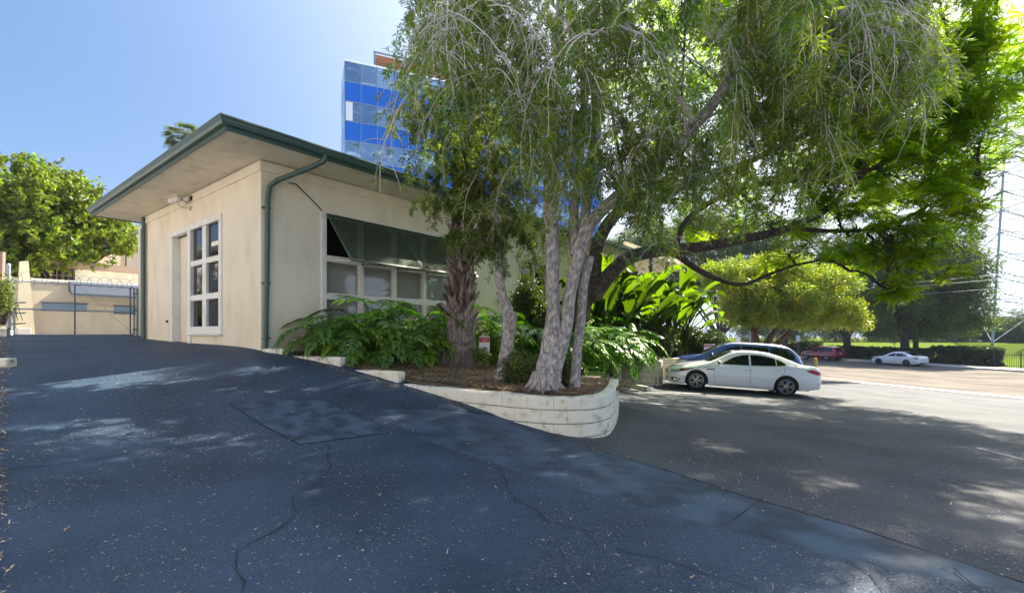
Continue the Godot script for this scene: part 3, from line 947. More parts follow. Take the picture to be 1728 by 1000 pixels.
# pts run so that the wall's visible face is on their right; rows hang down from top
func block_wall(called, label, pts, top, rows, m, group = "", thick = 0.19, block = 0.405, cap = true, low = null, rise = 0.0):
	var w = thing(called, label, "garden wall", Vector3(), 0.0, group)
	var total = 0.0
	for i in pts.size() - 1: total += pts[i].distance_to(pts[i + 1])
	var r = RandomNumberGenerator.new()
	r.seed = hash(called + label)
	var core = MB.new()
	var nrm = func(s):
		var a = path_at(pts, max(0.0, s - 0.03))
		var b = path_at(pts, min(total, s + 0.03))
		var d = (b[0] - a[0]).normalized()
		return Vector2(d.y, -d.x)
	for j in rows:
		var h1 = top - j * 0.203
		var h0 = h1 - 0.197
		var s = -0.2 if j % 2 == 1 else 0.0
		while s < total - 0.02:
			var a = max(s, 0.0) + 0.003
			var b = min(s + block, total) - 0.003
			s += block
			if b - a < 0.04: continue
			var pa = path_at(pts, a)[0]
			var pb = path_at(pts, b)[0]
			var under = min(low.call(pa.x, pa.y), low.call(pb.x, pb.y)) if low else min(gh(pa.x, pa.y), gh(pb.x, pb.y))
			if h1 < under - 0.05: continue
			var mb = MB.new()
			var n = max(1, int(ceil((b - a) / 0.2)))
			var bev = 0.03 if j == 0 and cap else 0.007
			var out = r.randf_range(-0.004, 0.004)
			var tip = r.randf_range(-0.004, 0.004)
			var rowsv = []
			for i in n + 1:
				var q = lerp(a, b, float(i) / n)
				var pp = path_at(pts, q)[0]
				var nn = nrm.call(q)
				var dh = rise * max(0.0, 1.0 - q / 2.7)
				var e = 0.006 if (i == 0 or i == n) else 0.0
				var prof = [Vector2(out - e, h0 + 0.006), Vector2(out + 0.006 - e, h0 + 0.014), Vector2(out + 0.006 - e, h1 - bev), Vector2(out + 0.006 - bev * 0.35 - e, h1 - bev * 0.35), Vector2(out - bev, h1 + tip - e), Vector2(-thick * 0.5, h1 + tip - e), Vector2(-thick + bev, h1 + tip - e), Vector2(-thick - out, h1 - bev), Vector2(-thick - out, h0)]
				var row = []
				for f in prof: row.append(V(pp.x + nn.x * f.x, pp.y + nn.y * f.x, f.y + dh))
				rowsv.append(row)
			mb.grid(rowsv, false, true)
			for e in [0, n]:
				var row = rowsv[e]
				for k in range(1, row.size() - 1):
					if e == 0: mb.tri(row[0], row[k], row[k + 1])
					else: mb.tri(row[0], row[k + 1], row[k])
			part(w, "block", mk(mb, m))
	var rv = []
	var steps = max(2, int(total / 0.12))
	for i in steps + 1:
		var q = lerp(0.01, total - 0.01, float(i) / steps)
		var pp = path_at(pts, q)[0]
		var nn = nrm.call(q)
		var row = []
		for f in [Vector2(-0.006, top - rows * 0.203), Vector2(-0.006, top - 0.03), Vector2(-thick + 0.008, top - 0.03), Vector2(-thick + 0.008, top - rows * 0.203)]: row.append(V(pp.x + nn.x * f.x, pp.y + nn.y * f.x, f.y))
		rv.append(row)
	core.grid(rv, false, true)
	core.quad(rv[0][0], rv[0][1], rv[0][2], rv[0][3])
	core.quad(rv[steps][3], rv[steps][2], rv[steps][1], rv[steps][0])
	part(w, "mortar_core", mk(core, "mortar"))
	return w

func garden_walls():
	var g = "stepped block walls along the driveway"
	block_wall("planter_wall", "short cream block at the foot of the building corner, top of the stepped planter wall", [Vector2(-4.93, 9.42), Vector2(-4.45, 9.24)], -0.30, 3, "wall_paint", g)
	block_wall("planter_wall", "cream painted block wall in front of the large leaved plants, upper step beside the driveway", [Vector2(-4.45, 9.24), Vector2(-3.75, 8.98), Vector2(-3.14, 8.745)], -0.435, 4, "wall_paint", g)
	block_wall("planter_wall", "cream painted block wall below the palm, middle step beside the driveway", [Vector2(-3.15, 8.75), Vector2(-2.5, 8.47), Vector2(-1.96, 8.20)], -0.66, 4, "wall_paint", g)
	var pts = smooth_path([Vector2(-1.97, 8.20), Vector2(-1.3, 7.86), Vector2(-0.7, 7.57), Vector2(-0.2, 7.33), Vector2(0.32, 7.13), Vector2(0.8, 7.04), Vector2(1.17, 7.12), Vector2(1.42, 7.36), Vector2(1.6, 7.7), Vector2(1.8, 8.3), Vector2(2.0, 9.0), Vector2(2.2, 9.85)])
	block_wall("planter_wall", "long curved cream block wall with cracked joints round the triple trunked tree", pts, -0.94, 5, "wall_paint", g, 0.19, 0.405, true, null, 0.075)
	block_wall("retaining_wall", "straight cream block wall behind the triple trunked tree", [Vector2(1.4, 15.3), Vector2(2.5, 15.55), Vector2(3.62, 15.8), Vector2(3.75, 16.4), Vector2(3.85, 17.2)], -1.03, 5, "cream_paint")
	block_wall("retaining_wall", "round ended cream block wall under the hanging strap leaves", smooth_path([Vector2(3.7, 18.0), Vector2(4.3, 17.55), Vector2(4.9, 17.3), Vector2(5.3, 17.32), Vector2(5.55, 17.6), Vector2(5.65, 18.1), Vector2(5.75, 18.9)]), -1.0, 5, "cream_paint")
	block_wall("retaining_wall", "cream block wall in front of the parked white sedan's bonnet", [Vector2(5.8, 19.6), Vector2(6.7, 20.0), Vector2(7.55, 20.4), Vector2(7.8, 21.2)], -1.04, 5, "cream_paint")
	block_wall("retaining_wall", "low pale block wall behind the palm foot and the small sign", [Vector2(-1.3, 12.3), Vector2(-0.4, 12.7), Vector2(0.8, 13.2)], -0.86, 2, "cream_paint", "", 0.19, 0.405, true, func(x, d): return -1.6)

# ---------- gate and what stands beyond it ----------
func gate():
	var turn = atan2(0.7826, 0.6226)
	var A = Vector3(-4.99, 0, -9.5)
	var xf = Transform3D(Basis(Vector3.UP, turn), A)
	var u0 = -2.16
	var u1 = 1.12
	var v = 13.5
	var y0 = -0.06
	var y1 = 1.78
	var g = thing("chain_link_gate", "grey chain link gate closing the driveway beside the beige building", "gate", xf * B(0, -EYE - 0.1 + EYE, v), turn)
	# everything in the gate's own frame: x along the gate, y up from the ground
	var P = func(u, h): return Vector3(u, h + 0.1, 0)
	for e in [[u0, y0, u0, y1], [u1, y0, u1, y1], [(u0 + u1) / 2 - 0.1, y0, (u0 + u1) / 2 - 0.1, y1], [u0, y1, u1, y1], [u0, 0.83, u1, 0.83], [u0, y0, u1, y0], [u1 - 0.12, y0, u1 - 0.12, y1]]:
		var mb = MB.new()
		mb.tube([P.call(e[0], e[1]), P.call(e[2], e[3])], 0.024, 8)
		part(g, "gate_rail", mk(mb, "gate_steel" if e[0] > u0 + 0.1 else "galvanised"))
	var net = MB.new()
	var step = 0.075
	var w = u1 - u0
	var h = y1 - y0
	for s in [-1, 1]:
		var k = -h
		while k < w:
			var a = max(0.0, -k)
			var b = min(h, w - k)
			if b > a:
				var x0 = u0 + (k + a) if s > 0 else u1 - (k + a)
				var x1 = u0 + (k + b) if s > 0 else u1 - (k + b)
				net.tube([P.call(x0, y0 + a) + Vector3(0, 0, s * 0.003), P.call(x1, y0 + b) + Vector3(0, 0, s * 0.003)], 0.0042, 3, false)
			k += step
	var o = part(g, "chain_link_net", mk(net, "galvanised"))
	var bd = MB.new()
	bd.tube([P.call((u0 + u1) / 2, y1), P.call(u1, y0)], 0.006, 4)
	part(g, "brace_wire", mk(bd, "gate_steel"))
	for p in [[u0 - 0.13, 2.4, "tall pale grey steel gate post at the left end of the chain link gate"], [u1 + 0.09, 1.85, "short dark gate post between the chain link gate and the building"]]:
		var t = thing("gate_post", p[2], "post", xf * B(p[0], -0.1, v), turn, "posts of the driveway gate")
		var mb = MB.new()
		mb.tube([Vector3(0, -0.2, 0), Vector3(0, p[1], 0)], 0.055 if p[1] > 2 else 0.045, 12)
		part(t, "post_tube", mk(mb, "galvanised"))
		mb = MB.new()
		mb.lathe([Vector2(0.0, 0.06), Vector2(0.04, 0.045), Vector2(0.062, 0.0)], Vector3(0, p[1], 0), Basis(), 12)
		part(t, "post_cap", mk(mb, "galvanised"))
		for y in [0.25, 1.0, 1.65]:
			mb = MB.new()
			mb.cbox(Vector3(0.06 * (1 if p[1] > 2 else -1), y, 0), Vector3(0.14, 0.05, 0.13), 0.01)
			part(t, "hinge", mk(mb, "gate_steel"))
	# razor coil along the top
	var c = MB.new()
	var pts = []
	var n = 11
	for i in n * 20 + 1:
		var a = TAU * i / 20.0
		var u = lerp(u0, u1, i / (n * 20.0))
		pts.append(Vector3(u + 0.1 * sin(a), y1 + 0.13 + 0.2 * cos(a), 0.2 * sin(a)))
	c.tube(pts, 0.006, 4)
	single("razor_wire", mk(c, "dark_metal"), "coil of razor wire looped along the top of the chain link gate", "razor wire", "", Transform3D(Basis(Vector3.UP, turn), xf * B(0, 0, v)))

	# the low beige garage behind
	var gb = thing("beige_garage", "low pale beige outbuilding with grey awning behind the chain link gate", "building", xf * B(0, -0.2, 19.5), turn)
	var Q = func(u, hh, vv): return Vector3(u, hh + 0.2, -vv)
	var mb = MB.new()
	mb.box(Q.call(2.5, 1.05, 1.8), Vector3(7.3, 2.5, 3.6))
	part(gb, "wall", mk(mb, "pale_stucco"))
	mb = MB.new()
	mb.hexa([Q.call(0.12, 1.70, -0.7), Q.call(6.2, 1.70, -0.7), Q.call(6.2, 1.9, -0.01), Q.call(0.12, 1.9, -0.01), Q.call(0.12, 1.78, -0.72), Q.call(6.2, 1.78, -0.72), Q.call(6.2, 2.42, -0.01), Q.call(0.12, 2.42, -0.01)])
	part(gb, "awning", mk(mb, "slate_blue"))
	mb = MB.new()
	mb.cbox(Q.call(3.16, 1.74, -0.74), Vector3(6.1, 0.1, 0.03), 0.006)
	part(gb, "awning_edge", mk(mb, "gate_steel"))
	for e in [[-0.75, 0.75, 1.02, 1.36], [1.75, 2.9, 0.95, 1.32], [3.6, 4.6, 0.95, 1.32]]:
		mb = MB.new()
		mb.box(Q.call((e[0] + e[1]) / 2, (e[2] + e[3]) / 2, -0.012), Vector3(e[1] - e[0], e[3] - e[2], 0.03))
		var wn = part(gb, "window", mk(mb, "window_blue"))
		mb = MB.new()
		for q in [[e[0], e[1], e[2] - 0.02, e[2] + 0.03], [e[0], e[1], e[3] - 0.03, e[3] + 0.02]]: mb.cbox(Q.call((q[0] + q[1]) / 2, (q[2] + q[3]) / 2, -0.025), Vector3(q[1] - q[0] + 0.08, q[3] - q[2], 0.05), 0.006)
		part(wn, "frame", mk(mb, "gate_steel"))
	mb = MB.new()
	for q in [[0.98, 1.02, -0.15, 1.25], [1.6, 1.64, -0.15, 1.25], [0.98, 1.64, 1.25, 1.29]]: mb.cbox(Q.call((q[0] + q[1]) / 2, (q[2] + q[3]) / 2, -0.012), Vector3(q[1] - q[0], q[3] - q[2], 0.024), 0.004)
	part(gb, "door_frame", mk(mb, "cream_paint"))
	mb = MB.new()
	mb.cbox(Q.call(2.5, 2.34, 1.8), Vector3(7.45, 0.1, 3.75), 0.01)
	part(gb, "coping", mk(mb, "white_stucco"))

	# the upper house: white wall, brown eave, brown window
	var h2 = thing("white_house", "white walled house with brown eave and brown window above the garage", "house", xf * B(0, 0, 23.6), turn)
	var R = func(u, hh, vv): return Vector3(u, hh, -vv)
	mb = MB.new()
	mb.box(R.call(4.1, 1.6, 2.5), Vector3(6.2, 4.2, 5.0))
	part(h2, "wall", mk(mb, "white_stucco"))
	mb = MB.new()
	mb.hexa([R.call(0.0, 3.35, -0.5), R.call(7.4, 3.35, -0.5), R.call(7.4, 3.35, 5.5), R.call(0.0, 3.35, 5.5), R.call(0.0, 3.68, -0.5), R.call(7.4, 3.68, -0.5), R.call(7.4, 3.85, 5.5), R.call(0.0, 3.85, 5.5)])
	part(h2, "eave", mk(mb, "fascia_brown"))
	mb = MB.new()
	mb.box(R.call(0.55, 1.55, 2.6), Vector3(0.92, 4.1, 4.6))
	part(h2, "side_wall", mk(mb, "fascia_brown"))
	for k in 2:
		mb = MB.new()
		mb.box(R.call(0.32 + k * 0.46, 3.0, 0.27), Vector3(0.44, 0.62, 0.03))
		var wn = part(h2, "window", mk(mb, "tinted_glass"))
		mb = MB.new()
		for x in [-0.2, 0.0, 0.2]: mb.cbox(R.call(0.32 + k * 0.46 + x, 3.0, 0.24), Vector3(0.04, 0.62, 0.05), 0.005)
		for y in [2.7, 2.98, 3.28]: mb.cbox(R.call(0.32 + k * 0.46, y, 0.245), Vector3(0.42, 0.04, 0.045), 0.005)
		part(wn, "frame", mk(mb, "fascia_brown"))
	# tall plain wall behind
	var h3 = thing("tall_plain_building", "tall plain beige building behind the white house, partly raw block", "building", xf * B(0, 0, 29.5), turn)
	mb = MB.new()
	mb.box(R.call(2.8, 2.0, 3.0), Vector3(3.2, 6.5, 6.0))
	part(h3, "wall", mk(mb, "pale_stucco"))
	mb = MB.new()
	mb.box(R.call(7.0, 2.35, 3.0), Vector3(5.1, 7.1, 6.1))
	part(h3, "block_wall", mk(mb, "grey_block"))
	# the left boundary: wall, stub pillar, stair with slanted rails
	var bw = thing("boundary_wall", "pale beige wall and stub pillar beyond the left end of the gate", "wall", xf * B(-2.25, -0.2, 19.0), turn)
	mb = MB.new()
	mb.cbox(Vector3(-0.9, 1.2, 0.6), Vector3(3.2, 2.6, 0.25), 0.02)
	part(bw, "panel", mk(mb, "pale_stucco"))
	mb = MB.new()
	mb.hexa([Vector3(0.55, -0.2, 0.9), Vector3(1.15, -0.2, 0.9), Vector3(1.15, -0.2, 0.4), Vector3(0.55, -0.2, 0.4), Vector3(0.7, 3.15, 0.75), Vector3(0.95, 3.2, 0.75), Vector3(0.95, 3.2, 0.5), Vector3(0.7, 3.15, 0.5)])
	part(bw, "pillar", mk(mb, "pale_stucco"))
	var sr = thing("stair_railing", "dark metal stair railing with slanted bars behind the left end of the gate", "railing", xf * B(-2.0, -0.2, 17.6), turn)
	for k in 3:
		mb = MB.new()
		mb.bar(Vector3(-1.2, 0.45 + k * 0.42, 0), Vector3(0.55, 0.6 + k * 0.42, 0), 0.05)
		part(sr, "rail", mk(mb, "dark_metal"))
	for k in 14:
		mb = MB.new()
		mb.bar(Vector3(-1.1 + k * 0.12, 0.55 + k * 0.012, 0), Vector3(-1.25 + k * 0.12, 1.35, 0), 0.022)
		part(sr, "bar", mk(mb, "dark_metal"))
	# roofed parapet and odds against it
	var bx = MB.new()
	bx.cbox(Vector3(0, 0.15, 0), Vector3(0.4, 0.3, 0.3), 0.02)
	single("cardboard_box", mk(bx, "pink_stucco"), "brown box on the ground behind the left end of the gate", "box", "", Transform3D(Basis(Vector3.UP, turn + 0.2), xf * B(-1.75, -0.1, 15.6)))

func neighbour():
	# seen only as a reflection in the entrance window
	var turn = atan2(0.7826, 0.6226)
	var xf = Transform3D(Basis(Vector3.UP, turn), Vector3(-4.99, 0, -9.5))
	var t = thing("neighbouring_building", "pinkish stucco building across the driveway, mirrored in the tall entrance window", "building", xf * B(-8.5, -EYE, 12), turn)
	var mb = MB.new()
	mb.box(Vector3(-4, 3.6, 0), Vector3(8, 7.8, 60))
	part(t, "wall", mk(mb, "pink_stucco"))
	mb = MB.new()
	mb.cbox(Vector3(-3.6, 7.7, 0), Vector3(9.0, 0.3, 61), 0.02)
	part(t, "eave", mk(mb, "white_stucco"))
	for k in 9:
		mb = MB.new()
		mb.box(Vector3(0.0, 5.6, 20 - k * 5), Vector3(0.06, 1.1, 1.3))
		part(t, "window", mk(mb, "window_blue"))

# ---------- the blue glass tower ----------
func glass_tower():
	var dT = Vector2(0.919, 0.393)
	var o = Vector3((581 - 864) / FOCAL * 45.0, 0, -45.0)
	var t = thing("glass_tower", "office tower of blue and grey glass panels rising behind the beige building", "tower", o, atan2(dT.y, dT.x))
	var pw = 1.5
	var ph = 1.86
	var nc = 19
	var nr = 13
	var top = (562 - 103) / FOCAL * 45.0 + EYE
	var r = RandomNumberGenerator.new()
	r.seed = 5
	var mb = MB.new()
	mb.box(Vector3(nc * pw / 2, top / 2 - 0.3, -2.6), Vector3(nc * pw - 0.1, top - 0.2, 5.0))
	part(t, "core", mk(mb, "dark_room"))
	var front = {}
	for m in ["tower_blue", "tower_glass", "tower_glass_dark", "tower_glass_pale", "tower_blind"]:
		mb = MB.new()
		mb.box(Vector3(), Vector3(pw - 0.05, ph - 0.05, 0.06))
		front[m] = mk(mb, m)
	for j in nr:
		for i in nc:
			var m = "tower_blue"
			if j % 2 == 0:
				var q = r.randf()
				m = "tower_glass" if q < 0.55 else ("tower_glass_dark" if q < 0.85 else "tower_glass_pale")
			part(t, "panel", front[m], Transform3D(Basis(Vector3.UP, r.randf_range(-0.004, 0.004)), Vector3((i + 0.5) * pw, top - (j + 0.5) * ph, 0)))
	mb = MB.new()
	mb.box(Vector3(0.42, top - 2.5 * ph, 0.035), Vector3(0.62, ph - 0.1, 0.03))
	part(t, "blind", mk(mb, "tower_blind"))
	# side panels
	for j in nr:
		for i in 3:
			mb = MB.new()
			mb.box(Vector3(0.02, top - (j + 0.5) * ph, -0.8 - i * 1.5), Vector3(0.06, ph - 0.05, 1.42))
			part(t, "side_panel", mk(mb, "tower_blue" if j % 2 else "tower_glass_dark"))
	for i in nc + 1:
		mb = MB.new()
		mb.box(Vector3(i * pw, top - nr * ph / 2, 0.045), Vector3(0.05, nr * ph, 0.07))
		part(t, "mullion", mk(mb, "tower_frame"))
	for j in nr + 1:
		mb = MB.new()
		mb.box(Vector3(nc * pw / 2, top - j * ph, 0.04), Vector3(nc * pw, 0.055, 0.055))
		part(t, "transom", mk(mb, "tower_frame"))
	# sloping glazed parapet
	for i in nc:
		mb = MB.new()
		mb.hexa([Vector3(i * pw + 0.03, top + 0.02, 0.03), Vector3((i + 1) * pw - 0.03, top + 0.02, 0.03), Vector3((i + 1) * pw - 0.03, top + 0.02, -0.03), Vector3(i * pw + 0.03, top + 0.02, -0.03), Vector3(i * pw + 0.03, top + 0.5, -0.45), Vector3((i + 1) * pw - 0.03, top + 0.5, -0.45), Vector3((i + 1) * pw - 0.03, top + 0.5, -0.5), Vector3(i * pw + 0.03, top + 0.5, -0.5)])
		part(t, "parapet_panel", mk(mb, "tower_glass_pale"))
	# the timber louvred plant screen on the roof
	for k in 9:
		mb = MB.new()
		mb.cbox(Vector3(9.6, top + 0.55 + k * 0.26, -2.6), Vector3(13.0, 0.2, 0.06), 0.01)
		part(t, "louvre", mk(mb, "louvre_wood"))
	mb = MB.new()
	for x in [3.05, 6.2, 9.4, 12.6, 16.1]: mb.box(Vector3(x, top + 1.5, -2.55), Vector3(0.14, 2.9, 0.16))
	mb.box(Vector3(9.6, top + 2.95, -2.56), Vector3(13.3, 0.14, 0.17))
	part(t, "screen_frame", mk(mb, "tower_frame"))
	mb = MB.new()
	mb.box(Vector3(9.6, top + 1.4, -3.9), Vector3(12.6, 2.6, 2.2))
	part(t, "plant_room", mk(mb, "louvre_wood"))

func porch():
	# the covered walk of the next wing, glimpsed between the leaves
	var t = thing("covered_porch", "pale flat roofed porch on slim green posts glimpsed among the big leaves", "porch", V(7.0, 24.5, -1.6), atan2(0.7826, 0.6226))
	var mb = MB.new()
	mb.box(Vector3(1.0, 5.55, -1.5), Vector3(10.0, 0.25, 4.0))
	part(t, "roof", mk(mb, "pale_stucco"))
	for k in 4:
		mb = MB.new()
		mb.cbox(Vector3(-2.6 + k * 2.2, 2.7, 0.3), Vector3(0.16, 5.4, 0.16), 0.01)
		part(t, "post", mk(mb, "green_metal"))
	for y in [3.2, 4.0]:
		mb = MB.new()
		mb.cbox(Vector3(1.0, y, 0.28), Vector3(8.6, 0.1, 0.08), 0.01)
		part(t, "rail", mk(mb, "green_metal"))
	mb = MB.new()
	mb.box(Vector3(-4.0, 2.6, -2.0), Vector3(3.5, 5.2, 3.0))
	part(t, "wall", mk(mb, "stucco"))

# ---------- plants ----------
func clump_mesh(seed, n, radius, length, width, m, hang = 0.0):
	var r = RandomNumberGenerator.new()
	r.seed = seed
	var mb = MB.new()
	for k in n:
		var p = rand_dir(r) * radius * pow(r.randf(), 0.45)
		var d = (p.normalized() * 0.7 + rand_dir(r) * 0.8 + Vector3(0, -hang, 0)).normalized()
		var s = d.cross(rand_dir(r)).normalized()
		mb.leaf(p, d, s, length * r.randf_range(0.7, 1.2), width * r.randf_range(0.8, 1.2))
	return mk(mb, m)

# rosettes of leaves at the ends of short shoots, as on a rubber tree or a magnolia
func rosette_mesh(seed, shoots, leaves, radius, length, width, m):
	var r = RandomNumberGenerator.new()
	r.seed = seed
	var mb = MB.new()
	for k in shoots:
		var c = rand_dir(r) * radius * pow(r.randf(), 0.4)
		var up = (c.normalized() + Vector3(0, 0.8, 0) + rand_dir(r) * 0.4).normalized()
		for i in leaves:
			var d = (up * r.randf_range(0.1, 0.9) + rand_dir(r)).normalized()
			mb.leaf(c + up * r.randf_range(-0.06, 0.06), d, d.cross(up).normalized(), length * r.randf_range(0.7, 1.15), width)
	return mk(mb, m)

# a hanging spray: a thin pendulous twig with side twigs and narrow leaves in tufts
func strand_mesh(seed, length, bare, thick = 0.0075, wood = "twig"):
	var r = RandomNumberGenerator.new()
	r.seed = seed
	var tw = MB.new()
	var lf = MB.new()
	var lines = []
	var main = []
	var p = Vector3()
	var dir = Vector3(r.randf_range(-0.6, 0.6), 0.1, r.randf_range(-0.6, 0.6))
	var n = 12
	for i in n + 1:
		main.append(p)
		dir = (dir + Vector3(r.randf_range(-0.16, 0.16), -0.24, r.randf_range(-0.16, 0.16))).normalized()
		p += dir * length / n
	lines.append([main, thick])
	for k in (7 if bare < 0.7 else 11):
		var i = r.randi_range(2, n - 1)
		var q = main[i]
		var d2 = (Vector3(r.randf_range(-1, 1), r.randf_range(-0.5, 0.3), r.randf_range(-1, 1))).normalized()
		var side = [q]
		var l2 = length * r.randf_range(0.14, 0.34)
		for j in 5:
			d2 = (d2 + Vector3(0, -0.32, 0) + rand_dir(r) * 0.12).normalized()
			q += d2 * l2 / 5
			side.append(q)
		lines.append([side, thick * 0.53])
	for l in lines:
		var pts = l[0]
		var m = pts.size()
		var rad = []
		for i in m: rad.append(l[1] * (1.0 - 0.7 * i / m))
		tw.tube(pts, rad, 4, false)
		for i in range(1, m):
			var f = float(i) / (m - 1)
			if f < bare and (l[1] > 0.005 or bare > 0.7): continue
			var t = (pts[i] - pts[i - 1]).normalized()
			var cnt = 6 if f > 0.7 else 3
			for k in cnt:
				var a = r.randf() * TAU
				var x = t.cross(Vector3(0.3, 0.2, 0.9)).normalized().rotated(t, a)
				var d = (t * r.randf_range(0.5, 1.3) + x).normalized()
				lf.leaf(pts[i].lerp(pts[i - 1], r.randf()), d, d.cross(rand_dir(r)).normalized(), r.randf_range(0.08, 0.14), r.randf_range(0.016, 0.026), 0.15)
	var mesh = mk(lf, "bottlebrush_leaf")
	return mk(tw, wood, mesh)

# a feathery twice divided leaf spray: several fronds from a shoot
func feather_mesh(seed, fronds):
	var r = RandomNumberGenerator.new()
	r.seed = seed
	var lf = MB.new()
	for k in fronds:
		var a = TAU * k / fronds + r.randf_range(-0.4, 0.4)
		var d = Vector3(cos(a), r.randf_range(-0.25, 0.35), sin(a)).normalized()
		var s = d.cross(Vector3.UP).normalized()
		var l = r.randf_range(0.32, 0.46)
		var p = Vector3()
		var n = 10
		for i in n:
			d = (d + Vector3(0, -0.07, 0)).normalized()
			p += d * l / n
			var w = sin(PI * (i + 1.5) / (n + 2.0))
			for sg in [-1, 1]:
				var q = (s * sg + d * 0.55 + Vector3(0, r.randf_range(-0.25, 0.05), 0)).normalized()
				lf.leaf(p, q, q.cross(Vector3.UP).normalized(), 0.035 + 0.095 * w, 0.026, 0.3)
	return mk(lf, "feather_leaf")

func tint(r, lo, hi, warm = 0.12) -> Color:
	var g = r.randf_range(lo, hi)
	var w = r.randf_range(-warm, warm)
	return Color(g * (1.0 + w), g, g * (1.0 - w))

# points inside soft ellipsoids, thinned by noise so that gaps stay open
func scatter(blobs, count, seed, freq = 0.8, thr = -0.15, shell = 0.5):
	var r = RandomNumberGenerator.new()
	r.seed = seed
	var fn = FastNoiseLite.new()
	fn.seed = seed; fn.frequency = freq; fn.fractal_octaves = 2
	var total = 0.0
	var acc = []
	for b in blobs:
		total += pow(b[1].x * b[1].y * b[1].z, 0.75)
		acc.append(total)
	var out = []
	var tries = 0
	while out.size() < count and tries < count * 12:
		tries += 1
		var k = r.randf() * total
		var i = 0
		while acc[i] < k: i += 1
		var d = rand_dir(r)
		var q = pow(r.randf(), shell)
		var p = blobs[i][0] + d * blobs[i][1] * q
		if fn.get_noise_3dv(p) < thr: continue
		out.append(p)
	return out

func crown(parent, meshes, pts, seed, smin, smax, lo, hi, warm = 0.12, upright = 0.0, called = "crown"):
	var r = RandomNumberGenerator.new()
	r.seed = seed + 77
	var xs = []
	var cs = []
	for i in meshes.size():
		xs.append([]); cs.append([])
	for p in pts:
		var i = r.randi() % meshes.size()
		var b = Basis(Vector3.UP, r.randf() * TAU)
		if upright < 1.0: b = Basis(rand_dir(r), r.randf() * PI * (1.0 - upright)) * b
		xs[i].append(Transform3D(b.scaled(Vector3.ONE * r.randf_range(smin, smax)), p))
		cs[i].append(tint(r, lo, hi, warm))
	for i in meshes.size(): many(parent, called, meshes[i], xs[i], cs[i])

func bend(a, b, lift, n = 8, wob = 0.0, r = null):
	var out = []
	for i in n + 1:
		var t = float(i) / n
		var p = a.lerp(b, t) + Vector3(0, lift * 4.0 * t * (1 - t), 0)
		if r and i > 0 and i < n: p += rand_dir(r) * wob
		out.append(p)
	return out

func taper(n, a, b):
	var o = []
	for i in n: o.append(lerp(a, b, pow(float(i) / max(1, n - 1), 0.8)))
	return o

func spline(pts, per = 4):
	var c = Curve3D.new()
	for i in pts.size():
		var t = (pts[min(i + 1, pts.size() - 1)] - pts[max(i - 1, 0)]) * 0.17
		c.add_point(pts[i], -t, t)
	var out = []
	for i in pts.size() - 1:
		for k in per: out.append(c.sample(i, float(k) / per))
	out.append(pts[pts.size() - 1])
	return out

# a limb through pixels at depths: [px, py, d, radius]
func limb(mb, list, sides = 10, ripple = 0.08, seed = 1):
	var pts = []
	for p in list: pts.append(at(p[0], p[1], p[2]))
	var s = spline(pts, 5)
	var rad = []
	for i in list.size() - 1:
		for k in 5: rad.append(lerp(list[i][3], list[i + 1][3], k / 5.0))
	rad.append(list[list.size() - 1][3])
	mb.tube(s, rad, sides, true, ripple, seed)
	return s

func simple_tree(called, label, category, group, base, height, r0, blobs, meshes, count, seed, smin, smax, lo, hi, bark = "brown_bark", freq = 0.5, thr = -0.2, forks = []):
	var t = thing(called, label, category, base, 0.0, group)
	var r = RandomNumberGenerator.new()
	r.seed = seed
	var mb = MB.new()
	var top = Vector3(0, height, 0)
	mb.tube([Vector3(0, -0.3, 0), Vector3(0, 0.05, 0), Vector3(r.randf_range(-0.05, 0.05), height * 0.5, 0.03), top], [r0 * 1.5, r0 * 1.12, r0 * 0.9, r0 * 0.75], 10, true, 0.08, seed)
	for b in blobs:
		var e = b[0] - base
		var s = bend(top - Vector3(0, r0, 0), e, -0.12 * e.length() * 0.3, 8, 0.05, r)
		mb.tube(s, taper(9, r0 * 0.6, r0 * 0.12), 7, true)
		for k in 5:
			var f = e + rand_dir(r) * b[1] * 0.75
			mb.tube(bend(s[5], f, 0.1, 6, 0.05, r), taper(7, r0 * 0.2, r0 * 0.04), 5, true)
	for f in forks: mb.tube(f[0], f[1], 9, true, 0.06, seed)
	part(t, "trunk", mk(mb, bark))
	var pts = scatter(blobs, count, seed, freq, thr)
	for i in pts.size(): pts[i] -= base
	crown(t, meshes, pts, seed, smin, smax, lo, hi)
	return t

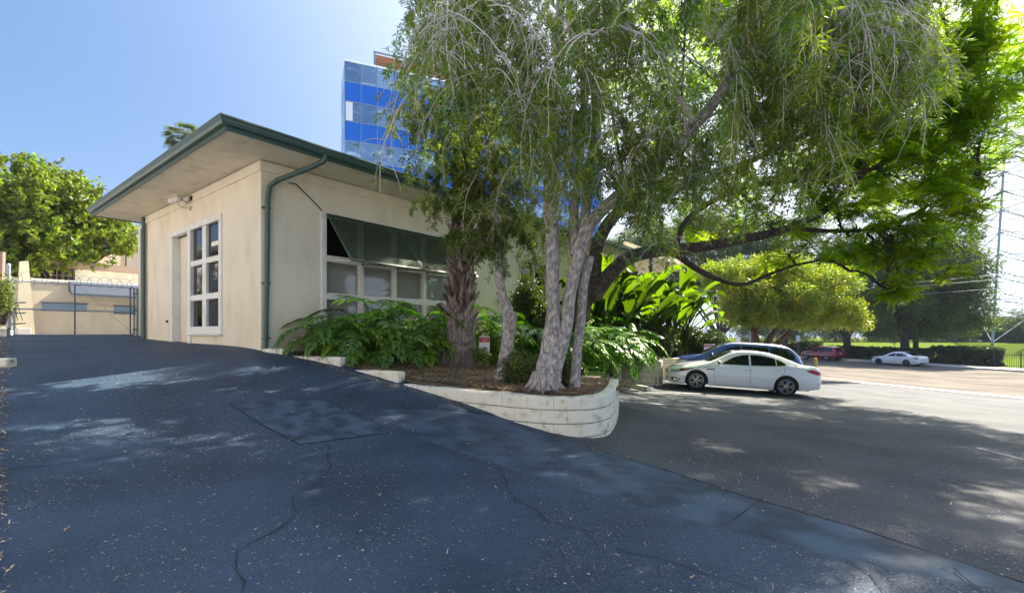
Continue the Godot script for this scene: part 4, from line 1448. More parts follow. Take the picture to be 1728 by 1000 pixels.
func bottlebrush_tree():
	var base = V(0.72, 8.24, -0.98)
	var t = thing("bottlebrush_tree", "grey barked weeping tree with three trunks rising from the curved planter", "tree", Vector3())
	var r = RandomNumberGenerator.new()
	r.seed = 42
	var mb = MB.new()
	var S = []   # limbs that carry foliage
	# left trunk
	S.append(limb(mb, [[918, 668, 8.1, 0.29], [921, 650, 8.12, 0.24], [926, 615, 8.15, 0.20], [931, 575, 8.2, 0.165], [934, 530, 8.2, 0.115], [932, 470, 8.2, 0.112], [932, 400, 8.2, 0.118], [928, 340, 8.2, 0.115], [934, 250, 8.2, 0.10], [941, 120, 8.2, 0.085], [946, 0, 8.2, 0.07], [950, -140, 8.2, 0.05], [940, -260, 8.2, 0.025]], 18, 0.12, 3))
	# right trunk and its great limb
	S.append(limb(mb, [[930, 630, 8.15, 0.16], [944, 590, 8.15, 0.13], [956, 550, 8.15, 0.112], [963, 490, 8.15, 0.105], [974, 440, 8.15, 0.112], [988, 392, 8.15, 0.125], [1012, 360, 8.1, 0.10], [1050, 325, 7.8, 0.10], [1100, 280, 7.4, 0.085], [1150, 235, 7.0, 0.08], [1200, 180, 6.6, 0.07], [1238, 120, 6.3, 0.062], [1262, 60, 6.0, 0.055], [1286, 0, 5.8, 0.046], [1330, -120, 5.6, 0.03]], 16, 0.1, 5))
	S.append(limb(mb, [[986, 400, 8.18, 0.10], [990, 340, 8.3, 0.085], [997, 270, 8.4, 0.075], [1005, 180, 8.5, 0.06], [1018, 60, 8.6, 0.05], [1040, -100, 8.7, 0.03]], 12, 0.08, 6))
	S.append(limb(mb, [[972, 430, 8.2, 0.10], [968, 370, 8.35, 0.085], [975, 300, 8.5, 0.07], [985, 200, 8.6, 0.06], [975, 60, 8.8, 0.05], [930, -80, 8.9, 0.03]], 12, 0.08, 8))
	# the short third stem, cut off
	limb(mb, [[968, 665, 8.35, 0.13], [970, 640, 8.35, 0.095], [974, 590, 8.35, 0.085], [980, 540, 8.35, 0.085], [985, 480, 8.3, 0.085], [993, 442, 8.25, 0.085], [996, 432, 8.24, 0.07]], 14, 0.1, 9)
	# roots
	for k in 9:
		var a = TAU * k / 9.0 + 0.3
		var d = Vector3(cos(a), 0, sin(a))
		var b0 = V(0.55, 8.12, -0.9)
		mb.tube([b0 + d * 0.12 + Vector3(0, 0.22, 0), b0 + d * 0.22 + Vector3(0, 0.05, 0), b0 + d * 0.32 + Vector3(0, -0.03, 0), b0 + d * 0.45 + Vector3(0, -0.1, 0)], [0.09, 0.065, 0.04, 0.015], 7, true, 0.1, k)
	part(t, "trunk", mk(mb, "grey_bark"))
	# arching branches
	var br = MB.new()
	var xs = [[], [], [], [], []]
	var cs = [[], [], [], [], []]
	var strands = [strand_mesh(1, 1.3, 0.25), strand_mesh(2, 1.0, 0.2), strand_mesh(3, 1.5, 0.45), strand_mesh(4, 0.8, 0.1), strand_mesh(5, 1.7, 0.5)]
	var ends = []
	# [px, py, d]: where branches arch over before the sprays fall
	for e in [[745, -60, 9.2], [760, 60, 9.0], [800, -40, 8.6], [740, 20, 8.2], [830, 90, 7.6], [860, -20, 7.2], [800, 130, 8.2], [880, 60, 6.6], [905, 150, 7.0], [960, -40, 6.3], [980, 90, 6.6], [1010, 10, 7.2], [860, 190, 8.8], [1000, 160, 7.4], [930, 230, 7.4], [880, 270, 8.4], [1040, 210, 7.2], 
		[1100, -20, 6.6], [1170, 30, 9.0], [1120, 180, 7.2], [1200, 120, 8.9], [1230, 20, 8.7], [1290, 100, 7.2], [1380, 80, 6.2], [1420, 0, 6.4], [1430, 60, 6.7], [1490, 30, 6.4], [1500, 40, 7.0], [1530, -20, 7.2], [1270, 190, 8.4], [1360, 170, 7.1], [1200, 230, 8.7], [1150, 260, 8.2],
		[1080, 300, 8.0], [1020, 290, 8.6], [1240, 260, 8.8], [1310, 250, 7.8], [940, 330, 9.0], [890, 340, 8.8], [1000, 60, 5.2], [1300, -60, 5.0], [760, -120, 7.0], [745, 40, 9.8], [740, -40, 9.0], [1060, -120, 5.4],
		[780, 210, 9.2], [830, 260, 9.0], [745, 150, 9.4], [1095, 230, 6.8], [1175, 190, 8.8], [1330, 180, 7.2]]:
		ends.append(at(e[0], e[1], e[2]))
	for e in ends:
		# start on the nearest carrying limb, somewhat below
		var best = null
		var bd = 1e9
		for s in S:
			for i in range(int(s.size() * 0.4), s.size()):
				var d = s[i].distance_to(e) + abs(s[i].y - (e.y - 0.4)) * 0.4
				if d < bd:
					bd = d; best = s[i]
		var b = bend(best, e, 0.18 * best.distance_to(e) + 0.1, 10, 0.05, r)
		# the tip droops
		var tip = e
		var out = Vector3(e.x - best.x, 0, e.z - best.z).normalized()
		for k in 5:
			tip += out * 0.09 + Vector3(0, -0.03 - 0.035 * k, 0) + rand_dir(r) * 0.02
			b.append(tip)
		br.tube(b, taper(b.size(), 0.03, 0.006), 6, false)
		var n = b.size()
		for i in range(3, n):
			var c = (1 if r.randf() < (1.0 if e.z > -7.3 else 0.7) else 0) + (1 if i > n - 6 and r.randf() < 0.6 else 0)
			if e.y > 7.6 and r.randf() < 0.2: c = 0
			for k in c:
				var w = r.randi() % 5
				var sc = r.randf_range(0.55, 1.1)
				var p = b[i].lerp(b[i - 1], r.randf()) + rand_dir(r) * 0.08
				xs[w].append(Transform3D((Basis(rand_dir(r), r.randf_range(0, 0.25)) * Basis(Vector3.UP, r.randf() * TAU)).scaled(Vector3(sc, sc, sc)), p))
				cs[w].append(tint(r, 0.5, 1.6, 0.18))
	part(t, "branches", mk(br, "twig"))
	for w in 5: many(t, "crown", strands[w], xs[w], cs[w])
	# long, nearly bare hanging branchlets
	var bare = [strand_mesh(11, 2.0, 0.8, 0.011, "pale_twig"), strand_mesh(12, 2.5, 0.85, 0.012, "pale_twig"), strand_mesh(13, 1.6, 0.75, 0.010, "pale_twig")]
	xs = [[], [], []]
	cs = [[], [], []]
	for b in [[890, -20, 150, 70, 46], [820, 60, 70, 70, 14], [960, 60, 60, 80, 14], [1320, -15, 170, 55, 60], [1400, 20, 90, 50, 20], [1090, 20, 90, 70, 12]]:
		for k in b[4]:
			var w = r.randi() % 3
			var p = at(b[0] + r.randf_range(-1, 1) * b[2], b[1] + r.randf_range(-1, 1) * b[3], r.randf_range(5.9, 7.4))
			xs[w].append(Transform3D((Basis(rand_dir(r), r.randf_range(0, 0.3)) * Basis(Vector3.UP, r.randf() * TAU)).scaled(Vector3.ONE * r.randf_range(0.55, 1.0)), p))
			cs[w].append(tint(r, 0.8, 1.3, 0.06))
	for w in 3: many(t, "hanging_branchlets", bare[w], xs[w], cs[w])

func thin_tree():
	var t = thing("thin_tree", "slender grey trunk with a healed stub, between the palm and the three trunked tree", "tree", Vector3())
	var r = RandomNumberGenerator.new()
	r.seed = 17
	var mb = MB.new()
	var s = limb(mb, [[842, 648, 8.8, 0.13], [848, 620, 8.85, 0.105], [856, 580, 8.9, 0.115], [859, 545, 8.9, 0.13], [855, 520, 8.95, 0.10], [846, 490, 9.0, 0.085], [838, 440, 9.1, 0.08], [837, 380, 9.3, 0.075], [832, 300, 9.5, 0.065], [826, 200, 9.7, 0.055], [815, 80, 9.9, 0.045], [800, -60, 10.1, 0.03]], 14, 0.1, 12)
	mb.tube([at(861, 560, 8.82), at(866, 534, 8.72), at(866, 527, 8.68)], [0.07, 0.075, 0.05], 10, true, 0.1, 3)
	part(t, "trunk", mk(mb, "grey_bark"))
	var br = MB.new()
	var xs = [[], [], []]
	var cs = [[], [], []]
	var strands = [strand_mesh(31, 0.8, 0.1), strand_mesh(32, 0.6, 0.1), strand_mesh(33, 1.0, 0.2)]
	for e in [[705, 60, 10.6], [690, 110, 10.8], [700, 150, 10.4], [672, 190, 10.4], [720, 240, 10.2], [700, 290, 10.1], [740, 330, 9.9], [715, 330, 10.2], [735, 270, 9.6], [760, 120, 9.6], [770, 200, 9.5], [790, 300, 9.2], [800, 360, 9.0], [830, 250, 9.0], [860, 300, 9.2], [870, 200, 9.4], [720, -20, 10.2], [760, -60, 9.4], [700, 20, 9.8], [840, 100, 9.2], [880, 370, 9.3], [820, 390, 9.0], [760, 390, 9.4], [730, 90, 9.8], [760, 40, 9.3], [800, 0, 9.6], [810, 160, 9.8], [740, 180, 10.6], [705, 90, 11], [780, 250, 10.2], [850, 30, 9.9], [780, -120, 9.5], [700, 180, 9.6], [728, 210, 9.5]]:
		var q = at(e[0], e[1], e[2])
		var best = null
		var bd = 1e9
		for i in range(int(s.size() * 0.45), s.size()):
			var d = s[i].distance_to(q) + abs(s[i].y - (q.y - 0.3)) * 0.5
			if d < bd:
				bd = d; best = s[i]
		var b = bend(best, q, 0.12 * best.distance_to(q), 10, 0.04, r)
		br.tube(b, taper(b.size(), 0.022, 0.004), 5, false)
		for i in range(3, b.size()):
			for k in 2 + r.randi() % 3:
				var w = r.randi() % 3
				var sc = r.randf_range(0.35, 0.75)
				xs[w].append(Transform3D((Basis(rand_dir(r), r.randf_range(0, 0.9)) * Basis(Vector3.UP, r.randf() * TAU)).scaled(Vector3.ONE * sc), b[i] + rand_dir(r) * 0.1))
				cs[w].append(tint(r, 0.5, 0.95, 0.14))
	part(t, "branches", mk(br, "dark_bark"))
	for w in 3: many(t, "crown", strands[w], xs[w], cs[w])

func jacaranda_tree():
	var t = thing("spreading_tree", "large spreading tree with dark crooked limbs and feathery bright green leaves over the car park", "tree", Vector3())
	var r = RandomNumberGenerator.new()
	r.seed = 23
	var mb = MB.new()
	var S = []
	var K = 1.28
	var lim = func(m, list, sides, rip, sd):
		var q = []
		for p in list: q.append([p[0], p[1], p[2] * K, p[3] * K * 0.72])
		return limb(m, q, sides, rip, sd)
	lim.call(mb, [[960, 640, 11.9, 0.34], [966, 590, 11.8, 0.28], [980, 530, 11.6, 0.25], [1002, 480, 11.3, 0.24]], 14, 0.1, 2)
	S.append(lim.call(mb, [[1000, 500, 11.3, 0.26], [1030, 462, 11.2, 0.24], [1060, 436, 11.1, 0.22], [1100, 425, 11.0, 0.20], [1140, 420, 10.9, 0.185], [1190, 415, 10.8, 0.16], [1260, 402, 10.7, 0.14], [1330, 385, 10.7, 0.12], [1400, 350, 10.6, 0.10], [1460, 290, 10.5, 0.08]], 14, 0.1, 4))
	S.append(lim.call(mb, [[1002, 480, 11.35, 0.24], [1006, 430, 11.3, 0.22], [1016, 395, 11.2, 0.20], [1036, 365, 11.1, 0.19], [1058, 348, 11.0, 0.17], [1090, 350, 10.9, 0.15], [1140, 320, 11.0, 0.13], [1230, 290, 11.2, 0.11], [1330, 240, 11.4, 0.09], [1450, 190, 11.5, 0.07], [1580, 120, 11.6, 0.05]], 14, 0.1, 6))
	S.append(lim.call(mb, [[1135, 422, 10.9, 0.12], [1165, 446, 10.8, 0.10], [1200, 466, 10.8, 0.085], [1252, 480, 10.7, 0.06], [1300, 462, 10.6, 0.05], [1340, 448, 10.6, 0.04], [1390, 438, 10.5, 0.03]], 10, 0.08, 7))
	S.append(lim.call(mb, [[1140, 420, 10.9, 0.10], [1160, 370, 10.8, 0.09], [1220, 330, 10.6, 0.08], [1290, 310, 10.4, 0.07], [1400, 300, 10.2, 0.065], [1470, 286, 10.0, 0.07], [1497, 268, 9.9, 0.075], [1512, 258, 9.85, 0.02]], 10, 0.1, 8))
	S.append(lim.call(mb, [[1330, 385, 10.7, 0.08], [1420, 390, 10.4, 0.06], [1500, 380, 10.2, 0.05], [1580, 340, 10.3, 0.04], [1650, 300, 10.5, 0.03]], 8, 0.08, 9))
	S.append(lim.call(mb, [[1450, 190, 11.5, 0.07], [1520, 110, 11.0, 0.05], [1600, 60, 10.6, 0.04], [1690, 20, 10.2, 0.03]], 8, 0.08, 10))
	# the torn stub hanging from the broken branch
	for k in 7: mb.tube([at(1492 + k * 2, 272, 9.9 * K), at(1496 + k * 3, 258 - k * 2, 9.86 * K), at(1504 + k * 3, 250 + (k % 3) * 5, 9.8 * K)], [0.02, 0.012, 0.003], 5)
	mb.tube([at(1488, 278, 9.9 * K), at(1482, 292, 9.85 * K), at(1480, 306, 9.85 * K)], [0.06, 0.04, 0.01], 7)
	mb.tube([at(1502, 395, 9.7 * K), at(1501, 425, 9.7 * K), at(1499, 458, 9.7 * K)], [0.07, 0.085, 0.03], 8, true, 0.2, 3)
	part(t, "trunk", mk(mb, "dark_bark"))
	# crown
	var blobs = []
	for b in [[1130, 60, 12.5, 2.0, 1.5], [1260, 40, 12.0, 2.0, 1.6], [1380, 60, 11.5, 2.0, 1.7], [1500, 60, 11.0, 1.7, 1.5], [1400, 180, 11.0, 1.7, 1.3], [1520, 190, 10.5, 1.5, 1.4], [1610, 170, 10.6, 1.25, 1.2], [1640, 100, 10.8, 1.0, 0.8], [1650, 250, 10.6, 0.75, 0.8], [1610, 300, 10.4, 0.9, 0.8], [1500, 300, 10.0, 1.2, 1.0], [1420, 300, 10.6, 1.2, 0.9], [1580, 370, 10.0, 0.8, 0.7], [1500, 390, 9.8, 0.85, 0.7], [1540, 455, 9.7, 0.6, 0.55], [1510, 490, 9.7, 0.35, 0.35], [1600, 430, 10.0, 0.5, 0.5], [1430, 400, 10.4, 0.8, 0.5], [1360, 350, 11.0, 1.1, 0.6], [1280, 330, 11.4, 1.2, 0.6], [1200, 300, 11.6, 1.2, 0.7], [1120, 200, 12.0, 1.4, 1.0], [1250, 190, 12.0, 1.5, 1.0], [1340, 130, 12.5, 1.6, 1.0], [1660, 320, 10.8, 0.35, 0.4], [1690, 190, 11.0, 0.5, 0.6], [1715, 110, 11.2, 0.6, 0.5], [1560, -80, 10.0, 2.2, 1.4], [1330, -140, 9.0, 2.6, 1.6], [1150, -200, 8.0, 2.6, 1.4], [950, -280, 7.5, 2.6, 1.3], [1420, -120, 7.5, 2.0, 1.2], [1220, 380, 11.2, 0.7, 0.4], [1330, 430, 10.8, 0.7, 0.35], [1400, 430, 10.6, 0.6, 0.35], [1170, 385, 11.3, 0.5, 0.35], [1300, 375, 10.6, 0.9, 0.5], [1420, 360, 10.2, 0.9, 0.5], [1480, 450, 10.0, 0.6, 0.4], [1600, 130, 10.2, 1.1, 1.0], [1560, 260, 10.0, 1.0, 0.9], [1630, 350, 10.3, 0.6, 0.6], [1545, 410, 9.8, 0.7, 0.5], [1520, 470, 9.7, 0.5, 0.45], [1660, 210, 10.5, 0.8, 0.8], [1440, 250, 10.4, 1.0, 0.8], [1120, 330, 11.6, 0.8, 0.5], [1500, 200, 14.0, 2.0, 1.4], [1600, 260, 13.5, 1.4, 1.2], [1420, 230, 15.0, 2.2, 1.3], [1560, 330, 13.5, 1.2, 0.8], [1480, 330, 16.0, 1.6, 0.9], [1700, -60, 9.5, 2.0, 1.4]]:
		blobs.append([at(b[0], b[1], b[2] * K), Vector3(b[3], b[4], b[3]) * K])
	var br = MB.new()
	for b in blobs:
		var best = null
		var bd = 1e9
		for s in S:
			for i in s.size():
				var d = s[i].distance_to(b[0])
				if d < bd:
					bd = d; best = s[i]
		var m = bend(best, b[0], 0.05, 8, 0.07, r)
		br.tube(m, taper(9, 0.05, 0.02), 6, false)
		for k in 7:
			var e = b[0] + rand_dir(r) * b[1] * 0.85
			br.tube(bend(m[4 + r.randi() % 4], e, 0.06, 6, 0.05, r), taper(7, 0.02, 0.004), 5, false)
	part(t, "branches", mk(br, "dark_bark"))
	var pts = scatter(blobs, 4200, 61, 0.62, 0.1, 0.43)
	crown(t, [feather_mesh(71, 6), feather_mesh(72, 7), feather_mesh(73, 5)], pts, 61, 0.8, 1.35, 0.45, 1.5, 0.16, 0.6)
	var side = []
	for b in [[1850, 150, 13.5, 3.0, 1.6], [1850, 40, 16.0, 3.0, 1.8], [2100, 120, 11.5, 2.8, 1.6], [2000, 0, 13.0, 3.0, 1.8], [2400, 100, 10.0, 2.6, 1.5]]: side.append([at(b[0], b[1], b[2]), Vector3(b[3], b[4], b[3])])
	crown(t, [feather_mesh(74, 6)], scatter(side, 650, 62, 0.4, 0.08), 62, 1.1, 1.6, 0.65, 1.35, 0.16, 0.75)
	var dry = []
	var dc = []
	for k in 26:
		var p = pts[r.randi() % pts.size()]
		dry.append(Transform3D(Basis(rand_dir(r), r.randf() * TAU).scaled(Vector3.ONE * 0.09), p))
		dc.append(tint(r, 0.6, 1.0))
	var pod = MB.new()
	pod.lathe([Vector2(0.0, 1.0), Vector2(0.5, 0.6), Vector2(0.7, 0.0), Vector2(0.5, -0.6), Vector2(0.0, -1.0)], Vector3(), Basis().scaled(Vector3(1, 1, 0.35)), 10)
	many(t, "seed_pod", mk(pod, "louvre_wood"), dry, dc)

func fan_leaf_mesh(seed, m = "fan_leaf", droop = 0.25):
	var r = RandomNumberGenerator.new()
	r.seed = seed
	var mb = MB.new()
	mb.tube([Vector3(), Vector3(0, 0.28, 0.5), Vector3(0, 0.38, 0.95)], [0.018, 0.014, 0.01], 5, false)
	var c = Vector3(0, 0.38, 0.95)
	for k in 26:
		var a = lerp(-2.1, 2.1, k / 25.0)
		var d = Vector3(sin(a), -droop * 0.5, cos(a)).normalized()
		var l = 0.75 * (0.75 + 0.25 * cos(a * 0.7)) * r.randf_range(0.9, 1.1)
		var e = c + d * l * 0.6
		mb.leaf(c, d, d.cross(Vector3.UP).normalized(), l * 0.75, 0.07, 0.5)
		mb.leaf(e, (d + Vector3(0, -droop * 2.2, 0)).normalized(), d.cross(Vector3.UP).normalized(), l * 0.5, 0.045, 0.3)
	return mk(mb, m)

func palm_crown(t, top, n, scale, seed, dead = 16):
	var r = RandomNumberGenerator.new()
	r.seed = seed
	var lm = fan_leaf_mesh(seed)
	var xs = []
	var cs = []
	for k in n:
		var el = r.randf_range(-0.5, 1.1)
		xs.append(Transform3D((Basis(Vector3.UP, k * 2.4 + r.randf() * 0.4) * Basis(Vector3.RIGHT, -el + 0.4)).scaled(Vector3.ONE * scale * r.randf_range(0.85, 1.1)), top))
		cs.append(tint(r, 0.7, 1.2))
	many(t, "crown", lm, xs, cs)
	var dm = fan_leaf_mesh(seed + 1, "dry_leaf", 0.9)
	xs = []
	cs = []
	for k in dead:
		xs.append(Transform3D((Basis(Vector3.UP, k * 2.4) * Basis(Vector3.RIGHT, r.randf_range(1.3, 1.9))).scaled(Vector3.ONE * scale * 0.9), top - Vector3(0, 0.25 * scale, 0)))
		cs.append(tint(r, 0.7, 1.1))
	many(t, "dead_fronds", dm, xs, cs)

func fan_palm():
	var base = V(-1.16, 10.4, -0.76)
	var t = thing("fan_palm", "stout palm trunk clad in old leaf bases, standing in the planter before the shutters", "palm tree", base)
	var r = RandomNumberGenerator.new()
	r.seed = 88
	var mb = MB.new()
	var H = 11.5
	var ax = []
	for i in 31:
		var f = i / 30.0
		ax.append(Vector3(0.10 * sin(f * 2.2) + 0.02, f * H - 0.15, 0.04 * f))
	var rad = []
	for i in 31:
		var y = ax[i].y
		rad.append(0.40 if y < 0.05 else (lerp(0.40, 0.32, clamp(y / 0.4, 0, 1)) if y < 0.4 else (lerp(0.32, 0.29, clamp((y - 0.4) / 0.8, 0, 1)) if y < 1.2 else lerp(0.27, 0.2, clamp((y - 1.2) / 3.0, 0, 1)))))
	mb.tube(ax, rad, 20, true, 0.05, 4)
	part(t, "trunk", mk(mb, "palm_bark"))
	mb = MB.new()
	mb.tube(ax.slice(4), rad.slice(4).map(func(q): return q + 0.012), 20, false, 0.05, 4)
	part(t, "dark_fibre", mk(mb, "dark_bark"))
	# the mass of fine roots at the foot
	mb = MB.new()
	for k in 900:
		var a = r.randf() * TAU
		var d = Vector3(cos(a), 0, sin(a))
		var y = r.randf_range(0.05, 0.42)
		var p = d * (0.37 + 0.05 * r.randf()) + Vector3(0, y, 0)
		var o = r.randf_range(0.03, 0.28) * (0.5 + 0.5 * (0.45 - y) / 0.4)
		mb.tint = tint(r, 0.45, 1.1, 0.05)
		mb.tube([p, p + d * o * 0.4 + Vector3(0, -y * 0.4, 0) + rand_dir(r) * 0.02, p + d * o + Vector3(0, -y, 0) + rand_dir(r) * 0.02], [0.008, 0.008, 0.005], 3, false)
	part(t, "roots", mk(mb, "palm_boot"))
	# old leaf bases: split, curved stubs pointing up and out
	var boots = []
	for v in 5:
		mb = MB.new()
		mb.tint = [Color(1, 1, 1), Color(0.6, 0.55, 0.55), Color(0.8, 0.85, 0.95), Color(0.45, 0.4, 0.38), Color(1.25, 1.15, 1.0)][v]
		var rows = []
		var rv = RandomNumberGenerator.new()
		rv.seed = v + 3
		var w0 = rv.randf_range(0.06, 0.085)
		var curl = rv.randf_range(0.3, 1.2)
		for i in 6:
			var f = i / 5.0
			var y = f * 0.34
			var z = 0.02 + 0.03 * sin(f * 3.0) + curl * 0.16 * f * f
			var w = w0 * (1.0 - 0.55 * f)
			rows.append([Vector3(-w, y, z - 0.035), Vector3(-w * 0.6, y + 0.01, z + 0.012), Vector3(0, y + 0.015, z + 0.025), Vector3(w * 0.6, y + 0.01, z + 0.012), Vector3(w, y, z - 0.035)])
		mb.grid(rows, true)
		var back = []
		for row in rows:
			var q = []
			for p in row: q.append(p + Vector3(0, -0.005, -0.022))
			back.append(q)
		mb.grid(back)
		for row in [0, 5]:
			for k in 4: mb.quad(rows[row][k], back[row][k], back[row][k + 1], rows[row][k + 1])
		boots.append(mk(mb, "palm_boot"))
	var n = 0
	var y = 1.0
	while y < 6.6:
		var f = clamp((y - 1.0) / 3.0, 0, 1)
		var R = lerp(0.275, 0.2, f)
		var k = 9 if y < 2.9 else 7
		for i in k:
			var a = TAU * (i + 0.5 * (n % 2) + r.randf_range(-0.25, 0.25)) / k
			var big = 0.84 if (y > 1.0 and y < 1.75) else 0.62
			var ax_x = 0.10 * sin(y / H * 2.2) + 0.02
			var xf = Transform3D((Basis(Vector3.UP, a) * Basis(Vector3.BACK, r.randf_range(-1.0, 1.0)) * Basis(Vector3.RIGHT, r.randf_range(-0.02, 0.32))).scaled(Vector3(0.8, 1.15, 0.9) * big * r.randf_range(0.75, 1.2)), Vector3(ax_x + sin(a) * R * 0.93, y + r.randf_range(-0.05, 0.05), cos(a) * R * 0.93))
			var o = part(t, "leaf_base", boots[r.randi() % 5], xf)
			if n > 41: o.name = "leaf_base"
		y += 0.115 if y < 2.9 else 0.22
		n += 1
	for b in [[0.62, -0.15], [0.62, 0.5], [0.66, 1.3]]:
		part(t, "leaf_base", boots[2], Transform3D((Basis(Vector3.UP, b[1]) * Basis(Vector3.RIGHT, 0.08)).scaled(Vector3(0.8, 1.3, 0.8)), Vector3(sin(b[1]) * 0.29, b[0], cos(b[1]) * 0.29)))
	palm_crown(t, ax[30], 26, 1.5, 5)
	# the dry tuft and the sunlit shoots beside its foot
	var w = thing("weed_tuft", "yellow green weed and dry grass clump at the right foot of the palm", "weed", V(-0.72, 10.25, -0.78))
	var blob = [[Vector3(0, 0.24, 0), Vector3(0.16, 0.16, 0.13)]]
	crown(w, [clump_mesh(301, 26, 0.13, 0.09, 0.035, "leaf")], scatter(blob, 34, 9, 1.0, -0.6), 12, 0.7, 1.2, 1.0, 1.7)
	var dry = MB.new()
	for k in 260:
		var a = r.randf() * TAU
		var d = Vector3(cos(a), r.randf_range(0.5, 1.6), sin(a)).normalized()
		dry.tint = tint(r, 0.8, 1.5, 0.05)
		dry.leaf(Vector3(r.randf_range(-0.12, 0.12), -0.06, r.randf_range(-0.12, 0.12)), d, d.cross(Vector3.UP).normalized(), r.randf_range(0.15, 0.4), 0.012, 0.2)
	part(w, "dry_grass", mk(dry, "palm_boot"))

# ---------- broad leaved plants ----------
func lobed_leaf(seed):
	var r = RandomNumberGenerator.new()
	r.seed = seed
	var mb = MB.new()
	var tip = Vector3(0, 0.62, 0.50)
	mb.tint = Color(1.3, 1.5, 1.2)
	mb.tube(spline([Vector3(0, 0, 0), Vector3(0.01, 0.35, 0.16), Vector3(0, 0.58, 0.36), tip], 3), 0.011, 5, false)
	var mid = []
	var L = 0.62
	for i in 13:
		var f = i / 12.0
		mid.append(tip + Vector3(0, -0.06 * f - 0.22 * f * f, L * f * (1.0 - 0.1 * f)))
	mb.tube(mid, taper(13, 0.010, 0.003), 4, false)
	mb.tint = Color(1, 1, 1)
	for i0 in 10:
		var i = int(round(i0 * 12.0 / 9.0))
		var f = i / 12.0
		var d = (mid[min(i + 1, 12)] - mid[max(i - 1, 0)]).normalized()
		for sg in [-1, 1]:
			var l = (0.20 + 0.17 * sin(PI * min(1.0, f * 1.25 + 0.15))) * (1.0 - 0.35 * f) * r.randf_range(0.85, 1.12)
			var ang = lerp(1.75, 0.45, f) + r.randf_range(-0.1, 0.1)
			var side = Vector3(sg, 0, 0)
			var q = (d * cos(ang) + side * sin(ang)).normalized()
			var nn = q.cross(d).normalized() * sg
			if nn.y < 0: nn = -nn
			var across = nn.cross(q).normalized()
			var rows = []
			for k in 5:
				var g = k / 4.0
				var w = [0.028, 0.017, 0.027, 0.020, 0.001][k]
				var c = mid[i] + q * l * g + Vector3(0, 0.05 * sin(g * 2.2) - 0.06 * g * g, 0) + d * 0.07 * g * g
				var ww = w * (1.0 + 0.3 * sin(f * 3.0))
				rows.append([c - across * ww, c + Vector3(0, -0.008, 0), c + across * ww])
			mb.grid(rows, true)
	return mk(mb, "broad_leaf")

var lobed = []
func split_leaf_plant(label, group, base, n, size, seed, lo = 0.6, hi = 1.0):
	if lobed.is_empty():
		for k in 4: lobed.append([])
		for k in 4:
			var m = lobed_leaf(201 + k)
			for s in 3:
				var m2 = m.duplicate()
				var q = [[0.75, 0.95, 0.85], [1.1, 1.15, 0.9], [1.7, 1.55, 0.8]][s]
				var mm = M.broad_leaf.duplicate()
				mm.albedo_color = lin(0.115 * q[0], 0.21 * q[1], 0.036 * q[2])
				m2.surface_set_material(0, mm)
				lobed[k].append(m2)
	var t = thing("split_leaf_plant", label, "plant", base, 0.0, group)
	var r = RandomNumberGenerator.new()
	r.seed = seed
	for k in n:
		var a = k * 2.4 + r.randf_range(-0.3, 0.3)
		var f = float(k) / n
		var tilt = lerp(-0.3, 0.75, f) + r.randf_range(-0.15, 0.15)
		var s = size * lerp(1.15, 0.75, f) * r.randf_range(0.9, 1.1)
		part(t, "leaf", lobed[r.randi() % 4][r.randi() % 3], Transform3D((Basis(Vector3.UP, a) * Basis(Vector3.RIGHT, tilt) * Basis(Vector3.BACK, r.randf_range(-0.3, 0.3))).scaled(Vector3.ONE * s), Vector3(sin(a), 0, cos(a)) * 0.12 * size + Vector3(0, r.randf_range(-0.05, 0.15) * size, 0)))
	var st = MB.new()
	st.tube([Vector3(0, -0.3, 0), Vector3(0.03, 0.1, 0), Vector3(0, 0.25 * size, 0.02)], [0.06, 0.05, 0.03], 8)
	part(t, "stem", mk(st, "brown_bark"))
	return t

func paddle_leaf(seed):
	var r = RandomNumberGenerator.new()
	r.seed = seed
	var mb = MB.new()
	var h = 1.25
	mb.tube(spline([Vector3(), Vector3(0, h * 0.5, 0.10), Vector3(0, h, 0.34)], 4), taper(9, 0.03, 0.018), 6, false)
	var rows = []
	var L = 1.25
	for i in 11:
		var f = i / 10.0
		var c = Vector3(0, h + 0.72 * sin(f * 1.5) * L - 0.34 * f * f, 0.34 + 0.55 * f * L)
		var w = 0.17 * pow(sin(PI * clamp(f * 0.94 + 0.06, 0, 1)), 0.6) * (1.0 + r.randf_range(-0.1, 0.1))
		rows.append([c + Vector3(-w, 0.10 * w / 0.17 + r.randf_range(-0.03, 0.03), 0), c + Vector3(-w * 0.5, 0.07 * w / 0.17, 0), c, c + Vector3(w * 0.5, 0.07 * w / 0.17, 0), c + Vector3(w, 0.10 * w / 0.17 + r.randf_range(-0.03, 0.03), 0)])
	mb.grid(rows, true)
	return mk(mb, "paddle_leaf")

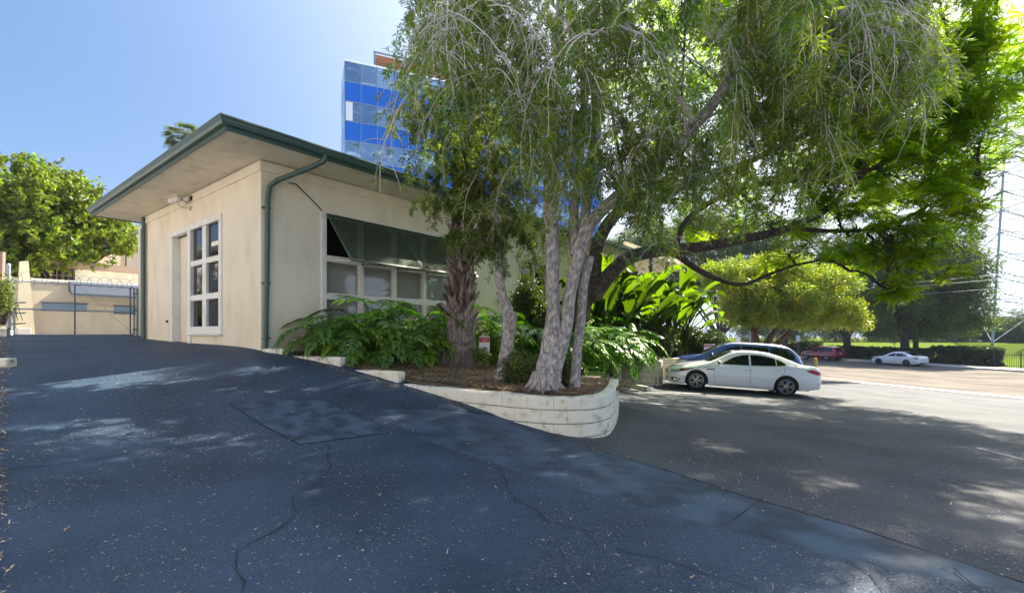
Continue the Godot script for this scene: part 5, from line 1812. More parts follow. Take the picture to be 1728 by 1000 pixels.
var paddles = []
func paddle_plant(label, base, n, size, seed, green = 1.0):
	if paddles.is_empty():
		for k in 4:
			var m = paddle_leaf(401 + k)
			for q in [0.4, 0.7, 1.1]:
				var m2 = m.duplicate()
				var mm = M.paddle_leaf.duplicate()
				mm.albedo_color = lin(0.10 * q, 0.17 * q, 0.03 * q)
				m2.surface_set_material(0, mm)
				paddles.append(m2)
	var t = thing("paddle_leaf_plant", label, "plant", base, 0.0, "paddle leaved plants by the porch")
	var r = RandomNumberGenerator.new()
	r.seed = seed
	for k in n:
		var a = k * 2.4 + r.randf_range(-0.3, 0.3)
		var tilt = lerp(-0.25, 0.5, float(k) / n) + r.randf_range(-0.2, 0.2)
		part(t, "leaf", paddles[r.randi() % paddles.size()], Transform3D((Basis(Vector3.UP, a) * Basis(Vector3.RIGHT, tilt) * Basis(Vector3.BACK, r.randf_range(-0.25, 0.25))).scaled(Vector3.ONE * size * r.randf_range(0.75, 1.15)), Vector3(r.randf_range(-0.25, 0.25), r.randf_range(-0.2, 0.5), r.randf_range(-0.25, 0.25)) * size))
	var st = MB.new()
	st.tube([Vector3(0, -0.5, 0), Vector3(0, 0.6 * size, 0)], [0.12, 0.08], 8)
	part(t, "stem", mk(st, "brown_bark"))

func shrub(called, label, category, base, size, n, seed, m, lo, hi, leaf_l = 0.09, leaf_w = 0.035, group = "", boxy = false):
	var t = thing(called, label, category, base, 0.0, group)
	var r = RandomNumberGenerator.new()
	r.seed = seed
	var mb = MB.new()
	for k in 8:
		var e = Vector3(r.randf_range(-0.7, 0.7) * size.x, size.y * r.randf_range(0.8, 1.5), r.randf_range(-0.7, 0.7) * size.z)
		mb.tube(bend(Vector3(e.x * 0.3, -0.15, e.z * 0.3), e, 0.05, 5, 0.03, r), taper(6, 0.03, 0.008), 5, false)
	part(t, "stems", mk(mb, "dry_twig"))
	var pts = []
	if boxy:
		for k in n:
			var p = Vector3(r.randf_range(-1, 1) * size.x, r.randf_range(0.0, 2.0) * size.y, r.randf_range(-1, 1) * size.z)
			var f = r.randi() % 4
			if f == 0: p.y = 2.0 * size.y
			if f == 1 or f == 2: p.z = size.z
			pts.append(p + rand_dir(r) * 0.09)
	else: pts = scatter([[Vector3(0, size.y, 0), size]], n, seed, 1.2, -0.35, 0.4)
	crown(t, [clump_mesh(seed, 40, 0.2, leaf_l, leaf_w, m), clump_mesh(seed + 1, 40, 0.2, leaf_l, leaf_w, m)], pts, seed, 0.8, 1.3, lo, hi, 0.12, 0.0, "foliage")
	return t

func near_plants():
	var g = "split leaved plants under the strip window"
	var list = [[-3.7, 9.95, -0.45, 0.9, "leftmost split leaved plant, drooping over the low wall by the downpipe"], [-3.05, 9.75, -0.58, 0.8, "bright split leaved plant spilling towards the top step of the wall"], [-3.15, 10.4, -0.4, 1.12, "tall split leaved plant against the first window pane, behind the top wall step"], [-2.45, 9.9, -0.62, 0.8, "low yellowish split leaved plant at the front of the bed, below the second pane"],
		[-2.35, 10.9, -0.45, 1.12, "dark split leaved plant below the second window pane, in the back row"], [-2.2, 10.55, -0.62, 0.9, "split leaved plant with big leaves just left of the palm trunk, front row"], [-1.6, 11.7, -0.48, 1.2, "dark split leaved plant behind and left of the palm trunk"], [-0.6, 12.0, -0.7, 1.1, "split leaved plant between the palm and the thin tree, against the wall"], [0.35, 12.2, -0.85, 1.05, "split leaved plant behind the thin tree's stub"], [1.0, 12.8, -0.95, 1.0, "split leaved plant seen just left of the grey three trunked tree"]]
	for k in list.size():
		var e = list[k]
		split_leaf_plant(e[4], g, V(e[0], e[1], e[2]), 24, e[3], 500 + k)
	g = "split leaved plants behind the three trunked tree"
	list = [[1.9, 13.6, -1.0, 1.1, "split leaved plant just right of the three trunked tree, low"], [2.6, 14.4, -1.05, 1.25, "dense dark split leaved plant over the straight block wall"], [3.2, 15.4, -1.1, 1.15, "split leaved plant hanging over the right end of the straight wall"], [2.4, 16.4, -0.7, 1.4, "tall split leaved plant in deep shade behind the straight wall"], [3.9, 17.0, -1.0, 1.3, "split leaved plant between the straight wall and the round ended wall"], [3.3, 18.2, -0.5, 1.4, "shaded split leaved plant under the thick dark limb"]]
	for k in list.size():
		var e = list[k]
		split_leaf_plant(e[4], g, V(e[0], e[1], e[2]), 24, e[3], 540 + k)
	list = [[3.0, 16.2, -0.8, 1.35, "paddle leaved plant with upright leaves beside the dark tree trunk"], [4.6, 19.0, -0.8, 1.35, "paddle leaved plant with drooping torn leaves over the round ended wall"], [5.6, 20.5, -0.8, 1.45, "tall paddle leaved plant with sunlit yellow green leaves before the porch posts"], [7.0, 21.5, -0.9, 1.5, "sunlit paddle leaved plant right of the porch, tallest of the group"], [8.0, 22.6, -0.9, 1.3, "paddle leaved plant nearest the yellow leaved tree"], [4.0, 17.8, -0.7, 1.4, "shaded paddle leaved plant behind the split leaves"]]
	for k in list.size():
		var e = list[k]
		paddle_plant(e[4], V(e[0], e[1], e[2]), 28, e[3], 600 + k)
	shrub("shrub", "low feathery green shrub at the left foot of the three trunked tree", "shrub", V(0.18, 8.75, -0.98), Vector3(0.36, 0.28, 0.34), 70, 71, "leaf", 0.5, 0.9, 0.09, 0.022)
	shrub("shrub", "thin green shoots between the right trunks of the grey tree", "shrub", V(0.93, 8.55, -0.98), Vector3(0.14, 0.35, 0.14), 22, 72, "leaf", 0.6, 1.0, 0.09, 0.03)
	shrub("shrub", "dark rounded shrub behind the round ended wall", "shrub", V(6.3, 20.8, -1.1), Vector3(0.85, 0.75, 0.8), 190, 73, "leaf", 0.5, 0.9, 0.12, 0.05)
	shrub("hedge", "dark green hedge behind the two parked cars' bonnets", "hedge", V(9.3, 25.5, -1.7), Vector3(2.3, 1.0, 0.9), 700, 74, "leaf", 0.35, 0.75, 0.12, 0.06)
	shrub("shrub", "tall leafy climber against the wall between the thin tree and the grey trunks", "shrub", V(0.55, 13.6, -0.9), Vector3(0.55, 1.25, 0.35), 150, 75, "leaf", 0.5, 1.0, 0.14, 0.055)
	# strap leaves over the round wall
	var t = thing("strap_leaf_plant", "clump of arching strap leaves on top of the round ended wall", "plant", V(4.95, 17.75, -1.02))
	var r = RandomNumberGenerator.new()
	r.seed = 5
	var mb = MB.new()
	for k in 110:
		var a = r.randf() * TAU
		var d = Vector3(cos(a), 0, sin(a))
		var o = d * r.randf_range(0, 0.35)
		var l = r.randf_range(0.35, 0.6)
		var s = d.cross(Vector3.UP) * 0.016
		var rows = []
		for i in 6:
			var f = i / 5.0
			var c = o + d * l * f * 0.8 + Vector3(0, l * (1.3 * f - 1.5 * f * f), 0)
			rows.append([c - s * (1.0 - f * 0.9), c + s * (1.0 - f * 0.9)])
		mb.tint = tint(r, 0.8, 1.6, 0.1)
		mb.grid(rows)
	part(t, "foliage", mk(mb, "leaf"))

func far_plants():
	# the tree beyond the gate
	var ros = [rosette_mesh(801, 5, 9, 0.30, 0.20, 0.085, "sunny_leaf"), rosette_mesh(802, 5, 9, 0.34, 0.20, 0.085, "sunny_leaf")]
	var blobs = []
	for b in [[60, 345, 24, 3.0, 2.2], [-60, 330, 24, 3.0, 2.6], [130, 370, 25, 2.2, 1.6], [-30, 420, 23, 2.4, 1.8], [60, 410, 23.5, 2.2, 1.4], [180, 390, 26, 1.6, 1.1], [130, 425, 25, 1.3, 0.7], [205, 410, 27, 0.9, 0.6], [20, 300, 24.5, 1.6, 1.0], [10, 450, 22.5, 1.0, 0.8], [90, 318, 25, 1.2, 0.8]]:
		blobs.append([at(b[0], b[1], b[2]), Vector3(b[3], b[4], b[3])])
	var base = at(88, 492, 25.5)
	simple_tree("broad_tree", "broad dense green tree with sunlit top beyond the gate at the left edge", "tree", "", base, 0.6, 0.22, blobs, ros, 2600, 811, 0.8, 1.25, 0.6, 1.5, "brown_bark", 0.45, -0.25,
		[[[base, at(112, 455, 25.4) - base + base, at(135, 440, 25.3)].map(func(p): return p - base), [0.26, 0.2, 0.14]]])
	# the palm whose head shows over the roof
	var pb = at(310, 560, 40)
	var pt = thing("fan_palm", "distant fan palm whose head shows above the roof ridge", "palm tree", Vector3(pb.x, 1.5, pb.z))
	var mb = MB.new()
	mb.tube([Vector3(), Vector3(0.1, 8, 0), Vector3(0, 16.6, 0)], [0.4, 0.28, 0.24], 10)
	part(pt, "trunk", mk(mb, "palm_bark"))
	palm_crown(pt, Vector3(0, 16.9, 0), 34, 1.0, 9, 34)
	# the yellowing tree by the street
	var yl = [clump_mesh(821, 46, 0.38, 0.17, 0.085, "leaf"), clump_mesh(822, 46, 0.38, 0.17, 0.085, "leaf")]
	blobs = []
	for b in [[1340, 510, 29, 2.2, 1.3], [1270, 500, 30, 2.0, 1.4], [1240, 460, 31, 1.6, 1.0], [1310, 455, 31, 2.2, 1.0], [1390, 480, 29, 1.8, 1.0], [1420, 525, 28.5, 1.2, 0.8], [1445, 540, 28.5, 0.7, 0.5], [1250, 530, 30, 1.2, 0.7], [1370, 545, 28.5, 1.0, 0.5], [1300, 535, 29, 1.4, 0.6], [1200, 470, 31, 1.0, 0.9]]:
		blobs.append([at(b[0], b[1], b[2]), Vector3(b[3], b[4], b[3])])
	base = G(15.9, 30.0)
	var yt = thing("yellow_tree", "low spreading tree with yellow green autumn leaves behind the parked cars", "tree", base)
	var r = RandomNumberGenerator.new()
	r.seed = 6
	mb = MB.new()
	var A = func(px, py, d): return at(px, py, d) - base
	mb.tube(spline([Vector3(0, -0.3, 0), Vector3(0, 0.6, 0), A.call(1288, 585, 30)], 4), [0.55, 0.5, 0.46, 0.44, 0.42, 0.42, 0.42, 0.43, 0.42], 12, true, 0.1, 2)
	for f in [[[1282, 588], [1272, 560], [1262, 530], [1258, 500], [1262, 470]], [[1290, 590], [1300, 570], [1310, 555], [1330, 530], [1350, 500]], [[1296, 590], [1315, 575], [1345, 548], [1390, 520]], [[1262, 545], [1245, 540], [1235, 520], [1230, 490]], [[1275, 560], [1290, 520], [1300, 480], [1310, 450]]]:
		var pts = []
		for p in f: pts.append(A.call(p[0], p[1], 29.8))
		var s = spline(pts, 4)
		mb.tube(s, taper(s.size(), 0.24, 0.05), 9, true, 0.08, 3)
	part(yt, "trunk", mk(mb, "brown_bark"))
	var pts = scatter(blobs, 1500, 823, 0.55, -0.2, 0.45)
	for i in pts.size(): pts[i] -= base
	crown(yt, yl, pts, 823, 0.7, 1.15, 0.7, 1.25, 0.2)
	for c in yt.find_children("crown*", "", false, false):
		var mm = c.multimesh
		var m2 = mm.mesh.duplicate()
		var y2 = M.leaf.duplicate()
		y2.albedo_color = lin(0.36, 0.38, 0.065)
		m2.surface_set_material(0, y2)
		mm.mesh = m2
	# the large dark tree over the far pavement, and others along the street
	var nd = [clump_mesh(831, 70, 0.62, 0.26, 0.09, "leaf", 0.3), clump_mesh(832, 70, 0.62, 0.26, 0.09, "leaf", 0.3)]
	var dark = func(label, px, d, blobs_px, count, seed, r0, lo, hi):
		var bl = []
		for b in blobs_px: bl.append([at(b[0], b[1], d + b[4]), Vector3(b[2], b[3], b[2])])
		var x = (px - 864) / FOCAL * d
		var bs = G(x, d)
		return simple_tree("street_tree", label, "tree", "trees along the far pavement", bs, 3.2, r0, bl, nd, count, seed, 0.8, 1.4, lo, hi, "dark_bark", 0.25, -0.25)
	dark.call("large dark green tree behind the far white car, right of the yellow tree", 1527, 57.0, [[1560, 450, 5.0, 4.0, 0], [1500, 500, 4.0, 3.4, 0], [1620, 500, 3.6, 3.0, 0], [1570, 540, 4.2, 2.0, 0], [1640, 450, 2.8, 2.6, 1], [1500, 440, 3.6, 3.0, 2], [1640, 545, 2.2, 1.4, 0], [1600, 400, 3.0, 2.6, 1], [1500, 550, 3.0, 1.6, 0]], 1700, 841, 0.5, 0.7, 1.35)
	dark.call("slimmer dark tree just right of the large street tree's trunk", 1546, 59.0, [[1560, 470, 3.4, 4.2, 0], [1590, 530, 3.0, 2.2, 0]], 500, 842, 0.32, 0.7, 1.3)
	dark.call("dark street tree rising behind the red car", 1430, 64.0, [[1420, 470, 4.0, 4.5, 0], [1380, 510, 3.2, 2.8, 0], [1465, 520, 3.2, 2.6, 0], [1430, 430, 3.6, 3.4, 0]], 1100, 843, 0.5, 0.45, 0.85)
	dark.call("shaded street tree beyond the dark blue vehicle", 1325, 68.0, [[1330, 470, 4.2, 4.6, 0], [1280, 500, 3.6, 3.4, 0], [1350, 530, 3.0, 2.2, 0], [1300, 430, 4.0, 3.0, 0]], 1100, 844, 0.45, 0.45, 0.85)
	dark.call("pale green street tree seen between the porch and the yellow tree", 1215, 72.0, [[1200, 440, 5.0, 5.0, 0], [1150, 480, 4.0, 4.0, 0], [1240, 500, 4.0, 3.4, 0], [1130, 420, 4.0, 3.6, 0], [1230, 400, 4.5, 3.0, 0], [1180, 375, 4.5, 3.0, 2], [1290, 400, 4.5, 3.4, 0], [1350, 390, 4.5, 3.4, 2]], 1900, 845, 0.45, 0.8, 1.3)
	dark.call("pale green tree far behind the porch posts", 1090, 80.0, [[1090, 470, 5.5, 6.0, 0], [1030, 500, 4.5, 4.5, 0], [1130, 510, 4.5, 4.0, 0], [1100, 400, 4.5, 3.0, 0], [1050, 420, 4.0, 3.0, 0]], 1500, 846, 0.45, 0.8, 1.3)
	# bushes round the pylon's foot and the belt of trees behind the lawn
	var list = [[1722, 562, 104, 5.0, 3.2, "rounded pale bush at the right edge beyond the lawn"], [1690, 560, 108, 4.2, 3.4, "dark bush behind the pylon foot"], [1625, 560, 112, 5.5, 3.6, "dark tree belt bush left of the pylon foot"], [1570, 558, 112, 5.5, 3.8, "bushy tree behind the lawn, seen under the large street tree"], [1490, 556, 114, 5.5, 4.0, "bushy tree behind the lawn between the two street trees"], [1410, 554, 116, 6.0, 4.5, "bushy tree behind the lawn above the red car"], [1340, 552, 116, 6.0, 4.5, "bushy tree behind the lawn beyond the dark blue vehicle's roof"], [1270, 552, 116, 6.0, 4.5, "bushy tree far behind the yellow tree's trunk"], [1760, 545, 100, 6.0, 4.5, "large bush at the far right beyond the lawn"]]
	for k in list.size():
		var e = list[k]
		var b = at(e[0], e[1], e[2])
		var bs = G(b.x, -b.z)
		simple_tree("bushy_tree", e[5], "tree", "belt of bushy trees behind the lawn", bs, 1.5, 0.25, [[b, Vector3(e[3], e[4], e[3])], [b + Vector3(1.5, 1.0, 0), Vector3(e[3], e[4], e[3]) * 0.7]], nd, 420, 860 + k, 1.0, 1.7, 0.6, 1.1, "dark_bark", 0.2, -0.4)
	# clipped hedges along the far pavement
	var hedge = func(label, n0, t0, t1, hgt, seed, cnt):
		var a = road_pt(n0, t0)
		var b = road_pt(n0, t1)
		var m = (a + b) / 2
		var t = shrub("hedge", label, "hedge", G(m.x, m.y), Vector3(abs(t1 - t0) / 2, hgt / 2, 0.7), cnt, seed, "leaf", 0.35, 0.7, 0.16, 0.09, "clipped hedges along the far pavement", true)
		t.rotation.y = atan2(ROAD.y, ROAD.x)
	hedge.call("clipped dark hedge right of the far white car", 59.2, 31.0, 36.5, 1.7, 901, 650)
	hedge.call("clipped dark hedge behind the far white car", 59.2, 37.0, 49.0, 1.35, 902, 900)
	hedge.call("clipped dark hedge beside the red car", 59.2, 50.5, 60.0, 1.9, 903, 800)

# ---------- vehicles: x runs from the nose (0) to the tail, y up from the ground, z to the side ----------
# rows of the table: x, sill, half width, shoulder height, half width there, top height, half width near the top
class Car:
	var rows
	var axles
	var wheel_r
	var arch
	var length
	func row(x):
		var n = rows.size()
		var i = 0
		while i < n - 2 and x > rows[i + 1][0]: i += 1
		var a = rows[max(i - 1, 0)]
		var b = rows[i]
		var c = rows[i + 1]
		var d = rows[min(i + 2, n - 1)]
		var t = clamp((x - b[0]) / (c[0] - b[0]), 0, 1)
		var o = [x]
		for k in range(1, 7):
			var h = c[0] - b[0]
			var m0 = 0.0 if i == 0 else ((c[k] - a[k]) / max(0.01, c[0] - a[0]))
			var m1 = 0.0 if i == n - 2 else ((d[k] - b[k]) / max(0.01, d[0] - b[0]))
			if i == 0: m0 = (c[k] - b[k]) / h * 1.6
			if i == n - 2: m1 = (c[k] - b[k]) / h * 1.6
			# keep the curve from overshooting
			var s = (c[k] - b[k]) / h
			if s == 0.0: m0 = 0.0; m1 = 0.0
			else:
				m0 = clamp(m0 / s, 0.0, 3.0) * s
				m1 = clamp(m1 / s, 0.0, 3.0) * s
			var t2 = t * t
			var t3 = t2 * t
			o.append((2 * t3 - 3 * t2 + 1) * b[k] + (t3 - 2 * t2 + t) * h * m0 + (-2 * t3 + 3 * t2) * c[k] + (t3 - t2) * h * m1)
		return o
	func section(x):
		var r = row(x)
		var y0 = r[1]
		var W = r[2]
		var ys = r[3]
		var Ws = r[4]
		var yt = r[5]
		var Wt = r[6]
		var gh = yt - ys
		var p = [Vector2(W * 0.93, y0), Vector2(W * 0.985, y0 + (ys - y0) * 0.14), Vector2(W, y0 + (ys - y0) * 0.42), Vector2(W * 0.998, y0 + (ys - y0) * 0.66), Vector2(lerp(W, Ws, 0.6), y0 + (ys - y0) * 0.88), Vector2(Ws, ys)]
		for k in [0.25, 0.5, 0.75]: p.append(Vector2(lerp(Ws - 0.015, Wt, k) + 0.012 * sin(PI * k), ys + gh * 0.86 * k))
		p.append(Vector2(Wt, ys + gh * 0.86))
		p.append(Vector2(Wt * 0.9, ys + gh * 0.945))
		p.append(Vector2(Wt * 0.7, ys + gh * 0.985))
		p.append(Vector2(Wt * 0.35, yt))
		p.append(Vector2(0, yt + 0.004))
		return p
	func low(x):
		var y = -1.0
		for a in axles:
			var d = abs(x - a)
			if d < arch: y = max(y, wheel_r + sqrt(arch * arch - d * d))
		return y
	func side(x, y):
		var s = section(x)
		for i in s.size() - 1:
			if y <= s[i + 1].y or i == s.size() - 2:
				var t = clamp((y - s[i].y) / max(0.0001, s[i + 1].y - s[i].y), 0, 1)
				return lerp(s[i].x, s[i + 1].x, t)
		return 0.0
	func over(x, z):
		var s = section(x)
		z = abs(z)
		for i in range(s.size() - 1, 0, -1):
			if z <= s[i - 1].x and z >= s[i].x:
				var t = (z - s[i].x) / max(0.0001, s[i - 1].x - s[i].x)
				return lerp(s[i].y, s[i - 1].y, t)
		return s[5].y
	# how far back the nose (or, from the tail, how far forward) the skin lies at (z, y)
	func nose(z, y, tail):
		var x = 0.0
		while x < 1.4:
			var q = length - x if tail else x
			var s = section(q)
			if y >= s[0].y and y <= s[s.size() - 1].y and side(q, y) >= abs(z): return q
			x += 0.012
		return length - x if tail else x

func car_patch(car, poly, how, off, cell = 0.07, only = 0):
	var mb = MB.new()
	var put = func(p, sg):
		match how:
			"side": return Vector3(p.x, p.y, sg * (car.side(p.x, p.y) + off))
			"top": return Vector3(p.x, car.over(p.x, p.y) + off, p.y)
			"nose": return Vector3(car.nose(p.x, p.y, false) - off, p.y, p.x)
			"tail": return Vector3(car.nose(p.x, p.y, true) + off, p.y, p.x)
	var lo = poly[0]
	var hi = poly[0]
	for p in poly:
		lo = Vector2(min(lo.x, p.x), min(lo.y, p.y)); hi = Vector2(max(hi.x, p.x), max(hi.y, p.y))
	for sg in ([only] if how == "side" else [1]):
		var index = {}
		for i in range(floor(lo.x / cell), ceil(hi.x / cell)):
			for j in range(floor(lo.y / cell), ceil(hi.y / cell)):
				var q = PackedVector2Array([Vector2(i, j) * cell, Vector2(i + 1, j) * cell, Vector2(i + 1, j + 1) * cell, Vector2(i, j + 1) * cell])
				for r in Geometry2D.intersect_polygons(PackedVector2Array(poly), q):
					var t = Geometry2D.triangulate_polygon(r)
					for k in range(0, t.size(), 3):
						var f = [r[t[k]], r[t[k + 1]], r[t[k + 2]]]
						var cw = (f[1] - f[0]).cross(f[2] - f[0]) > 0
						var want = {"side": sg > 0, "top": false, "nose": true, "tail": false}[how]
						if cw == want: f = [f[0], f[2], f[1]]
						for p in f:
							var key = Vector2i(round(p.x * 2000), round(p.y * 2000))
							if not index.has(key):
								var a = put.call(p, sg)
								var e = 0.02
								var nn = (put.call(p + Vector2(e, 0), sg) - a).cross(put.call(p + Vector2(0, e), sg) - a)
								if how == "side" and nn.z * sg < 0: nn = -nn
								if how == "top" and nn.y < 0: nn = -nn
								if how == "nose" and nn.x > 0: nn = -nn
								if how == "tail" and nn.x < 0: nn = -nn
								index[key] = mb.vert(a, nn.normalized())
							mb.idx.append(index[key])
	return mb

func P2(list):
	var o = PackedVector2Array()
	for i in range(0, list.size(), 2): o.append(Vector2(list[i], list[i + 1]))
	return o

func car_body(car):
	var xs = []
	var x = 0.0
	while x < car.length:
		xs.append(x)
		var near = false
		for a in car.axles:
			if abs(x - a) < car.arch + 0.04: near = true
		x += 0.02 if near or x < 0.2 or x > car.length - 0.2 else 0.05
	xs.append(car.length)
	for a in car.axles: xs.append_array([a - car.arch + 0.001, a + car.arch - 0.001, a - car.arch - 0.001, a + car.arch + 0.001])
	xs.sort()
	var mb = MB.new()
	for sg in [-1, 1]:
		var rows = []
		for q in xs:
			var s = car.section(q)
			var l = car.low(q)
			var row = []
			for p in s:
				var y = p.y
				var z = p.x
				if y < l:
					z = car.side(q, min(l, s[4].y))
					y = min(l, s[4].y)
				row.append(Vector3(q, y, sg * z))
			rows.append(row)
		mb.grid(rows, sg < 0)
		# end caps
		for e in [0, rows.size() - 1]:
			var row = rows[e]
			var c = Vector3(row[0].x, row[0].y, 0)
			for k in row.size() - 1:
				if (e == 0) == (sg > 0): mb.tri(c, row[k + 1], row[k])
				else: mb.tri(c, row[k], row[k + 1])
	return mb

func make_wheel(parent, car, x, z, spokes, rim_mat):
	var sg = sign(z)
	var w = holder(parent, "wheel", Transform3D(Basis(Vector3.RIGHT, PI / 2 * sg), Vector3(x, car.wheel_r, z)))
	# the axle is the local y axis; +y points outwards
	var R = car.wheel_r
	var r1 = R * 0.70
	var mb = MB.new()
	mb.lathe([Vector2(r1, -0.19), Vector2(R * 0.92, -0.2), Vector2(R, -0.17), Vector2(R, -0.03), Vector2(R * 0.975, 0.0), Vector2(R * 0.86, 0.018), Vector2(r1 * 1.01, 0.008), Vector2(r1 * 0.99, -0.02)], Vector3(), Basis(), 36)
	part(w, "tyre", mk(mb, "tyre_rubber"))
	mb = MB.new()
	mb.lathe([Vector2(r1 * 1.0, -0.012), Vector2(r1 * 0.99, 0.006), Vector2(r1 * 0.93, 0.004), Vector2(r1 * 0.92, -0.06)], Vector3(), Basis(), 36)
	for k in spokes:
		var a = TAU * k / spokes
		for q in [-1, 1]:
			var b = Basis(Vector3.UP, a + q * 0.21)
			mb.cbox(b * Vector3(r1 * 0.56, -0.012, 0), Vector3(r1 * 0.76, 0.022, r1 * 0.085), 0.005, b * Basis(Vector3.BACK, -0.05))
	mb.lathe([Vector2(0.0, 0.0), Vector2(r1 * 0.18, -0.002), Vector2(r1 * 0.22, -0.02)], Vector3(), Basis(), 20)
	part(w, "rim", mk(mb, rim_mat))
	mb = MB.new()
	mb.lathe([Vector2(0.0, -0.075), Vector2(r1 * 0.6, -0.07), Vector2(r1 * 0.93, -0.085)], Vector3(), Basis(), 24)
	part(w, "brake_disc", mk(mb, "black_plastic"))

func build_car(called, label, cat, centre, dir, spec):
	var car = Car.new()
	car.rows = spec.rows; car.axles = spec.axles; car.wheel_r = spec.r; car.arch = spec.arch; car.length = spec.rows[spec.rows.size() - 1][0]
	# dir: where the nose points (x, d); local -x is forward
	var fwd = Vector3(dir.x, 0, -dir.y).normalized()
	var t = Node3D.new()
	t.name = numbered(called)
	add_child(t)
	tag(t, label, cat)
	var L = car.length / 2
	var side_dir = fwd.cross(Vector3.UP)
	var hf = gh(centre.x + dir.x * 1.4, centre.y + dir.y * 1.4)
	var hb = gh(centre.x - dir.x * 1.4, centre.y - dir.y * 1.4)
	var fw3 = Vector3(fwd.x * 2.8, hf - hb, fwd.z * 2.8).normalized()
	var bx = -fw3
	var hz = gh(centre.x + side_dir.x * 0.0, centre.y)
	var zz = bx.cross(Vector3.UP).normalized()
	var l0 = Vector2(centre.x + zz.x * 0.8, centre.y - zz.z * 0.8)
	var l1 = Vector2(centre.x - zz.x * 0.8, centre.y + zz.z * 0.8)
	zz = Vector3(zz.x * 1.6, gh(l0.x, l0.y) - gh(l1.x, l1.y), zz.z * 1.6).normalized()
	var up = zz.cross(bx).normalized()
	zz = bx.cross(up).normalized()
	t.transform = Transform3D(Basis(bx, up, zz), V(centre.x, centre.y, (hf + hb) / 2 + spec.get("lift", 0.0)))
	var o = holder(t, "body_shell", Transform3D(Basis(), Vector3(-L, 0, 0)))
	o.name = "body"
	var X = Transform3D(Basis(), Vector3(-L, 0, 0))
	t.remove_child(o)
	o.free()
	part(t, "body", mk(car_body(car), spec.paint), X)
	var mb = MB.new()
	mb.box(Vector3(car.length / 2, 0.42, 0), Vector3(car.length - 0.7, 0.42, 1.3))
	part(t, "underbody", mk(mb, "black_plastic"), X)
	for e in spec.patches:
		for sg in ([-1, 1] if e[2] == "side" else [1]):
			part(t, e[0], mk(car_patch(car, P2(e[1]), e[2], e[4] if e.size() > 4 else 0.006, e[5] if e.size() > 5 else 0.08, sg), e[3]), X)
	for x in car.axles:
		for sg in [-1, 1]:
			var wz = (spec.track) * sg
			make_wheel(t, car, x - L, wz, spec.spokes, spec.rim)
	for sg in [-1, 1]:
		mb = MB.new()
		var m = spec.mirror
		mb.lathe([Vector2(0.0, -0.10), Vector2(0.055, -0.095), Vector2(0.085, -0.05), Vector2(0.088, 0.02), Vector2(0.06, 0.07), Vector2(0.0, 0.085)], Vector3(m[0], m[1], sg * m[2]), Basis(Vector3.BACK, 0.15).scaled(Vector3(0.75, 1.0, 1.0)) * Basis(Vector3.RIGHT, PI / 2 * sg), 16)
		mb.bar(Vector3(m[0] + 0.03, m[1] - 0.06, sg * (m[2] - 0.06)), Vector3(m[0] + 0.05, m[1] - 0.10, sg * (m[2] - 0.17)), 0.04)
		part(t, "wing_mirror", mk(mb, spec.paint), X)
	for h in spec.handles:
		for sg in [-1, 1]:
			mb = MB.new()
			mb.cbox(Vector3(h[0], h[1], sg * (car.side(h[0], h[1]) + 0.02)), Vector3(0.19, 0.028, 0.03), 0.008)
			part(t, "door_handle", mk(mb, "alloy" if spec.paint == "car_white" else spec.paint), X)
	return [t, car, X]

const SEAM = 0.009
func line_poly(a, b, w = SEAM):
	var t = (b - a).normalized()
	var s = Vector2(-t.y, t.x) * w * 0.5
	return [a.x + s.x, a.y + s.y, b.x + s.x, b.y + s.y, b.x - s.x, b.y - s.y, a.x - s.x, a.y - s.y]

func seams(lines):
	var o = []
	for l in lines:
		for i in range(0, l.size() - 3, 2): o.append(["door_seam", line_poly(Vector2(l[i], l[i + 1]), Vector2(l[i + 2], l[i + 3])), "side", "seam", 0.003, 0.06])
	return o

func sedan_rows():
	return [[0.0, 0.34, 0.52, 0.50, 0.50, 0.60, 0.40], [0.04, 0.22, 0.68, 0.58, 0.64, 0.68, 0.52], [0.16, 0.19, 0.80, 0.64, 0.77, 0.745, 0.62], [0.40, 0.18, 0.875, 0.70, 0.84, 0.82, 0.68], [0.95, 0.18, 0.915, 0.79, 0.875, 0.925, 0.73], [1.30, 0.19, 0.918, 0.85, 0.885, 0.985, 0.76], [1.42, 0.19, 0.918, 0.865, 0.885, 1.03, 0.755], [1.75, 0.19, 0.918, 0.89, 0.88, 1.22, 0.685], [2.10, 0.19, 0.918, 0.905, 0.875, 1.385, 0.625], [2.40, 0.19, 0.918, 0.915, 0.875, 1.445, 0.60], [2.80, 0.19, 0.918, 0.93, 0.875, 1.455, 0.59], [3.20, 0.19, 0.918, 0.945, 0.875, 1.42, 0.58], [3.60, 0.19, 0.915, 0.955, 0.87, 1.325, 0.58], [3.95, 0.20, 0.91, 0.965, 0.86, 1.20, 0.59], [4.22, 0.22, 0.90, 0.965, 0.84, 1.09, 0.63], [4.50, 0.26, 0.87, 0.95, 0.81, 1.055, 0.66], [4.70, 0.29, 0.82, 0.92, 0.76, 1.03, 0.64], [4.80, 0.32, 0.74, 0.84, 0.70, 0.95, 0.58], [4.845, 0.40, 0.64, 0.72, 0.60, 0.80, 0.5]]

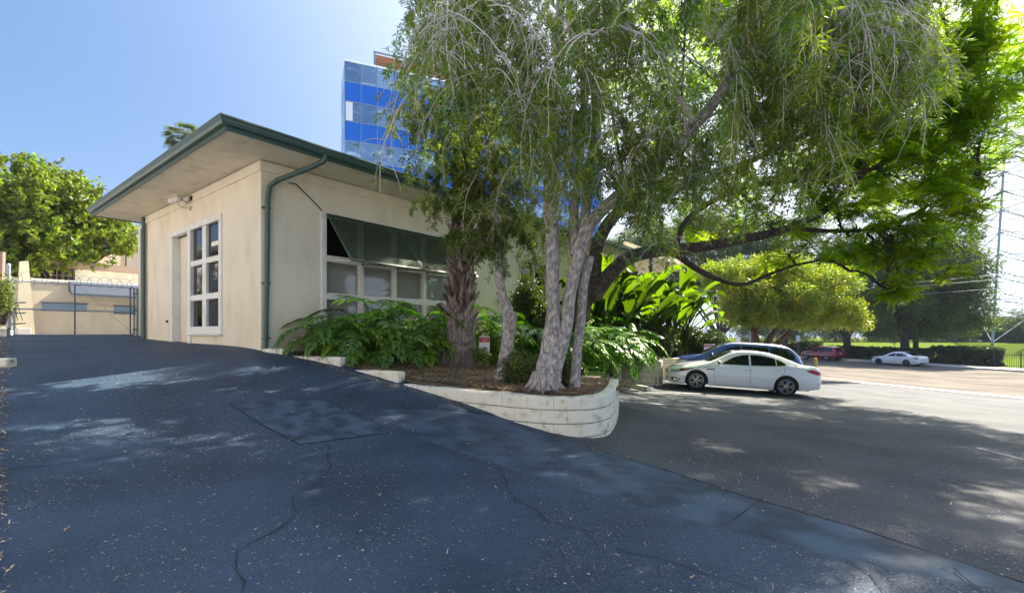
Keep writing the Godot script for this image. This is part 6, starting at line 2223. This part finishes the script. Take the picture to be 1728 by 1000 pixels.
func cars():
	# the white sedan in the bay
	var spec = {"rows": sedan_rows(), "axles": [0.95, 3.745], "r": 0.335, "arch": 0.375, "track": 0.905, "spokes": 5, "rim": "alloy", "paint": "car_white", "mirror": [1.62, 1.0, 1.0], "handles": [[2.55, 0.80], [3.45, 0.835]], "lift": 0.0}
	spec.patches = [
		["side_window", [1.72, 0.955, 1.95, 1.10, 2.15, 1.21, 2.40, 1.285, 2.60, 1.31, 2.60, 0.965], "side", "tinted_glass"],
		["side_window", [2.66, 0.968, 2.66, 1.312, 2.95, 1.31, 3.25, 1.265, 3.42, 1.225, 3.42, 0.995], "side", "tinted_glass"],
		["side_window", [3.45, 0.997, 3.45, 1.215, 3.62, 1.15, 3.74, 1.07, 3.72, 1.03, 3.62, 1.005], "side", "tinted_glass"],
		["windscreen", [1.40, -0.70, 2.12, -0.56, 2.12, 0.56, 1.40, 0.70, 1.34, 0.4, 1.32, 0.0, 1.34, -0.4], "top", "tinted_glass", 0.006, 0.06],
		["rear_window", [3.32, -0.5, 4.12, -0.56, 4.17, 0.0, 4.12, 0.56, 3.32, 0.5], "top", "tinted_glass", 0.006, 0.06],
		["sunroof", [2.25, -0.42, 3.1, -0.42, 3.1, 0.42, 2.25, 0.42], "top", "tinted_glass", 0.004, 0.1],
		["grille", [-0.42, 0.505, 0.42, 0.505, 0.50, 0.60, 0.42, 0.645, -0.42, 0.645, -0.50, 0.60], "nose", "black_plastic", 0.012, 0.05],
		["lower_intake", [-0.52, 0.24, 0.52, 0.24, 0.46, 0.36, -0.46, 0.36], "nose", "black_plastic", 0.012, 0.05],
		["number_plate", [-0.17, 0.37, 0.17, 0.37, 0.17, 0.49, -0.17, 0.49], "nose", "plate", 0.03, 0.06],
		["headlight", [0.10, 0.575, 0.30, 0.595, 0.62, 0.665, 0.86, 0.755, 0.62, 0.745, 0.30, 0.69, 0.10, 0.655], "side", "tinted_glass", 0.007, 0.05],
		["headlamp_lens", [0.14, 0.60, 0.34, 0.62, 0.42, 0.645, 0.36, 0.68, 0.16, 0.655], "side", "lamp_clear", 0.012, 0.05],
		["indicator", [0.52, 0.66, 0.80, 0.745, 0.60, 0.73, 0.50, 0.70], "side", "lamp_amber", 0.011, 0.05],
		["fog_lamp_surround", [0.16, 0.27, 0.36, 0.26, 0.43, 0.37, 0.20, 0.40, 0.09, 0.38], "side", "black_plastic", 0.006, 0.05],
		["fog_lamp", [0.20, 0.295, 0.34, 0.29, 0.37, 0.345, 0.22, 0.35], "side", "lamp_clear", 0.012, 0.05],
		["fender_vent", [1.26, 0.735, 1.50, 0.735, 1.50, 0.77, 1.24, 0.77], "side", "black_plastic", 0.006, 0.05],
		["tail_light", [4.30, 0.90, 4.52, 0.93, 4.79, 0.87, 4.80, 0.78, 4.66, 0.77, 4.48, 0.82], "side", "lamp_red", 0.008, 0.05],
		["rear_reflector", [4.66, 0.47, 4.82, 0.47, 4.82, 0.49, 4.66, 0.49], "side", "lamp_red", 0.006, 0.05],
		["belt_trim", [1.66, 0.935, 2.6, 0.948, 3.45, 0.975, 3.72, 1.0, 3.72, 1.015, 3.45, 0.99, 2.6, 0.963, 1.70, 0.952], "side", "alloy", 0.007, 0.08]]
	spec.patches.append_array(seams([[1.52, 0.92, 1.50, 0.6, 1.52, 0.34, 1.60, 0.25], [2.63, 0.95, 2.65, 0.6, 2.63, 0.25], [3.70, 1.0, 3.66, 0.78, 3.42, 0.5, 3.36, 0.25], [1.60, 0.25, 3.36, 0.25], [0.95, 0.80, 1.40, 0.845]]))
	build_car("white_sedan", "white four door sedan with alloy wheels in the nearest bay, nose to the wall", "car", Vector2(8.0, 17.0), Vector2(-0.969, 0.25), spec)

	# the far white sedan by the kerb
	var s2 = spec.duplicate(true)
	s2.rim = "dark_alloy"
	s2.patches = []
	for e in spec.patches:
		if e[0] in ["side_window", "windscreen", "rear_window", "tail_light", "headlight"]: s2.patches.append(e)
	s2.patches.append_array(seams([[2.63, 0.95, 2.63, 0.25]]))
	s2.patches.append(["number_plate", [-0.17, 0.62, 0.17, 0.62, 0.17, 0.74, -0.17, 0.74], "tail", "plate", 0.02, 0.06])
	build_car("white_sedan", "white sedan with dark wheels parked along the far kerb before the hedge", "car", Vector2(41.3, 51.0), ROAD, s2)

	# tall dark blue people carrier behind the white sedan
	var rows = [[0.0, 0.34, 0.55, 0.56, 0.52, 0.72, 0.42], [0.05, 0.24, 0.74, 0.68, 0.70, 0.82, 0.56], [0.2, 0.22, 0.86, 0.78, 0.83, 0.92, 0.66], [0.5, 0.21, 0.93, 0.86, 0.90, 1.0, 0.72], [1.0, 0.21, 0.97, 0.93, 0.94, 1.10, 0.78], [1.25, 0.21, 0.98, 0.96, 0.94, 1.16, 0.79], [1.6, 0.22, 0.98, 0.99, 0.94, 1.36, 0.76], [2.0, 0.22, 0.98, 1.01, 0.94, 1.58, 0.72], [2.3, 0.22, 0.98, 1.02, 0.94, 1.68, 0.70], [2.8, 0.22, 0.98, 1.03, 0.94, 1.73, 0.69], [3.6, 0.22, 0.98, 1.05, 0.94, 1.735, 0.69], [4.3, 0.22, 0.98, 1.07, 0.93, 1.70, 0.68], [4.6, 0.24, 0.97, 1.08, 0.92, 1.62, 0.67], [4.85, 0.28, 0.94, 1.06, 0.89, 1.42, 0.68], [5.02, 0.32, 0.88, 0.98, 0.84, 1.16, 0.68], [5.08, 0.40, 0.74, 0.86, 0.72, 0.98, 0.6]]
	spec = {"rows": rows, "axles": [1.0, 3.95], "r": 0.345, "arch": 0.39, "track": 0.96, "spokes": 6, "rim": "alloy", "paint": "car_navy", "mirror": [1.6, 1.12, 1.08], "handles": [[2.5, 0.94], [3.1, 0.96]]}
	spec.patches = [
		["side_window", [1.62, 1.06, 1.95, 1.25, 2.25, 1.45, 2.60, 1.56, 2.72, 1.57, 2.72, 1.08], "side", "tinted_glass"],
		["side_window", [2.80, 1.08, 2.80, 1.575, 3.75, 1.59, 3.75, 1.10], "side", "tinted_glass"],
		["side_window", [3.83, 1.10, 3.83, 1.59, 4.45, 1.54, 4.72, 1.30, 4.70, 1.14], "side", "tinted_glass"],
		["windscreen", [1.22, -0.72, 2.15, -0.64, 2.15, 0.64, 1.22, 0.72, 1.16, 0.0], "top", "tinted_glass", 0.006, 0.07],
		["rear_window", [-0.62, 1.15, 0.62, 1.15, 0.56, 1.50, -0.56, 1.50], "tail", "tinted_glass", 0.01, 0.07],
		["grille", [-0.5, 0.56, 0.5, 0.56, 0.54, 0.74, -0.54, 0.74], "nose", "black_plastic", 0.012, 0.05],
		["grille_bar", [-0.62, 0.64, 0.62, 0.64, 0.64, 0.70, -0.64, 0.70], "nose", "alloy", 0.02, 0.05],
		["headlight", [0.06, 0.60, 0.5, 0.70, 0.72, 0.86, 0.45, 0.85, 0.12, 0.76], "side", "lamp_clear", 0.008, 0.05],
		["tail_light", [4.62, 0.92, 5.04, 0.90, 5.04, 0.80, 4.7, 0.80], "side", "lamp_red", 0.008, 0.05],
		["roof_rail", [2.3, 0.60, 4.3, 0.60, 4.3, 0.64, 2.3, 0.64], "top", "black_plastic", 0.03, 0.1],
		["number_plate", [-0.17, 0.42, 0.17, 0.42, 0.17, 0.54, -0.17, 0.54], "nose", "plate", 0.03, 0.06]]
	spec.patches.append_array(seams([[1.5, 1.0, 1.5, 0.35], [2.76, 1.06, 2.76, 0.28], [3.79, 1.08, 3.6, 0.7, 3.5, 0.28]]))
	build_car("people_carrier", "dark blue people carrier with tinted windows parked just beyond the white sedan", "car", Vector2(9.3, 20.4), Vector2(-0.969, 0.25), spec)

	# the red estate by the far kerb
	rows = [[0.0, 0.42, 0.6, 0.66, 0.58, 0.78, 0.5], [0.06, 0.32, 0.80, 0.80, 0.76, 0.90, 0.62], [0.25, 0.30, 0.89, 0.92, 0.86, 0.99, 0.70], [0.8, 0.30, 0.92, 0.98, 0.88, 1.05, 0.74], [1.25, 0.30, 0.92, 1.01, 0.88, 1.09, 0.76], [1.4, 0.30, 0.92, 1.02, 0.88, 1.14, 0.76], [1.85, 0.30, 0.92, 1.04, 0.88, 1.52, 0.68], [2.1, 0.30, 0.92, 1.05, 0.88, 1.66, 0.65], [2.6, 0.30, 0.92, 1.06, 0.88, 1.72, 0.64], [3.6, 0.30, 0.92, 1.07, 0.88, 1.73, 0.64], [4.3, 0.31, 0.92, 1.08, 0.88, 1.69, 0.64], [4.5, 0.33, 0.91, 1.08, 0.87, 1.60, 0.65], [4.72, 0.36, 0.87, 1.04, 0.84, 1.30, 0.68], [4.80, 0.44, 0.80, 0.92, 0.77, 1.05, 0.66]]
	spec = {"rows": rows, "axles": [0.9, 3.7], "r": 0.36, "arch": 0.42, "track": 0.90, "spokes": 5, "rim": "alloy", "paint": "car_red", "mirror": [1.75, 1.15, 1.02], "handles": [[2.5, 0.98], [3.4, 0.99]]}
	spec.patches = [
		["side_window", [1.70, 1.09, 1.98, 1.44, 2.15, 1.55, 2.55, 1.58, 2.55, 1.10], "side", "tinted_glass"],
		["side_window", [2.63, 1.10, 2.63, 1.59, 3.40, 1.59, 3.40, 1.11], "side", "tinted_glass"],
		["side_window", [3.50, 1.11, 3.50, 1.59, 4.28, 1.56, 4.42, 1.13], "side", "tinted_glass"],
		["windscreen", [1.36, -0.68, 2.05, -0.58, 2.05, 0.58, 1.36, 0.68], "top", "tinted_glass", 0.006, 0.07],
		["rear_window", [-0.60, 1.14, 0.60, 1.14, 0.54, 1.52, -0.54, 1.52], "tail", "tinted_glass", 0.01, 0.07],
		["tail_light", [-0.80, 0.80, -0.66, 0.80, -0.66, 1.10, -0.80, 1.05], "tail", "lamp_red", 0.012, 0.05],
		["tail_light", [0.66, 0.80, 0.80, 0.80, 0.80, 1.05, 0.66, 1.10], "tail", "lamp_red", 0.012, 0.05],
		["number_plate", [-0.17, 0.82, 0.17, 0.82, 0.17, 0.94, -0.17, 0.94], "tail", "plate", 0.02, 0.06],
		["rubbing_strip", [0.5, 0.66, 4.4, 0.66, 4.4, 0.71, 0.5, 0.71], "side", "alloy", 0.008, 0.08],
		["roof_rail", [2.2, 0.56, 4.1, 0.56, 4.1, 0.60, 2.2, 0.60], "top", "black_plastic", 0.03, 0.1],
		["bumper", [-0.80, 0.45, 0.80, 0.45, 0.80, 0.60, -0.80, 0.60], "tail", "black_plastic", 0.02, 0.06]]
	build_car("red_estate", "red estate car with roof rails parked along the far kerb", "car", Vector2(38.7, 59.6), ROAD, spec)

# ---------- street furniture and odds ----------
func sign_board(called, label, base, turn, w, h, y, post_h, kind):
	var t = thing(called, label, "sign", base, turn)
	var mb = MB.new()
	mb.tube([Vector3(0, -0.2, 0), Vector3(0, post_h, 0)], 0.02, 8)
	part(t, "post", mk(mb, "galvanised"))
	mb = MB.new()
	mb.cbox(Vector3(0, y, 0.028), Vector3(w, h, 0.008), 0.002)
	var b = part(t, "board", mk(mb, "sign_white"))
	if kind == "tow":
		mb = MB.new()
		mb.box(Vector3(0, y + h * 0.31, 0.034), Vector3(w * 0.94, h * 0.26, 0.004))
		part(b, "red_band", mk(mb, "sign_red"))
		for e in [["NO PARKING", 0.335, 0.036, "sign_white", 1.0], ["TOW AWAY", 0.25, 0.03, "sign_white", 1.0]]:
			text_on(b, e[0], Vector3(0, y + h * e[1], 0.0375), e[2] * w / 0.3, e[3])
		for k in 3:
			mb = MB.new()
			mb.box(Vector3(w * 0.04, y - h * (0.12 + 0.1 * k), 0.0335), Vector3(w * (0.6 - 0.12 * k), h * 0.03, 0.003))
			part(b, "print_line", mk(mb, "sign_ink"))
	return t

func text_on(parent, words, pos, size, m):
	var tm = TextMesh.new()
	tm.text = words
	var f = SystemFont.new()
	f.font_names = PackedStringArray(["Droid Sans"])
	tm.font = f
	tm.font_size = 32
	tm.pixel_size = size / 32.0
	tm.depth = 0.002
	tm.material = M[m]
	part(parent, "lettering", tm, Transform3D(Basis(), pos))

func odds():
	var q = at(817, 600, 10.85)
	sign_board("warning_sign", "small white sign with a red heading standing between palm foot and thin tree", Vector3(q.x, q.y - 0.3, q.z), 0.15, 0.245, 0.43, 0.53, 0.6, "tow")
	q = at(1197, 588, 22.6)
	sign_board("warning_sign", "white and red sign half hidden behind the dark blue people carrier's bonnet", Vector3(q.x, q.y - 1.0, q.z), 0.1, 0.55, 0.42, 1.0, 1.2, "tow")
	q = at(1246, 573, 52)
	sign_board("street_sign", "twin panel white sign seen over the dark blue people carrier's roof", Vector3(q.x, q.y - 2.4, q.z), 0.0, 0.5, 0.6, 2.4, 2.8, "plain")
	q = at(1347, 571, 60)
	sign_board("street_sign", "white parking sign on a post left of the red car", Vector3(q.x, q.y - 2.6, q.z), 0.0, 0.5, 0.75, 2.6, 3.0, "plain")
	q = at(1266, 570, 46)
	var mb = MB.new()
	mb.tube([Vector3(0, -3.5, 0), Vector3(0, 1.0, 0)], 0.05, 8)
	single("sign_post", mk(mb, "galvanised"), "bare pale post between the twin panel sign and the yellow tree's trunk", "post", "", Transform3D(Basis(), q))
	# bollard
	q = G(15.25, 24.0)
	mb = MB.new()
	mb.lathe([Vector2(0.0, 1.27), Vector2(0.05, 1.26), Vector2(0.085, 1.22), Vector2(0.09, 1.16), Vector2(0.09, -0.2)], Vector3(), Basis(), 20)
	single("bollard", mk(mb, "bollard_yellow"), "yellow round topped bollard beyond the white sedan's boot", "bollard", "", Transform3D(Basis(), q))
	# wheel stop and the end of the concrete stop at the left edge
	mb = MB.new()
	mb.hexa([Vector3(-0.5, -0.02, 0.09), Vector3(0.5, -0.02, 0.09), Vector3(0.5, -0.02, -0.09), Vector3(-0.5, -0.02, -0.09), Vector3(-0.47, 0.13, 0.055), Vector3(0.47, 0.13, 0.055), Vector3(0.47, 0.13, -0.055), Vector3(-0.47, 0.13, -0.055)])
	var s = spot(1078, 656)
	single("wheel_stop", mk(mb, "wall_paint"), "short pale concrete wheel stop before the straight block wall", "wheel stop", "", Transform3D(Basis(Vector3.UP, -1.1), G(s.x, s.y)))
	mb = MB.new()
	mb.cbox(Vector3(-0.75, 0.07, 0), Vector3(1.6, 0.2, 0.22), 0.02)
	s = spot(14, 621)
	single("wheel_stop", mk(mb, "wall_paint"), "white painted concrete stop with a chipped end at the left edge of the driveway", "wheel stop", "", Transform3D(Basis(Vector3.UP, 0.15), G(s.x, s.y)))
	# low kerb and the leaning post at the driveway's left side
	mb = MB.new()
	mb.bar(G(-20.4, 19.4, 0.12), G(-16.9, 15.8, 0.12), 0.25, 0.34)
	single("driveway_kerb", mk(mb, "wall_paint"), "pale kerb running into the left gate post", "kerb")
	shrub("shrub", "dry brown brush at the left frame edge beside the gate post", "shrub", at(2, 540, 14.5), Vector3(0.25, 0.6, 0.3), 50, 77, "leaf", 0.9, 1.5, 0.09, 0.035)
	mb = MB.new()
	mb.bar(at(1, 540, 15.2), at(4, 425, 15.2), 0.09)
	single("leaning_pole", mk(mb, "fascia_brown"), "reddish wooden pole at the left frame edge", "pole")

func fence():
	var t = thing("iron_fence", "black iron fence of thin upright bars along the lawn at the right edge", "fence", Vector3())
	var P = func(n, s, h):
		var p = road_pt(n, s)
		return V(p.x, p.y, gh(p.x, p.y) + h)
	for s in range(14, 32, 1):
		if (s - 14) % 3 == 0 or s == 31:
			var mb = MB.new()
			mb.bar(P.call(58.6, s, 0.0), P.call(58.6, s, 1.55), 0.07)
			part(t, "post", mk(mb, "dark_metal"))
	for s in 102:
		var mb = MB.new()
		mb.bar(P.call(58.6, 14 + s / 6.0, 0.1), P.call(58.6, 14 + s / 6.0, 1.4), 0.018)
		part(t, "bar", mk(mb, "dark_metal"))
	for h in [0.25, 1.3]:
		var mb = MB.new()
		for s in range(14, 31): mb.bar(P.call(58.6, s, h), P.call(58.6, s + 1, h), 0.035)
		part(t, "rail", mk(mb, "dark_metal"))

func pylon():
	var base = at(1716, 582, 100)
	var t = thing("lattice_pylon", "tall pale steel lattice pylon rising beyond the lawn at the right edge", "pylon", Vector3(base.x, gh(base.x, -base.z) + EYE, base.z), -0.35)
	var H = 58.0
	var W = func(y): return lerp(7.4, 3.0, clamp(y / 46.0, 0, 1))
	var corner = func(k, y):
		var w = W.call(y)
		return Vector3(w * [-1, 1, 1, -1][k], y, w * [-1, -1, 1, 1][k])
	var lv = [0.0, 5.5, 9.0, 13.5, 18.0, 22.5, 27.0, 31.0, 35.0, 39.0, 43.0, 46.5, 50.0, 54.0, 58.0]
	for k in 4:
		var mb = MB.new()
		for i in lv.size() - 1: mb.bar(corner.call(k, lv[i]), corner.call(k, lv[i + 1]), 0.34)
		part(t, "leg", mk(mb, "pylon_steel"))
	for i in lv.size() - 1:
		for k in 4:
			var m = (k + 1) % 4
			var mb = MB.new()
			if i == 0:
				var mid = (corner.call(k, lv[1]) + corner.call(m, lv[1])) / 2
				mb.bar(corner.call(k, 0.3), corner.call(k, lv[1]).lerp(mid, 0.8), 0.13)
				mb.bar(corner.call(m, 0.3), corner.call(m, lv[1]).lerp(mid, 0.8), 0.13)
				mb.bar(corner.call(k, 2.8), corner.call(k, 5.5).lerp(mid, 0.35), 0.1)
				mb.bar(corner.call(m, 2.8), corner.call(m, 5.5).lerp(mid, 0.35), 0.1)
			else:
				mb.bar(corner.call(k, lv[i]), corner.call(m, lv[i + 1]), 0.16)
				mb.bar(corner.call(m, lv[i]), corner.call(k, lv[i + 1]), 0.16)
			mb.bar(corner.call(k, lv[i + 1]), corner.call(m, lv[i + 1]), 0.16)
			part(t, "brace", mk(mb, "pylon_steel"))
	for y in [36.0, 44.0, 52.0]:
		for s in [-1, 1]:
			var mb = MB.new()
			var w = W.call(y)
			for z in [-1, 1]:
				mb.bar(Vector3(s * w, y, z * w), Vector3(s * (w + 7.0), y + 0.3, 0), 0.14)
				mb.bar(Vector3(s * w, y + 2.0, z * w), Vector3(s * (w + 7.0), y + 0.3, 0), 0.14)
			part(t, "cross_arm", mk(mb, "pylon_steel"))

func power_lines():
	var list = [[5.55, 57.5, 0.03, "topmost overhead wire crossing before the large street tree"], [5.1, 57.5, 0.028, "second overhead wire below the topmost one"], [4.2, 57.2, 0.018, "thin lowest overhead wire above the far pavement"]]
	for e in list:
		var pts = []
		for i in 25:
			var s = lerp(-20.0, 75.0, i / 24.0)
			var p = road_pt(e[1], s)
			pts.append(V(p.x, p.y, e[0] + 0.0006 * (s - 38.0) * (s - 38.0)))
		var mb = MB.new()
		mb.tube(pts, e[2], 5, false)
		single("overhead_wire", mk(mb, "wire"), e[3], "wire", "overhead wires along the street")
	# a service wire through the spreading tree's right side
	var mb = MB.new()
	mb.tube([at(1632, 245, 9.6), at(1725, 175, 9.0), at(1900, 30, 8.4)], 0.008, 5, false)
	single("overhead_wire", mk(mb, "wire"), "single service wire slanting up through the spreading tree's right edge", "wire")

func litter():
	var r = RandomNumberGenerator.new()
	r.seed = 99
	var mb = MB.new()
	mb.leaf(Vector3(0, 0, -0.5), Vector3(0, 0.08, 1).normalized(), Vector3(1, 0.1, 0).normalized(), 0.55, 0.3, 0.3)
	mb.leaf(Vector3(0, 0.045, 0.0), Vector3(0, 0.25, 1).normalized(), Vector3(1, 0, 0), 0.5, 0.24, 0.3)
	var lm = mk(mb, "litter")
	var xs = []
	var cs = []
	var drop = func(x, d, y, lo, hi):
		var s = r.randf_range(lo, hi)
		xs.append(Transform3D((Basis(Vector3.UP, r.randf() * TAU) * Basis(Vector3.RIGHT, r.randf_range(-0.4, 0.4))).scaled(Vector3(s * r.randf_range(0.3, 0.8), s, s)), V(x, d, y)))
		var w = r.randf()
		cs.append(Color(1.6, 1.65, 1.6) if w < 0.3 else tint(r, 0.6, 1.4, 0.2))
	for k in 420:   # scattered over the driveway
		var d = 2.0 + pow(r.randf(), 1.4) * 9.0
		var x = r.randf_range(-1.05 * d, 0.7 * d)
		drop.call(x, d, gh(x, d) + 0.028, 0.025, 0.06)
	for k in 700:   # drifted along the left edge
		var d = r.randf_range(2.6, 13.0)
		var x = -1.075 * d + abs(r.randfn(0.0, 0.09)) * d * 0.16 - 0.05
		drop.call(x, d, gh(x, d) + 0.03 + r.randf() * 0.02, 0.035, 0.09)
	for k in 700:   # against the planter wall
		var f = r.randf()
		var p = Vector2(-4.4, 9.15).lerp(Vector2(-0.4, 7.35), f)
		p += Vector2(-0.4, -0.9).normalized() * abs(r.randfn(0.02, 0.06))
		drop.call(p.x, p.y, gh(p.x, p.y) + 0.028, 0.02, 0.05)
	for k in 300:   # the car park
		var d = r.randf_range(3.0, 15.0)
		var x = r.randf_range(0.2, 1.1) * d
		drop.call(x, d, gh(x, d) + 0.014, 0.025, 0.07)
	var o = many(self, "fallen_leaves", lm, xs, cs, true)
	o.set_meta("label", "fallen leaves strewn over the driveway and car park")
	# mulch: straw, bark bits and dry needles over the bed
	mb = MB.new()
	for k in 26:
		var d = Vector3(r.randf_range(-1, 1), r.randf_range(-0.1, 0.5), r.randf_range(-1, 1)).normalized()
		mb.leaf(rand_dir(r) * Vector3(0.07, 0.012, 0.07), d, d.cross(Vector3.UP).normalized(), r.randf_range(0.04, 0.11), r.randf_range(0.006, 0.018), 0.2)
	var mm = mk(mb, "litter")
	xs = []
	cs = []
	for k in 5200:
		var f = r.randf()
		var p = Vector2(-3.4, 8.95).lerp(Vector2(1.6, 7.45), f) + Vector2(0.35, 1.0) * r.randf_range(0.0, 3.2)
		if p.x < -2.6 and p.y > 9.4: continue
		if p.y < 7.5 or (p.x > 1.3 and p.y < 8.4 and p.x > 1.35 + (p.y - 7.5) * 0.35): continue
		var h = soil_h(p.x, p.y)
		xs.append(Transform3D(Basis(Vector3.UP, r.randf() * TAU).scaled(Vector3.ONE * r.randf_range(0.7, 1.3)), V(p.x, p.y, h + 0.012)))
		var w = r.randf()
		cs.append(Color(0.5, 0.62, 0.28) * r.randf_range(0.6, 1.0) if w < 0.14 else tint(r, 0.4, 1.05, 0.12))
	o = many(self, "mulch", mm, xs, cs, true)
	o.set_meta("label", "brown straw and leaf mulch over the planter bed")

func _ready():
	rng.seed = 1
	setup_camera_and_light()
	make_materials()
	make_heights()
	make_ground()
	beige_building()
	garden_walls()
	glass_tower()
	gate()
	neighbour()
	porch()
	cars()
	bottlebrush_tree()
	thin_tree()
	jacaranda_tree()
	fan_palm()
	near_plants()
	far_plants()
	fence()
	pylon()
	power_lines()
	odds()
	litter()
